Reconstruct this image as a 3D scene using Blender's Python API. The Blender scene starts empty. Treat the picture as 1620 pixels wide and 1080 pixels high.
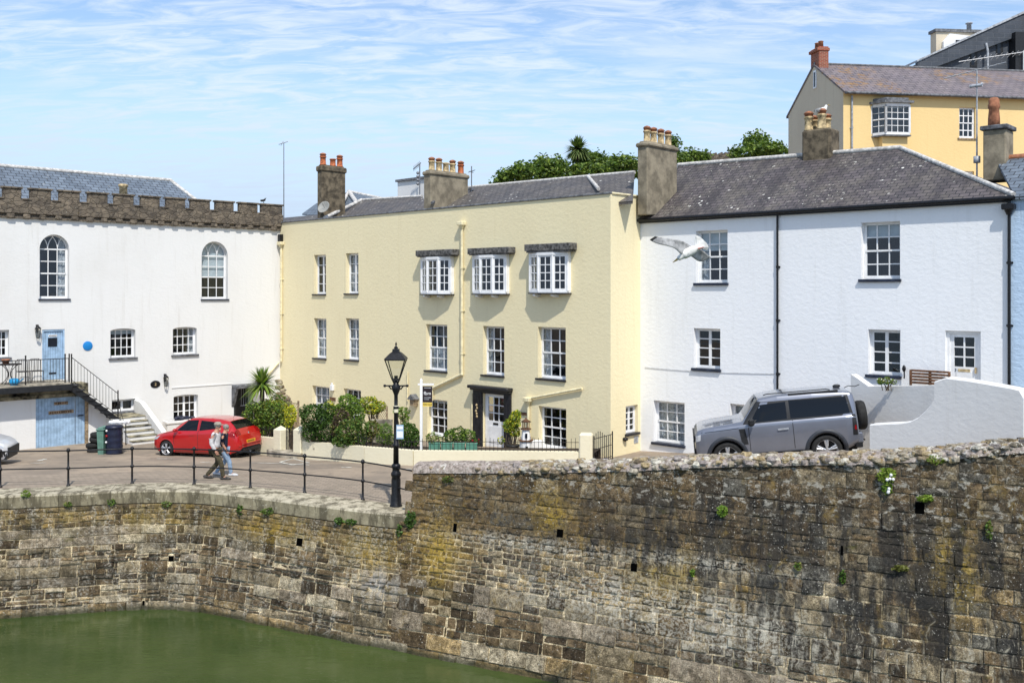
import bpy, bmesh, math, random
import numpy as np
from mathutils import Vector, Matrix
from mathutils import noise as mnoise
R = math.radians
SC = bpy.context.scene
COL = SC.collection

# ------------------------------------------------------------------ camera, sky, sun, exposure
FPX, CX, HY, HC = 1500.0, 810.0, 460.0, 5.74
cam = bpy.data.cameras.new('camera'); camo = bpy.data.objects.new('camera', cam); COL.objects.link(camo)
camo.location = (0, 0, HC); camo.rotation_euler = (R(90), 0, 0)
cam.sensor_width = 36; cam.lens = 36 * FPX / 1620; cam.shift_y = -(540 - HY) / 1620.0
cam.clip_start = .1; cam.clip_end = 3000
SC.camera = camo
SUN_AZ = math.atan2(0.24, -0.93); SUN_EL = R(54)
world = bpy.data.worlds.new('World'); SC.world = world; world.use_nodes = True
sun = bpy.data.lights.new('sun', 'SUN'); sun.energy = 3.4; sun.angle = R(1.0); sun.color = (1, .95, .86)
suno = bpy.data.objects.new('sun', sun); COL.objects.link(suno)
sd = Vector((math.sin(SUN_AZ) * math.cos(SUN_EL), math.cos(SUN_AZ) * math.cos(SUN_EL), math.sin(SUN_EL)))
suno.rotation_euler = sd.to_track_quat('Z', 'Y').to_euler(); suno.location = (0, -20, 60)
SC.view_settings.view_transform = 'Standard'; SC.view_settings.look = 'None'
SC.view_settings.exposure = 0.36; SC.view_settings.gamma = 1

def nd(nt, typ, **kw):
    n = nt.nodes.new(typ)
    for k, v in kw.items():
        if k.startswith('i_'):
            key = k[2:].replace('_', ' ')
            n.inputs[int(key) if key.isdigit() else key].default_value = v
        else:
            setattr(n, k, v)
    return n

def sky():
    nt = world.node_tree; nt.nodes.clear(); L = nt.links.new
    out = nd(nt, 'ShaderNodeOutputWorld'); bg = nd(nt, 'ShaderNodeBackground'); bg.inputs[1].default_value = .15
    st = nd(nt, 'ShaderNodeTexSky', sky_type='NISHITA', sun_disc=False, sun_elevation=SUN_EL, sun_rotation=SUN_AZ,
            air_density=1.0, dust_density=.3, ozone_density=2.2)
    tc = nd(nt, 'ShaderNodeTexCoord'); sp = nd(nt, 'ShaderNodeSeparateXYZ'); L(tc.outputs['Generated'], sp.inputs[0])
    a = nd(nt, 'ShaderNodeMath', operation='MAXIMUM', i_1=0.0); L(sp.outputs[2], a.inputs[0])
    b = nd(nt, 'ShaderNodeMath', operation='ADD', i_1=.16); L(a.outputs[0], b.inputs[0])
    dx = nd(nt, 'ShaderNodeMath', operation='DIVIDE'); L(sp.outputs[0], dx.inputs[0]); L(b.outputs[0], dx.inputs[1])
    dy = nd(nt, 'ShaderNodeMath', operation='DIVIDE'); L(sp.outputs[1], dy.inputs[0]); L(b.outputs[0], dy.inputs[1])
    cb = nd(nt, 'ShaderNodeCombineXYZ'); L(dx.outputs[0], cb.inputs[0]); L(dy.outputs[0], cb.inputs[1])
    def noise(scale, det, sx, sy, rot, rough=.6, dist=0.0):
        m = nd(nt, 'ShaderNodeMapping'); m.inputs['Rotation'].default_value = (0, 0, rot); m.inputs['Scale'].default_value = (sx, sy, 1)
        L(cb.outputs[0], m.inputs[0])
        n = nd(nt, 'ShaderNodeTexNoise', i_Scale=scale, i_Detail=det, i_Roughness=rough, i_Distortion=dist); L(m.outputs[0], n.inputs[0])
        return n.outputs[0]
    def ramp(s, a_, b_):
        r = nd(nt, 'ShaderNodeMapRange', interpolation_type='SMOOTHSTEP'); r.inputs[1].default_value = a_; r.inputs[2].default_value = b_
        L(s, r.inputs[0]); return r.outputs[0]
    def mul(x, y):
        m = nd(nt, 'ShaderNodeMath', operation='MULTIPLY'); L(x, m.inputs[0])
        if isinstance(y, float): m.inputs[1].default_value = y
        else: L(y, m.inputs[1])
        return m.outputs[0]
    def mx(x, y):
        m = nd(nt, 'ShaderNodeMath', operation='MAXIMUM'); L(x, m.inputs[0]); L(y, m.inputs[1]); return m.outputs[0]
    big = ramp(noise(1.0, 4, .6, 1.3, .35), .34, .56)
    rip = ramp(noise(10, 6, .5, 1.5, .55, .62, .9), .32, .72)
    wis = ramp(noise(2.6, 8, .35, 1.6, .2, .66, .4), .46, .74)
    veil = ramp(noise(.9, 5, .5, 1.2, .1), .30, .75)
    f = mx(mx(mul(mul(big, rip), .85), mul(wis, .74)), mul(veil, .16))
    mix = nd(nt, 'ShaderNodeMixRGB'); L(f, mix.inputs[0]); L(st.outputs[0], mix.inputs[1]); mix.inputs[2].default_value = (4.3, 4.85, 5.6, 1)
    mix2 = nd(nt, 'ShaderNodeMixRGB'); L(ramp(sp.outputs[2], .24, .02), mix2.inputs[0]); L(mix.outputs[0], mix2.inputs[1]); mix2.inputs[2].default_value = (2.9, 3.55, 4.6, 1)
    L(mix2.outputs[0], bg.inputs[0]); L(bg.outputs[0], out.inputs[0])
sky()

# ------------------------------------------------------------------ geometry collector
class G:
    def __init__(s):
        s.v = []; s.f = []; s.uv = {}; s.c = []; s.sm = []; s.M = None; s.col = (1, 1, 1)
    def vert(s, p):
        if s.M is not None: p = s.M @ Vector(p)
        s.v.append(tuple(p)); return len(s.v) - 1
    def add(s, vs, fs, smooth=False, uvs=None):
        b = len(s.v)
        for p in vs: s.vert(p)
        for f in fs:
            if uvs is not None: s.uv[len(s.f)] = [uvs[i] for i in f]
            s.f.append(tuple(b + i for i in f)); s.c.append(s.col); s.sm.append(smooth)
        return s
    def quad(s, a, b, c, d): return s.add([a, b, c, d], [(0, 1, 2, 3)])
    def box(s, x0, x1, y0, y1, z0, z1):
        vs = [(x, y, z) for z in (z0, z1) for y in (y0, y1) for x in (x0, x1)]
        return s.add(vs, [(0, 2, 3, 1), (4, 5, 7, 6), (0, 1, 5, 4), (2, 6, 7, 3), (0, 4, 6, 2), (1, 3, 7, 5)])
    def bbox(s, x0, x1, y0, y1, z0, z1, b=.02):
        # box with chamfered edges
        vs = []; xs = (x0, x1); ys = (y0, y1); zs = (z0, z1)
        for i in (0, 1):
            for j in (0, 1):
                for k in (0, 1):
                    sx, sy, sz = (1, -1)[i], (1, -1)[j], (1, -1)[k]
                    p = (xs[i], ys[j], zs[k])
                    vs += [(p[0], p[1] + sy * b, p[2] + sz * b), (p[0] + sx * b, p[1], p[2] + sz * b), (p[0] + sx * b, p[1] + sy * b, p[2])]
        id_ = lambda i, j, k, a: (i * 4 + j * 2 + k) * 3 + a
        fs = []
        for i in (0, 1): fs.append([id_(i, 0, 0, 0), id_(i, 1, 0, 0), id_(i, 1, 1, 0), id_(i, 0, 1, 0)])
        for j in (0, 1): fs.append([id_(0, j, 0, 1), id_(1, j, 0, 1), id_(1, j, 1, 1), id_(0, j, 1, 1)])
        for k in (0, 1): fs.append([id_(0, 0, k, 2), id_(1, 0, k, 2), id_(1, 1, k, 2), id_(0, 1, k, 2)])
        for i in (0, 1):
            for j in (0, 1):
                for k in (0, 1): fs.append([id_(i, j, k, 0), id_(i, j, k, 1), id_(i, j, k, 2)])
        for i in (0, 1):
            for j in (0, 1): fs.append([id_(i, j, 0, 0), id_(i, j, 0, 1), id_(i, j, 1, 1), id_(i, j, 1, 0)])
            for k in (0, 1): fs.append([id_(i, 0, k, 0), id_(i, 0, k, 2), id_(i, 1, k, 2), id_(i, 1, k, 0)])
        for j in (0, 1):
            for k in (0, 1): fs.append([id_(0, j, k, 1), id_(0, j, k, 2), id_(1, j, k, 2), id_(1, j, k, 1)])
        return s.add(vs, fs)
    def ring(s, c, ax, r, n, ph=0):
        ax = Vector(ax).normalized(); t = ax.orthogonal().normalized() if abs(ax.z) < .99 else Vector((1, 0, 0)); b = ax.cross(t)
        return [Vector(c) + t * (r * math.cos(2 * math.pi * i / n + ph)) + b * (r * math.sin(2 * math.pi * i / n + ph)) for i in range(n)]
    def cyl(s, a, b, r, r2=None, n=10, cap=True, smooth=True, ph=0):
        a = Vector(a); b = Vector(b); r2 = r if r2 is None else r2
        if (b - a).length < 1e-6: return s
        v = s.ring(a, b - a, r, n, ph) + s.ring(b, b - a, r2, n, ph)
        s.add(v, [(i, (i + 1) % n, n + (i + 1) % n, n + i) for i in range(n)], smooth)
        if cap: s.add(v, [tuple(range(n))[::-1], tuple(range(n, 2 * n))])
        return s
    def tube(s, pts, r, n=8):
        for i in range(len(pts) - 1): s.cyl(pts[i], pts[i + 1], r if not hasattr(r, '__len__') else r[i], None if not hasattr(r, '__len__') else r[i + 1], n)
        return s
    def lathe(s, prof, o=(0, 0, 0), n=20, smooth=True, ph=0):
        vs = []; fs = []
        for (r, z) in prof:
            for i in range(n):
                a = 2 * math.pi * i / n + ph; vs.append((o[0] + r * math.cos(a), o[1] + r * math.sin(a), o[2] + z))
        for k in range(len(prof) - 1):
            for i in range(n): fs.append((k * n + i, k * n + (i + 1) % n, (k + 1) * n + (i + 1) % n, (k + 1) * n + i))
        fs.append(tuple(range(n))[::-1]); m = (len(prof) - 1) * n; fs.append(tuple(range(m, m + n)))
        return s.add(vs, fs, smooth)
    def ball(s, c, r, n=8, m=6, rx=1, ry=1, rz=1):
        vs = []; fs = []
        for j in range(m + 1):
            t = math.pi * j / m
            for i in range(n):
                a = 2 * math.pi * i / n
                vs.append((c[0] + r * rx * math.sin(t) * math.cos(a), c[1] + r * ry * math.sin(t) * math.sin(a), c[2] + r * rz * math.cos(t)))
        for j in range(m):
            for i in range(n): fs.append((j * n + i, (j + 1) * n + i, (j + 1) * n + (i + 1) % n, j * n + (i + 1) % n))
        return s.add(vs, fs, True)
    def prism(s, poly, t0, t1, ax=1):
        # poly in two axes, extruded on axis ax between t0 and t1
        def mk(p, t): q = list(p); q.insert(ax, t); return tuple(q)
        n = len(poly); vs = [mk(p, t0) for p in poly] + [mk(p, t1) for p in poly]
        return s.add(vs, [tuple(range(n))[::-1], tuple(range(n, 2 * n))] + [(i, (i + 1) % n, n + (i + 1) % n, n + i) for i in range(n)])
    def sheet(s, rows, smooth=True, uvf=None):
        n = len(rows[0]); vs = [p for r in rows for p in r]
        fs = [(j * n + i, j * n + i + 1, (j + 1) * n + i + 1, (j + 1) * n + i) for j in range(len(rows) - 1) for i in range(n - 1)]
        return s.add(vs, fs, smooth, uvf)
    def build(s, name, mat=None, parent=None, local=False, recalc=True, merge=0, uv=True):
        # vertices are given in world space unless local; the parent chain only carries translations
        off = Vector((0, 0, 0))
        if parent is not None and not local:
            bpy_p = parent
            off = Vector(parent.get('_w', (0, 0, 0)))
        me = bpy.data.meshes.new(name)
        V = np.array(s.v, dtype=float) - np.array(off)
        me.from_pydata([tuple(p) for p in V], [], s.f)
        me.polygons.foreach_set('use_smooth', s.sm)
        if any(c != (1, 1, 1) for c in s.c):
            ca = me.color_attributes.new('Col', 'FLOAT_COLOR', 'CORNER')
            arr = []
            for f, c in zip(s.f, s.c): arr += [c[0], c[1], c[2], 1.0] * len(f)
            ca.data.foreach_set('color', arr)
        if uv:
            ul = me.uv_layers.new(name='UVMap'); W = np.array(s.v, dtype=float); data = []
            for k, f in enumerate(s.f):
                if k in s.uv:
                    for q in s.uv[k]: data += [q[0], q[1]]
                    continue
                p0 = W[f[0]]; nx = ny = nz = 0.0
                for i in range(len(f)):
                    a = W[f[i]]; b = W[f[(i + 1) % len(f)]]
                    nx += (a[1] - b[1]) * (a[2] + b[2]); ny += (a[2] - b[2]) * (a[0] + b[0]); nz += (a[0] - b[0]) * (a[1] + b[1])
                l = math.sqrt(nx * nx + ny * ny + nz * nz) or 1; nx /= l; ny /= l; nz /= l
                if nz < 0 or (nz < 1e-6 and (ny > 1e-6)): nx, ny, nz = -nx, -ny, -nz
                if abs(nz) > .98: t = (1, 0, 0); b_ = (0, 1, 0)
                else:
                    h = math.sqrt(nx * nx + ny * ny); t = (-ny / h, nx / h, 0)
                    b_ = (ny * t[2] - nz * t[1], nz * t[0] - nx * t[2], nx * t[1] - ny * t[0])
                for i in f:
                    p = W[i]; data += [p[0] * t[0] + p[1] * t[1], p[0] * b_[0] + p[1] * b_[1] + p[2] * b_[2]]
            ul.data.foreach_set('uv', data)
        if recalc or merge:
            bm = bmesh.new(); bm.from_mesh(me)
            if merge: bmesh.ops.remove_doubles(bm, verts=bm.verts, dist=merge)
            if recalc: bmesh.ops.recalc_face_normals(bm, faces=bm.faces)
            bm.to_mesh(me); bm.free()
        o = bpy.data.objects.new(name, me); COL.objects.link(o)
        if parent is not None:
            o.parent = parent; o['_w'] = tuple(off)
        if mat is not None: me.materials.append(mat)
        return o

def thing(name, label, cat, loc=(0, 0, 0), group=None):
    o = bpy.data.objects.new(name, None); COL.objects.link(o); o.location = loc; o.empty_display_size = .2
    o['label'] = label; o['category'] = cat; o['_w'] = tuple(loc)
    if group: o['group'] = group
    return o
def tag(o, label, cat, group=None):
    o['label'] = label; o['category'] = cat
    if group: o['group'] = group
    return o
def setting(o, kind='structure'):
    o['kind'] = kind; return o

class Facade:
    """A vertical plane seen from outside: u runs along it, o outward, z up."""
    def __init__(s, A, B):
        s.A = Vector(A); d = Vector(B) - s.A; s.L = d.length; s.u = d / s.L; s.n = Vector((s.u.y, -s.u.x))
        s.M = Matrix(((s.u.x, s.n.x, 0, s.A.x), (s.u.y, s.n.y, 0, s.A.y), (0, 0, 1, 0), (0, 0, 0, 1)))
    def at(s, px, py, off=0.0):
        d = Vector(((px - CX) / FPX, 1.0)); t = (off + s.A.dot(s.n)) / d.dot(s.n)
        p = d * t; return (p - s.A).dot(s.u), HC + (HY - py) / FPX * t
    def W(s, u, o, z): return s.M @ Vector((u, o, z))
    def g(s):
        g = G(); g.M = s.M; return g
def P(px, py, Y): return Vector(((px - CX) / FPX * Y, Y, HC + (HY - py) / FPX * Y))
def smooth(t): t = min(1, max(0, t)); return t * t * (3 - 2 * t)
def interp(x, xs, ys): return float(np.interp(x, xs, ys))

# ------------------------------------------------------------------ materials
class NT:
    def __init__(s, name):
        s.m = bpy.data.materials.new(name); s.m.use_nodes = True; s.t = s.m.node_tree; s.t.nodes.clear()
        s.out = nd(s.t, 'ShaderNodeOutputMaterial'); s.p = nd(s.t, 'ShaderNodeBsdfPrincipled'); s.L = s.t.links.new
        s.L(s.p.outputs[0], s.out.inputs[0]); s._tc = None
    def tc(s, which='Object'):
        if s._tc is None: s._tc = nd(s.t, 'ShaderNodeTexCoord')
        return s._tc.outputs[which]
    def map(s, src, scale=(1, 1, 1), rot=(0, 0, 0), loc=(0, 0, 0)):
        m = nd(s.t, 'ShaderNodeMapping'); m.inputs['Scale'].default_value = scale; m.inputs['Rotation'].default_value = rot; m.inputs['Location'].default_value = loc
        s.L(src, m.inputs[0]); return m.outputs[0]
    def noise(s, vec, scale, det=4, rough=.55, dist=0, out=0):
        n = nd(s.t, 'ShaderNodeTexNoise', i_Scale=scale, i_Detail=det, i_Roughness=rough, i_Distortion=dist); s.L(vec, n.inputs[0]); return n.outputs[out]
    def vor(s, vec, scale, feature='F1', out='Distance', rnd=1):
        n = nd(s.t, 'ShaderNodeTexVoronoi', feature=feature, i_Scale=scale); n.inputs['Randomness'].default_value = rnd; s.L(vec, n.inputs[0]); return n.outputs[out]
    def rng(s, x, a, b, c=0., d=1., smooths=True):
        r = nd(s.t, 'ShaderNodeMapRange', interpolation_type='SMOOTHSTEP' if smooths else 'LINEAR')
        for i, v in enumerate((a, b, c, d)): r.inputs[i + 1].default_value = v
        s.L(x, r.inputs[0]); return r.outputs[0]
    def math(s, op, x, y=None):
        m = nd(s.t, 'ShaderNodeMath', operation=op)
        for i, v in enumerate((x, y)):
            if v is None: continue
            if isinstance(v, (int, float)): m.inputs[i].default_value = v
            else: s.L(v, m.inputs[i])
        return m.outputs[0]
    def mix(s, f, a, b, mode='MIX'):
        m = nd(s.t, 'ShaderNodeMixRGB', blend_type=mode)
        for i, v in enumerate((f, a, b)):
            if isinstance(v, (int, float)): m.inputs[i].default_value = v if i == 0 else (v, v, v, 1)
            elif isinstance(v, tuple): m.inputs[i].default_value = (*v, 1) if len(v) == 3 else v
            else: s.L(v, m.inputs[i])
        return m.outputs[0]
    def attr(s, n='Col'):
        a = nd(s.t, 'ShaderNodeAttribute', attribute_name=n); return a.outputs['Color']
    def bump(s, h, strength=.4, dist=.02, nrm=None):
        b = nd(s.t, 'ShaderNodeBump'); b.inputs['Strength'].default_value = strength; b.inputs['Distance'].default_value = dist
        s.L(h, b.inputs['Height'])
        if nrm is not None: s.L(nrm, b.inputs['Normal'])
        return b.outputs[0]
    def set(s, col=None, rough=None, metal=None, spec=None, nrm=None, **kw):
        for k, v in (('Base Color', col), ('Roughness', rough), ('Metallic', metal), ('Specular IOR Level', spec), ('Normal', nrm)):
            if v is None: continue
            if isinstance(v, tuple): s.p.inputs[k].default_value = (*v, 1) if len(v) == 3 else v
            elif isinstance(v, (int, float)): s.p.inputs[k].default_value = v
            else: s.L(v, s.p.inputs[k])
        for k, v in kw.items(): s.p.inputs[k.replace('_', ' ')].default_value = v
        return s.m

def plain(name, col, rough=.6, metal=0, var=.12, vs=6, bump=.1, bs=40, spec=.4, **kw):
    n = NT(name); o = n.tc()
    f = n.noise(o, vs, 5, .6); c2 = tuple(c * (1 - 2.2 * var) for c in col); c1 = tuple(min(1, c * (1 + var)) for c in col)
    c = n.mix(n.rng(f, .3, .7), c1, c2) if var else col
    return n.set(c, rough, metal, spec, n.bump(n.noise(o, bs, 3), bump, .01) if bump else None, **kw)

def plaster(name, col, stain=(.45, .42, .34), amt=.3, lump=.5, drips=.5):
    n = NT(name); o = n.tc()
    big = n.rng(n.noise(n.map(o, (.25, .25, .16)), 1.6, 6, .6), .4, .8)
    drip = n.rng(n.noise(n.map(o, (3.2, 3.2, .22)), 1.5, 6, .65), .52, .82)
    patch = n.rng(n.noise(o, 2.3, 7, .66), .56, .8)
    c = n.mix(n.math('MULTIPLY', big, amt * .5), col, stain)
    c = n.mix(n.math('MULTIPLY', drip, amt * drips), c, stain)
    c = n.mix(n.math('MULTIPLY', patch, amt * .5), c, tuple(x * .82 for x in col))
    speck = n.rng(n.noise(o, 60, 2), .66, .78)
    c = n.mix(n.math('MULTIPLY', speck, .12), c, stain)
    h1 = n.noise(n.map(o, (1, 1, 1.5)), 6.5, 5, .6, .2); h2 = n.noise(o, 34, 4, .6)
    nr = n.bump(h2, .35 * lump, .012, n.bump(h1, .8 * lump, .05))
    return n.set(c, .88, 0, .25, nr)

def slate(name, c1, c2, c3, bw=.30, rh=.20, lichen=.3, rust=0, streak=.5, mortar=(.02, .02, .022)):
    n = NT(name); u = n.tc('UV'); o = n.tc()
    br = nd(n.t, 'ShaderNodeTexBrick', offset=.5); br.inputs['Scale'].default_value = 1
    br.inputs['Brick Width'].default_value = bw; br.inputs['Row Height'].default_value = rh; br.inputs['Mortar Size'].default_value = .016
    br.inputs['Mortar Smooth'].default_value = .4; br.inputs['Bias'].default_value = 0
    br.inputs['Color1'].default_value = (*c1, 1); br.inputs['Color2'].default_value = (*c2, 1); br.inputs['Mortar'].default_value = (*mortar, 1)
    wob = n.mix(.012, u, n.noise(u, 3, 2, out=1), 'ADD'); n.L(wob, br.inputs[0])
    c = n.mix(n.math('MULTIPLY', n.rng(n.noise(u, 1.1, 7, .7), .42, .66), .6), br.outputs[0], c3)
    st = n.rng(n.noise(n.map(u, (1.3, .22, 1), (0, 0, .16)), 1.3, 7, .7), .46, .64)
    c = n.mix(n.math('MULTIPLY', st, streak), c, tuple(x * .38 for x in c1))
    li = n.rng(n.noise(u, 8, 5, .7), .60, .66); area = n.rng(n.noise(u, .5, 3), .42, .62)
    c = n.mix(n.math('MULTIPLY', n.math('MULTIPLY', li, area), lichen), c, (.62, .60, .50))
    dots = n.rng(n.vor(u, 2.6), .09, .13, 1., 0.); c = n.mix(n.math('MULTIPLY', n.math('MULTIPLY', dots, area), min(1, lichen * 2)), c, (.75, .74, .68))
    if rust: 
        ru = n.rng(n.noise(u, 2.2, 7, .7), .44, .60); gl = n.math('MULTIPLY', n.rng(n.noise(u, .22, 2), .45, .56), n.rng(n.noise(u, .9, 3), .40, .58))
        c = n.mix(n.math('MULTIPLY', n.math('MULTIPLY', ru, gl), rust), c, (.30, .16, .04))
    c = n.mix(.62, c, n.mix(br.outputs['Fac'], c, mortar))
    tilt = n.math('FRACT', n.math('DIVIDE', nd_sep(n, u, 1), rh))
    h = n.math('SUBTRACT', n.math('MULTIPLY', tilt, -.6), n.math('MULTIPLY', br.outputs['Fac'], 1.2))
    nr = n.bump(n.noise(u, 22, 4), .25, .01, n.bump(h, .6, .025))
    return n.set(c, .62, 0, .45, nr)
def nd_sep(n, v, i):
    s = nd(n.t, 'ShaderNodeSeparateXYZ'); n.L(v, s.inputs[0]); return s.outputs[i]

def masonry_mat(name, tall=0, s0=0.):
    """stone colour comes per stone; lichen, lime and water stains are placed along the wall (u: metres along, v: height)"""
    n = NT(name); o = n.tc(); c = n.attr(); u = n.tc('UV'); us = nd_sep(n, u, 0); uz = nd_sep(n, u, 1)
    def blob(sc, zc, a, b):
        x = n.math('DIVIDE', n.math('SUBTRACT', us, s0 + sc), a); y = n.math('DIVIDE', n.math('SUBTRACT', uz, zc), b)
        r2 = n.math('ADD', n.math('MULTIPLY', x, x), n.math('MULTIPLY', y, y)); return n.math('POWER', 2.718, n.math('MULTIPLY', r2, -1.0))
    def mul(*f):
        r = f[0]
        for q in f[1:]: r = n.math('MULTIPLY', r, q)
        return r
    def add(*f):
        r = f[0]
        for q in f[1:]: r = n.math('ADD', r, q)
        return n.math('MINIMUM', r, 1.0)
    g1 = n.noise(o, 7, 9, .74); g2 = n.noise(o, 42, 5, .74); g3 = n.noise(o, 2.1, 6, .7)
    c = n.mix(1., c, n.mix(n.rng(g1, .32, .68), (.35, .33, .29), (1.75, 1.72, 1.66)), 'MULTIPLY')
    c = n.mix(.8, c, n.mix(n.rng(g2, .38, .62), (.38, .35, .30), (1.6, 1.6, 1.55)), 'MULTIPLY')
    c = n.mix(.8, c, n.mix(n.rng(g3, .34, .66), (.62, .60, .56), (1.35, 1.33, 1.3)), 'MULTIPLY')
    fine = n.rng(n.noise(u, 7, 6, .74), .42, .60); fin2 = n.rng(n.noise(n.map(u, loc=(3, 1, 0)), 15, 5, .7), .44, .60)
    broad = n.rng(n.noise(n.map(u, (.9, .5, 1)), 1.1, 7, .72), .48, .64); str_ = n.rng(n.noise(n.map(u, (1.7, .30, 1), loc=(3, 7, 0)), 1.1, 8, .66), .45, .54); str2 = n.rng(n.noise(n.map(u, (3.1, .35, 1), loc=(13, 4, 0)), 1.2, 8, .72), .47, .58)
    dark = (.026, .025, .024); lime = (.66, .62, .52); och = (.40, .265, .045); moss = (.13, .125, .025)
    if tall:
        c = n.mix(mul(add(blob(3.2, .55, 3.4, .85), blob(.9, .2, 1.0, 1.3)), add(fine, mul(broad, .5)), .62), c, (.26, .165, .055))
        c = n.mix(mul(add(blob(1.0, -.75, .5, .75), blob(3.9, .5, .45, .5), blob(6.8, -.5, .7, .5), blob(12.6, .3, .5, .7)), add(fine, fin2), .85), c, (.50, .34, .05))
        c = n.mix(mul(add(blob(10.2, -.9, 2.6, 1.1), blob(5.0, -.2, 2.0, .35), blob(7.6, .3, 1.8, .8), blob(11.8, .6, 2.2, .7), blob(13.8, -.6, 1.8, 1.5), blob(8.8, .9, 3., .4)), str_, .93), c, dark)
        c = n.mix(mul(add(blob(9.7, -1.5, 2.6, .9), blob(13.0, -1.3, 2.0, 1.1)), str2, fine, .75), c, (.60, .55, .43))
        c = n.mix(mul(add(blob(5.6, -1.2, 2.8, .62), blob(3.2, -.30, 2.2, .16), blob(8.0, -.2, 2.2, .14), blob(8.2, -1.6, 1.8, .5)), add(mul(fin2, .8), mul(fine, str2)), .78), c, lime)
        c = n.mix(mul(add(blob(10.5, -.9, 3.2, 1.1), blob(7.5, .4, 3., .6)), n.rng(n.noise(n.map(u, (1.5, .9, 1), loc=(2, 9, 0)), 1.5, 6, .66), .50, .60), .8), c, (.035, .034, .033))
        c = n.mix(mul(n.rng(uz, -.4, .3), n.rng(n.noise(u, 1.9, 7, .74, .4), .42, .58), .5), c, (.085, .072, .054))
        c = n.mix(mul(n.rng(uz, -1.2, -.1), n.rng(n.noise(n.map(u, loc=(6, 2, 0)), 9, 6, .75), .50, .62), .72), c, (.022, .019, .016))
        c = n.mix(mul(n.rng(uz, -1.2, -.1), n.rng(n.noise(n.map(u, loc=(1, 5, 0)), 10, 6, .75), .56, .66), .55), c, (.42, .385, .32))
        c = n.mix(mul(n.rng(uz, .6, 1.3), n.rng(n.noise(n.map(u, (1, 1.4, 1), loc=(4, 4, 0)), 5, 5, .7), .54, .62), .6), c, (.60, .57, .49))
        c = n.mix(mul(n.rng(n.noise(n.map(u, (1.3, .5, 1), loc=(8, 8, 0)), 1.3, 7, .7), .54, .66), fine, .6), c, (.30, .205, .06))
    else:
        c = n.mix(mul(n.rng(uz, -1.5, -.5), add(broad, mul(fine, .4)), .62), c, (.30, .225, .065))
        c = n.mix(mul(add(blob(-.9, -.9, .8, .8), blob(-4.2, -.75, 1.3, .35)), add(fine, fin2), .8), c, och)
        c = n.mix(mul(n.rng(uz, -1.1, -.4), str_, .55), c, dark)
        c = n.mix(mul(n.rng(n.noise(n.map(u, (.35, 1.6, 1)), 1.2, 6, .7), .50, .62), .55), c, (.06, .05, .034))
        c = n.mix(mul(blob(-.7, -1.75, .6, .35), add(fine, str2), .7), c, (.50, .49, .48))
        c = n.mix(mul(str2, fin2, .45), c, lime)
    c = n.mix(mul(n.rng(n.noise(u, 1.7, 6, .72, .3), .60, .70), fine, .6), c, moss)
    spot = mul(n.rng(n.noise(o, 22, 3, .6), .64, .69), n.rng(n.noise(u, .8, 4), .40, .56)); c = n.mix(mul(spot, .85), c, (.72, .69, .60))
    wet = n.rng(uz, -3.02, -3.16); c = n.mix(mul(wet, .75), c, (.03, .035, .016))
    nr = n.bump(g2, .7, .03, n.bump(g1, 1., .09))
    return n.set(c, n.rng(uz, -3.15, -2.8, .35, .93), 0, .25, nr)

def rubble_mat(name):
    n = NT(name); o = n.tc(); c = n.attr()
    g1 = n.noise(o, 11, 8, .7); g2 = n.noise(o, 60, 4, .7)
    c = n.mix(1., c, n.mix(n.rng(g1, .3, .7), (.38, .36, .31), (1.5, 1.47, 1.4)), 'MULTIPLY')
    c = n.mix(n.math('MULTIPLY', n.math('MULTIPLY', n.rng(n.noise(o, 9, 6, .7), .54, .60), n.rng(n.noise(o, .9, 3), .40, .6)), .85), c, (.66, .64, .57))
    c = n.mix(n.math('MULTIPLY', n.rng(n.noise(n.map(o, loc=(5, 5, 5)), 6, 5, .7), .60, .70), .6), c, (.36, .22, .05))
    return n.set(c, .92, 0, .25, n.bump(g2, .5, .02, n.bump(g1, .8, .05)))

def render_stone(name, c1, c2, c3, sc=2.2):
    n = NT(name); o = n.tc()
    v = n.vor(n.map(o, (1, 1, 1.6)), sc * 1.6, 'DISTANCE_TO_EDGE'); vc = n.vor(n.map(o, (1, 1, 1.6)), sc * 1.6, 'F1', 'Color')
    c = n.mix(n.rng(n.noise(o, 3, 6, .7), .35, .65), c1, c2)
    bw = nd(n.t, 'ShaderNodeRGBToBW'); n.L(vc, bw.inputs[0]); c = n.mix(.7, c, n.mix(bw.outputs[0], (.55, .55, .55), (1.5, 1.47, 1.42)), 'MULTIPLY')
    c = n.mix(n.rng(v, .0, .06, .5, 0.), c, c3)
    c = n.mix(n.math('MULTIPLY', n.rng(n.noise(o, 13, 5, .7), .60, .70), .6), c, (.45, .42, .34))
    c = n.mix(n.math('MULTIPLY', n.rng(n.noise(n.map(o, loc=(4, 1, 2)), 7, 5, .7), .62, .72), .5), c, (.20, .13, .03))
    return n.set(c, .92, 0, .25, n.bump(n.noise(o, 30, 5, .7), .7, .03, n.bump(n.rng(v, 0, .1), .7, .04)))

def leafmat(name, tr=.25):
    n = NT(name); c = n.attr(); n.set(c, .55, 0, .35)
    t = nd(n.t, 'ShaderNodeBsdfTranslucent'); n.L(n.mix(1., c, (1.2, 1.4, .5), 'MULTIPLY'), t.inputs[0])
    m = nd(n.t, 'ShaderNodeMixShader'); m.inputs[0].default_value = tr
    n.L(n.p.outputs[0], m.inputs[1]); n.L(t.outputs[0], m.inputs[2]); n.L(m.outputs[0], n.out.inputs[0]); return n.m

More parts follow.
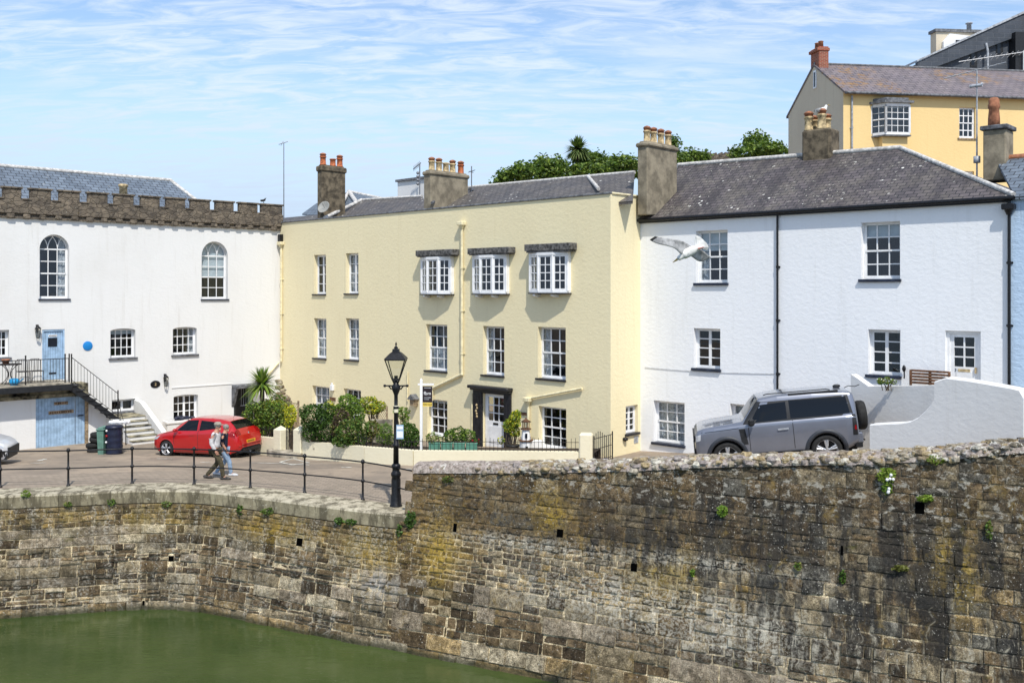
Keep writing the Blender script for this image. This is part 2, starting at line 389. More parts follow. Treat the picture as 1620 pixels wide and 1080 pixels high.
def glassmat(name, tint=(.75, .8, .85), refl=1.0):
    n = NT(name); n.t.nodes.remove(n.p)
    tr = nd(n.t, 'ShaderNodeBsdfTransparent'); tr.inputs[0].default_value = (*tint, 1)
    gl = nd(n.t, 'ShaderNodeBsdfGlossy'); gl.inputs['Roughness'].default_value = .03; gl.inputs[0].default_value = (.9, .95, 1, 1)
    lw = nd(n.t, 'ShaderNodeLayerWeight'); lw.inputs[0].default_value = .5
    fr = n.math('ADD', n.math('MULTIPLY', n.math('POWER', lw.outputs['Facing'], 5.0), .93), .07)
    n.L(n.bump(n.noise(n.tc(), 1.6, 2), .08, .05), gl.inputs['Normal'])
    f = n.math('MULTIPLY', fr, refl)
    m = nd(n.t, 'ShaderNodeMixShader'); n.L(f, m.inputs[0]); n.L(tr.outputs[0], m.inputs[1]); n.L(gl.outputs[0], m.inputs[2]); n.L(m.outputs[0], n.out.inputs[0])
    return n.m

def roadmat(name):
    n = NT(name); o = n.tc(); u = n.map(o, (1, 1, 1))
    c = n.mix(n.rng(n.noise(u, .35, 6, .6), .35, .7), (.35, .28, .21), (.23, .19, .15))
    c = n.mix(n.math('MULTIPLY', n.rng(n.noise(u, 1.6, 7, .7), .48, .68), .6), c, (.15, .125, .10))
    c = n.mix(n.math('MULTIPLY', n.rng(n.noise(n.map(u, (.4, 3, 1), (0, 0, .1)), 1.5, 5), .56, .7), .35), c, (.13, .11, .09))
    c = n.mix(.5, c, n.mix(n.noise(u, 90, 2), (.7, .7, .7), (1.3, 1.3, 1.3)), 'MULTIPLY')
    return n.set(c, .9, 0, .25, n.bump(n.noise(u, 70, 3), .3, .01))
def settmat(name):
    n = NT(name); o = n.tc()
    br = nd(n.t, 'ShaderNodeTexBrick', offset=.5); n.L(n.map(o, rot=(0, 0, .1)), br.inputs[0]); br.inputs['Scale'].default_value = 1
    br.inputs['Brick Width'].default_value = .24; br.inputs['Row Height'].default_value = .16; br.inputs['Mortar Size'].default_value = .012
    br.inputs['Color1'].default_value = (.33, .27, .21, 1); br.inputs['Color2'].default_value = (.27, .22, .17, 1); br.inputs['Mortar'].default_value = (.21, .175, .135, 1)
    c = n.mix(n.math('MULTIPLY', n.rng(n.noise(o, 1.2, 6, .7), .45, .7), .5), br.outputs[0], (.17, .145, .11))
    return n.set(c, .9, 0, .25, n.bump(br.outputs['Fac'], -.5, .01))
def copingmat(name):
    n = NT(name); o = n.tc(); c = n.attr()
    c = n.mix(.7, c, n.mix(n.rng(n.noise(o, 5, 7, .7), .3, .7), (.6, .56, .48), (1.3, 1.28, 1.2)), 'MULTIPLY')
    c = n.mix(n.math('MULTIPLY', n.rng(n.noise(n.map(o, (1, 1, .25)), 3.4, 7, .72), .44, .58), .85), c, (.10, .085, .055))
    c = n.mix(n.math('MULTIPLY', n.rng(n.noise(o, 14, 5, .6), .6, .7), .5), c, (.62, .58, .46))
    return n.set(c, .9, 0, .25, n.bump(n.noise(o, 24, 5, .7), .6, .02))
def watermat(name):
    n = NT(name); o = n.tc()
    c = n.mix(n.rng(n.noise(o, .16, 4, .6), .35, .65), (.034, .056, .015), (.060, .084, .024))
    c = n.mix(n.math('MULTIPLY', n.rng(n.noise(n.map(o, (.5, 1, 1)), .6, 5, .6), .5, .75), .4), c, (.080, .098, .036))
    sparkle_foam = n.math('MULTIPLY', n.rng(n.noise(n.map(o, (.8, 2, 1)), 6, 6, .7), .66, .72), n.rng(n.noise(o, .25, 3), .48, .62))  # foam flecks and sun sparkle, both painted into the water colour
    c = n.mix(n.math('MULTIPLY', sparkle_foam, .5), c, (.45, .5, .35))
    w1 = n.noise(n.map(o, (1, 2.2, 1)), 2.2, 4, .55, .3); w2 = n.noise(n.map(o, (1.2, 2.6, 1)), 8, 3)
    return n.set(c, .10, 0, .5, n.bump(w2, .09, .02, n.bump(w1, .16, .07)), IOR=1.33)
MT = dict(
 white=plaster('white_limewash', (.745, .74, .725), (.46, .43, .37), .42, .22, .8),
 white_r=plaster('white_roughcast', (.86, .87, .885), (.52, .52, .50), .3, .28, .8),
 yellow=plaster('pale_yellow_render', (.82, .725, .475), (.60, .50, .30), .34, .30, .8),
 yfar=plaster('deep_yellow_render', (.80, .59, .28), (.55, .36, .16), .3, .3, .6),
 gable=plaster('grey_buff_render', (.62, .54, .41), (.32, .24, .17), .4, .3, .8),
 bluew=plaster('light_blue_render', (.50, .64, .80), (.16, .17, .18), .65, .6, .9),
 cream=plaster('cream_render', (.76, .70, .52), (.46, .42, .26), .28, .3, .6),
 slate=slate('brown_grey_slate', (.125, .105, .107), (.07, .06, .062), (.165, .145, .115), bw=.27, rh=.20, lichen=.95, streak=.8),
 slate_y=slate('dark_slate', (.135, .12, .115), (.085, .08, .08), (.16, .14, .115), bw=.27, rh=.20, lichen=.6),
 slate_b=slate('blue_grey_slate', (.12, .15, .19), (.18, .22, .27), (.085, .105, .135), bw=.35, rh=.25, lichen=.2, streak=.3),
 slate_f=slate('purple_grey_slate', (.20, .165, .175), (.14, .12, .13), (.23, .19, .18), bw=.45, rh=.3, lichen=.15, rust=.8, streak=.35),
 slate_d=slate('dark_blue_cladding', (.055, .066, .085), (.038, .048, .064), (.07, .08, .095), bw=.9, rh=.33, lichen=0, streak=.2, mortar=(.12, .13, .15)),
 lead=plain('lead_flashing', (.42, .44, .47), .55, .1, .2, 5, .2),
 ridge=plain('mortar_ridge', (.58, .56, .53), .85, 0, .2, 8, .4),
 bluebrick=plain('lead_grey_trim', (.16, .165, .175), .6, 0, .25, 6, .3),
 stone=render_stone('battlement_stone', (.20, .165, .125), (.10, .085, .07), (.045, .038, .03)),
 chim=plain('weathered_chimney_render', (.27, .23, .165), .92, 0, .2, 2.6, .6, 18),
 chim2=plain('dark_chimney_render', (.15, .12, .08), .92, 0, .3, 4, .7, 22),
 pot=plain('terracotta_pot', (.50, .15, .06), .8, 0, .25, 9, .3),
 potb=plain('buff_chimney_pot', (.56, .43, .24), .85, 0, .3, 9, .3),
 brick=None, hole_shade=plain('painted_hole_dark', (.002, .002, .002), 1, 0, 0, 5, 0, spec=0), archtrim=plain('dark_trim_plastic', (.035, .04, .05), .5, 0, .1, 8, .05),
 wpaint=plain('white_gloss_paint', (.84, .84, .84), .35, 0, .05, 3, .03),
 sillk=plain('black_painted_sill', (.018, .018, .022), .4, 0, .2, 6, .1),
 silln=plain('navy_painted_sill', (.022, .030, .055), .4, 0, .2, 6, .1),
 sillg=plain('grey_stone_sill', (.15, .155, .17), .7, 0, .3, 6, .3),
 ypaint=plain('pale_yellow_paint', (.80, .71, .46), .5, 0, .1, 6, .1),
 iron=plain('black_iron', (.013, .013, .015), .38, .2, .3, 20, .25),
 ironr=plain('weathered_dark_iron', (.035, .032, .032), .6, .2, .5, 12, .4),
 blued=plain('light_blue_door_paint', (.34, .49, .66), .5, 0, .12, 4, .1),
 bluedark=plain('navy_glass_panel', (.01, .014, .022), .2, 0, .1, 5, 0),
 plaque=plain('bright_blue_enamel', (.015, .22, .58), .3, 0, .03, 5, 0),
 curtain=plain('white_net_curtain', (.62, .62, .60), .9, 0, .25, 14, .2),
 blind=plain('pale_roller_blind', (.66, .70, .68), .8, 0, .05, 4, 0),
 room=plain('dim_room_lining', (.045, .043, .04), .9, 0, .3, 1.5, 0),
 glass=glassmat('window_glass', refl=1.0),
 lampglass=glassmat('lantern_glass', (.93, .93, .9), .6),
 concrete=plain('weathered_concrete', (.36, .32, .25), .9, 0, .3, 3, .5),
 conc_d=plain('stained_concrete', (.27, .24, .16), .9, 0, .5, 2.5, .5),
 masonry=masonry_mat('harbour_masonry'), masonry2=masonry_mat('tall_harbour_masonry', 1), rubble=rubble_mat('lichened_rubble'),
 road=roadmat('brown_tarmac'), sett=settmat('brown_setts'), coping=copingmat('limestone_coping'), water=watermat('harbour_water'),
 mark=plain('worn_road_paint', (.68, .66, .58), .8, 0, .25, 5, .2),
 leaf=leafmat('foliage'), bark=plain('bark', (.10, .075, .05), .9, 0, .3, 10, .5), soil=plain('soil', (.05, .035, .022), .95, 0, .3, 10, .4),
 black=plain('black_plastic', (.016, .017, .019), .5, 0, .2, 8, .1), rubber=plain('tyre_rubber', (.018, .018, .018), .8, 0, .2, 12, .2),
 alloy=plain('silver_alloy', (.62, .63, .65), .3, .7, .08, 9, 0), chrome=plain('chrome', (.7, .7, .72), .12, 1, 0, 5, 0),
 red=plain('red_car_paint', (.42, .004, .006), .28, 0, .03, 2, 0, Coat_Weight=1.0, Coat_Roughness=.04),
 silver=plain('silver_grey_car_paint', (.20, .215, .26), .28, .45, .03, 2, 0, Coat_Weight=1.0, Coat_Roughness=.05),
 wcar=plain('white_car_paint', (.62, .63, .65), .3, 0, .02, 2, 0, Coat_Weight=1.0, Coat_Roughness=.05),
 carglass=plain('dark_car_glass', (.004, .005, .006), .03, 0, 0, 2, 0, spec=.35),
 lightred=plain('red_light_lens', (.25, .004, .006), .15, 0, .1, 8, 0), lightwhite=plain('clear_light_lens', (.6, .62, .65), .12, .2, .1, 8, 0),
 plateY=plain('yellow_number_plate', (.80, .42, .02), .4, 0, .03, 8, 0),
 skin=plain('skin', (.52, .27, .18), .6, 0, .1, 20, 0), hairg=plain('grey_hair', (.30, .28, .25), .8, 0, .3, 60, .5),
 jumper=plain('pale_grey_jumper', (.66, .64, .64), .95, 0, .12, 14, .4, 60), navy=plain('navy_top', (.012, .018, .04), .9, 0, .2, 14, .3),
 khaki=plain('dark_khaki_cloth', (.075, .062, .035), .95, 0, .2, 14, .3), jeans=plain('pale_blue_denim', (.27, .37, .50), .95, 0, .15, 14, .3),
 cap=plain('stone_cap_cloth', (.33, .30, .24), .95, 0, .12, 20, .3), shoe=plain('grey_shoe', (.06, .055, .05), .8, 0, .3, 20, .2), shoew=plain('white_shoe', (.6, .62, .65), .7, 0, .1, 20, .2),
 gullw=plain('white_feathers', (.78, .77, .74), .8, 0, .08, 10, .3, 40), gullg=plain('pale_grey_feathers', (.36, .36, .36), .8, 0, .25, 9, .3, 40), gullk=plain('black_feathers', (.02, .02, .02), .8, 0, .2, 20, .2),
 gullt=plain('soft_tail_feathers', (.62, .62, .60), .9, 0, .12, 12, .4, 40),
 beak=plain('yellow_beak', (.45, .30, .07), .5, 0, .1, 30, 0), pink=plain('pink_legs', (.5, .20, .17), .7, 0, .1, 30, 0),
 wood=plain('weathered_brown_wood', (.17, .085, .045), .8, 0, .3, 8, .4), woodp=plain('grey_buff_wood', (.36, .27, .17), .85, 0, .3, 8, .4),
 binG=plain('grey_green_bin_plastic', (.12, .24, .19), .55, 0, .1, 5, .1), binB=plain('navy_bin_plastic', (.012, .016, .04), .45, 0, .15, 5, .1),
 trough=plain('green_trough_plastic', (.10, .26, .19), .5, 0, .12, 5, .1), bluebag=plain('blue_bag_plastic', (.02, .30, .60), .5, 0, .2, 10, .5),
 signk=plain('sign_black', (.022, .013, .016), .4, 0, .05, 5, 0), signy=plain('sign_yellow', (.75, .55, .10), .5, 0, .05, 5, 0), signw=plain('sign_white', (.8, .8, .8), .5, 0, .02, 5, 0),
 terr=plain('terracotta_flowerpot', (.36, .15, .08), .85, 0, .2, 9, .3), aerial=plain('dull_aluminium', (.25, .26, .28), .5, .6, .1, 10, 0), dish=plain('grey_dish', (.30, .30, .28), .6, 0, .1, 10, 0),
 slab=plain('slate_lintel', (.13, .125, .12), .7, 0, .4, 9, .4),
)
def brickmat():
    n = NT('red_brick'); u = n.tc('UV'); br = nd(n.t, 'ShaderNodeTexBrick', offset=.5); n.L(u, br.inputs[0]); br.inputs['Scale'].default_value = 1
    br.inputs['Brick Width'].default_value = .23; br.inputs['Row Height'].default_value = .075; br.inputs['Mortar Size'].default_value = .008
    br.inputs['Color1'].default_value = (.34, .07, .035, 1); br.inputs['Color2'].default_value = (.22, .05, .03, 1); br.inputs['Mortar'].default_value = (.35, .28, .2, 1)
    return n.set(n.mix(n.math('MULTIPLY', n.rng(n.noise(u, 3, 5), .5, .7), .4), br.outputs[0], (.15, .06, .04)), .9)
MT['brick'] = brickmat()

# ------------------------------------------------------------------ the plan: the three near facades and heights of the ground
FY = Facade((-11.45, 46.8), (3.39, 32.6))       # pale yellow house
FS = Facade((3.39, 32.6), (3.39 + .691 * 1.72, 32.6 + .722 * 1.72))   # its short side wall
FL = Facade((-20.74, 38.4), (-11.45, 46.8))      # white battlemented house
FR = Facade((4.58, 33.85), (13.45, 25.7))        # white rough house
def ground_z(x, y):
    a = -.6 * smooth((y - 28.5) / 10) * min(1, max(0, (-x + 4) / 9))
    s = .87 * x - .494 * y
    b = interp(s, [-13.2, -10.5, -8, -7.2, -4.9, -4, -.6, 12, 60], [0, .2, .80, .90, 1.14, 1.25, 1.9, 4.3, 6])
    return a + b
QP = [(-60, 8), (-40, 15.5), (-25, 23.2), (-20, 25.1), (-17, 25.9), (-14.31, 26.5), (-12.54, 26.85), (-10.81, 27.25), (-9.05, 27.2), (-7.44, 26.55), (-5.72, 25.65), (-4.10, 24.85), (-2.61, 24.2)]
# ------------------------------------------------------------------ walls with openings, windows
def outline(op, n=14):
    u0, u1, z0, z1 = op['u0'], op['u1'], op['z0'], op['z1']; rise = op.get('rise', 0)
    if rise <= 0: return [(u0, z0), (u0, z1), (u1, z1), (u1, z0)]
    c = (u0 + u1) / 2; a = (u1 - u0) / 2; zs = z1 - rise
    return [(u0, z0)] + [(c - a * math.cos(math.pi * k / n), zs + rise * math.sin(math.pi * k / n)) for k in range(n + 1)] + [(u1, z0)]
def wall_sheet(F, U0, U1, Z0, Z1, ops, g=None):
    g = g or F.g()
    us = sorted({U0, U1} | {o[k] for o in ops for k in ('u0', 'u1')}); zs = sorted({Z0, Z1} | {o[k] for o in ops for k in ('z0', 'z1')})
    us = [u for u in us if U0 <= u <= U1]; zs = [z for z in zs if Z0 <= z <= Z1]
    for i in range(len(us) - 1):
        j = 0
        while j < len(zs) - 1:
            uc = (us[i] + us[i + 1]) / 2; zc = (zs[j] + zs[j + 1]) / 2
            if not any(o['u0'] < uc < o['u1'] and o['z0'] < zc < o['z1'] for o in ops):
                g.quad((us[i], 0, zs[j]), (us[i + 1], 0, zs[j]), (us[i + 1], 0, zs[j + 1]), (us[i], 0, zs[j + 1]))
            j += 1
    for o in ops:
        pts = outline(o); d = o.get('depth', .18)
        for k in range(len(pts)):
            a = pts[k]; b = pts[(k + 1) % len(pts)]
            g.quad((a[0], 0, a[1]), (b[0], 0, b[1]), (b[0], -d - .02, b[1]), (a[0], -d - .02, a[1]))
        if o.get('rise', 0) > 0:
            m = len(pts) // 2; arc = pts[1:-1]; h = len(arc) // 2
            for k in range(h): g.add([(o['u0'], 0, o['z1']), (arc[k][0], 0, arc[k][1]), (arc[k + 1][0], 0, arc[k + 1][1])], [(0, 1, 2)])
            for k in range(h, len(arc) - 1): g.add([(o['u1'], 0, o['z1']), (arc[k][0], 0, arc[k][1]), (arc[k + 1][0], 0, arc[k + 1][1])], [(0, 1, 2)])
    return g
def opening(F, x0, x1, y0, y1, rise=0, depth=.18):
    ym = (y0 + y1) / 2; xm = (x0 + x1) / 2
    return dict(u0=F.at(x0, ym)[0], u1=F.at(x1, ym)[0], z0=F.at(xm, y1)[1], z1=F.at(xm, y0)[1], rise=rise, depth=depth)

def window(F, house, op, cols=3, rows=(2, 2), style='sash', sill=None, blind=0, curtain=None, fw=.06, bw=.034, gothic=False, room=True, frame='wpaint', boxw=.045, name='window', label=None):
    """frame with its bars as the window's own mesh; glass, sill, curtain or blind and the dim room behind as sub-parts."""
    d = op.get('depth', .18); u0, u1, z0, z1 = op['u0'], op['u1'], op['z0'], op['z1']; g = F.g(); o1 = -d; o0 = -d - .06
    rise = op.get('rise', 0); zt = z1 - rise if gothic else z1
    def vb(u, w, a, b, o=0.): g.box(u - w / 2, u + w / 2, o0 + .01 + o, o1 - .012 + o, a, b)
    def hb(z, w, a, b, o=0.): g.box(a, b, o0 + .012 + o, o1 - .014 + o, z - w / 2, z + w / 2)
    # box frame
    g.box(u0, u0 + boxw, o0, o1, z0, z1); g.box(u1 - boxw, u1, o0, o1, z0, z1); g.box(u0 + boxw, u1 - boxw, o0, o1, z0, z0 + boxw * 1.3)
    if not gothic: g.box(u0 + boxw, u1 - boxw, o0, o1, z1 - boxw, z1)
    a0, a1, b0, b1 = u0 + boxw, u1 - boxw, z0 + boxw * 1.3, (z1 - boxw if not gothic else zt)
    if style == 'sash':
        zm = b0 + (b1 - b0) * rows[1] / (rows[0] + rows[1]) if isinstance(rows, tuple) else (b0 + b1) / 2
        for (lo, hi, n, oo) in ((b0, zm, rows[1], -.012), (zm, b1, rows[0], .012)):
            vb(a0 + fw * .35, fw * .7, lo, hi, oo); vb(a1 - fw * .35, fw * .7, lo, hi, oo)
            for k in range(1, n): hb(lo + (hi - lo) * k / n, bw, a0, a1, oo)
            for k in range(1, cols): vb(a0 + (a1 - a0) * k / cols, bw, lo, hi, oo)
        hb(zm, .055, a0, a1, .014); hb(b0 + fw * .5, fw, a0, a1, -.014)
        hb(b1 - fw * .3 if not gothic else zt, fw * (.6 if not gothic else .9), a0, a1, .014)
    else:  # casements: list of leaves, each with its own stiles
        leaves_ = style; n = rows if isinstance(rows, int) else sum(rows)
        for q in range(leaves_):
            c0 = a0 + (a1 - a0) * q / leaves_; c1 = a0 + (a1 - a0) * (q + 1) / leaves_; cw = fw * .8
            vb(c0 + cw / 2, cw, b0, b1); vb(c1 - cw / 2, cw, b0, b1); hb(b0 + cw / 2, cw, c0, c1); hb(b1 - cw / 2, cw, c0, c1)
            for k in range(1, n): hb(b0 + (b1 - b0) * k / n, bw, c0, c1)
            for k in range(1, cols): vb(c0 + (c1 - c0) * k / cols, bw, b0, b1)
    if rise > 0:
        pts = outline(op)[1:-1]; c = (u0 + u1) / 2
        for k in range(len(pts) - 1):
            a, b = pts[k], pts[k + 1]; f = 1 - boxw * 1.2 / ((u1 - u0) / 2); zc = z1 - rise
            ia = (c + (a[0] - c) * f, zc + (a[1] - zc) * f if gothic else a[1] - boxw * 1.3); ib = (c + (b[0] - c) * f, zc + (b[1] - zc) * f if gothic else b[1] - boxw * 1.3)
            for oo in (o1,): g.quad((a[0], oo, a[1]), (b[0], oo, b[1]), (ib[0], oo, ib[1]), (ia[0], oo, ia[1]))
            g.quad((ia[0], o1, ia[1]), (ib[0], o1, ib[1]), (ib[0], o0, ib[1]), (ia[0], o0, ia[1]))
    if gothic:
        a = (u1 - u0) / 2; c = (u0 + u1) / 2; Rr = a * 1.35
        for m in (-1, 1):
            xm = c + m * a / 3
            for sgn in (-1, 1):
                prev = None
                for k in range(0, 15):
                    th = R(k * 6); x = xm + sgn * Rr * (1 - math.cos(th)); z = zt + Rr * math.sin(th)
                    if ((x - c) / a) ** 2 + ((z - zt) / rise) ** 2 > .96: break
                    if prev: g.cyl((prev[0], o1 - .02, prev[1]), (x, o1 - .02, z), bw * .55, n=5)
                    prev = (x, z)
    w = g.build(name, MT[frame], house)
    if label: w['label'] = label
    gg = F.g(); gg.quad((u0 + .01, o0 + .03, z0 + .01), (u1 - .01, o0 + .03, z0 + .01), (u1 - .01, o0 + .03, z1), (u0 + .01, o0 + .03, z1)); gg.build('glass', MT['glass'], w)
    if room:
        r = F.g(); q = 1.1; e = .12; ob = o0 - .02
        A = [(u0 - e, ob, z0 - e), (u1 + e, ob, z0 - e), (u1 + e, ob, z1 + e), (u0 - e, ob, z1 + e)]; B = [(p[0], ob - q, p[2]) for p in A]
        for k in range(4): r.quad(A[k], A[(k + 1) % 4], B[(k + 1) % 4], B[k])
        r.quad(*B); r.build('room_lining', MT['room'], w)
    if sill:
        mat, eu, h, pr = sill[:4]; s = F.g(); s.bbox(u0 - eu, u1 + (sill[4] if len(sill) > 4 else eu), -d + .004, pr, z0 - h, z0 + .012, .008); s.build('sill', MT[mat], w)
    if blind:
        b = F.g(); b.box(u0 + .03, u1 - .03, o0 - .05, o0 - .04, z1 - (z1 - z0) * blind, z1); b.build('blind', MT['blind'], w)
    if curtain:
        b = F.g(); spans = {'net': [(0, 1)], 'sides': [(0, .2), (.8, 1)], 'right': [(.72, 1)], 'left': [(0, .28)], 'lower': [(0, 1)]}[curtain]
        top = z0 + (z1 - z0) * .5 if curtain == 'lower' else z1
        for (s0, s1) in spans:
            n = max(6, int((u1 - u0) * (s1 - s0) / .03)); rr = [[], []]
            for k in range(n + 1):
                t = k / n; uu = u0 + (u1 - u0) * (s0 + (s1 - s0) * t); oo = o0 - .08 + .018 * math.sin(k * 1.9) + .008 * math.sin(k * .7)
                rr[0].append((uu, oo, z0 + .03)); rr[1].append((uu, oo, top))
            b.sheet(rr)
        b.build('curtain', MT['curtain'], w)
    return w

def quadpts(F, *pp):
    # each (px,py,off) -> world point
    out = []
    for (x, y, o) in pp: u, z = F.at(x, y, o); out.append(F.W(u, o, z))
    return out
def slab_from(pts, t=.08):
    """closed slab: top polygon and the same dropped by t"""
    g = G(); n = len(pts); top = [Vector(p) for p in pts]; bot = [p - Vector((0, 0, t)) for p in top]
    g.add(top + bot, [tuple(range(n)), tuple(range(n, 2 * n))[::-1]] + [(i, (i + 1) % n, n + (i + 1) % n, n + i) for i in range(n)])
    return g
def off_for(F, px, py, u, lo=-14., hi=3.):
    """offset at which the ray through px meets the line u = const"""
    for _ in range(50):
        m = (lo + hi) / 2
        um = F.at(px, py, m)[0]
        # for these planes u grows or shrinks steadily with the offset
        s0 = F.at(px, py, lo)[0] - u
        if (um - u) * s0 > 0: lo = m
        else: hi = m
    return (lo + hi) / 2
def chimney(F, house, x0, xc, x1, ytop, ycap, ybot, off, mat='chim', capo=.06):
    """stack with a narrow face on the left (x0..xc, at offset off) and its long side running back to x1"""
    u0 = F.at(x0, ytop, off)[0]; u1 = F.at(xc, ytop, off)[0]; zt = F.at(xc, ytop, off)[1]; zb = F.at(xc, ybot, off)[1] - .8; zc = F.at(xc, ycap, off)[1]; ob = off_for(F, x1, ytop, u1, -14., off)
    g = F.g(); g.bbox(u0 + capo, u1 - capo, ob + capo, off - capo, zb, zc + .02, .03); g.bbox(u0, u1, ob, off, zc, zt - .04, .05); g.bbox(u0 + .1, u1 - .1, ob + .1, off - .1, zt - .06, zt + .02, .03)
    return g.build('chimney', MT[mat], house), (u0 + u1) / 2, ob, zt
def pot(F, ch, u, o, z, h, r, mat='pot', cowl=True, name='chimney_pot'):
    g = F.g(); prof = [(r * .95, 0), (r, h * .08), (r * .86, h * .12), (r * .78, h * .7), (r * .95, h * .74), (r, h * .82), (r * .9, h * .86), (r * .6, h * .86)]
    g.lathe(prof, (u, o, z), 14)
    p = g.build(name, MT[mat], ch)
    if cowl:
        c = F.g(); c.lathe([(r * .8, h * .87), (r * .85, h * 1.0), (r * 1.05, h * 1.02), (r * .75, h * 1.14), (r * .2, h * 1.2)], (u, o, z), 12); 
        cc = c.build('chimney_cowl', MT['terr'], ch)
    return p
def downpipe(F, house, pts, r=.045, mat='ypaint', hopper=None, name='downpipe'):
    g = F.g(); W = [(u, r + .03, z) for (u, z) in pts]
    g.tube(W, r, 10)
    for p in W[1:-1]: g.ball(p, r * 1.15)
    tot = abs(W[0][2] - W[1][2])
    for k in range(1, int(tot / 1.7) + 1):
        z = W[0][2] - k * 1.7; g.cyl((W[0][0], r + .03, z - .04), (W[0][0], r + .03, z + .04), r * 1.35, n=10); g.box(W[0][0] - r * 2, W[0][0] + r * 2, 0, .03, z - .025, z + .025)
    if hopper: u, z = hopper; g.bbox(u - .16, u + .16, .0, .24, z - .02, z + .14, .02); g.cyl((u, .1, z - .16), (u, .1, z), .06, .13, 8)
    return g.build(name, MT[mat], house)
def wall_lantern(F, house, px, py, s=.22):
    u, z = F.at(px, py, .15); L_ = F.g()
    L_.box(u - .04, u + .04, 0, .02, z - .05, z + .3 * s / .22); L_.cyl((u, .02, z + .18), (u, .16, z + .24), .012, n=6)
    L_.lathe([(.03, -.27), (.06, -.25), (.075, -.24)], (u, .16, z), 6); L_.lathe([(.13, .13), (.10, .19), (.05, .23), (.03, .25), (.035, .28), (.01, .31)], (u, .16, z), 6)
    for k in range(6):
        a = math.pi * k / 3; L_.cyl((u + .07 * math.cos(a), .16 + .07 * math.sin(a), z - .24), (u + .115 * math.cos(a), .16 + .115 * math.sin(a), z + .14), .008, n=4)
    l = L_.build('wall_lantern', MT['iron'], house)
    g = F.g(); g.lathe([(.065, -.23), (.108, .13)], (u, .16, z), 6, False); g.build('lantern_glass', MT['lampglass'], l)
def text_mesh(txt, size, M, mat, parent, ext=.004, name='lettering', align='CENTER'):
    cu = bpy.data.curves.new('t', 'FONT'); cu.body = txt; cu.size = size; cu.extrude = ext; cu.align_x = align; cu.align_y = 'CENTER'; cu.resolution_u = 2
    to = bpy.data.objects.new('t', cu); COL.objects.link(to); bpy.context.view_layer.update()
    me = bpy.data.meshes.new_from_object(to.evaluated_get(bpy.context.evaluated_depsgraph_get())); bpy.data.objects.remove(to); bpy.data.curves.remove(cu)
    off = Vector(parent.get('_w', (0, 0, 0))); me.transform(Matrix.Translation(-off) @ M)
    o = bpy.data.objects.new(name, me); COL.objects.link(o); o.parent = parent; o['_w'] = tuple(off); me.materials.clear(); me.materials.append(MT[mat]); return o
def facetext(F, u, o, z, txt, size, mat, parent, name='lettering'):
    # text lying on the facade, read from outside
    M = Matrix(((F.u.x, 0, F.n.x, 0), (F.u.y, 0, F.n.y, 0), (0, 1, 0, 0), (0, 0, 0, 1))); p = F.W(u, o, z)
    M[0][3], M[1][3], M[2][3] = p
    return text_mesh(txt, size, M, mat, parent, name=name)

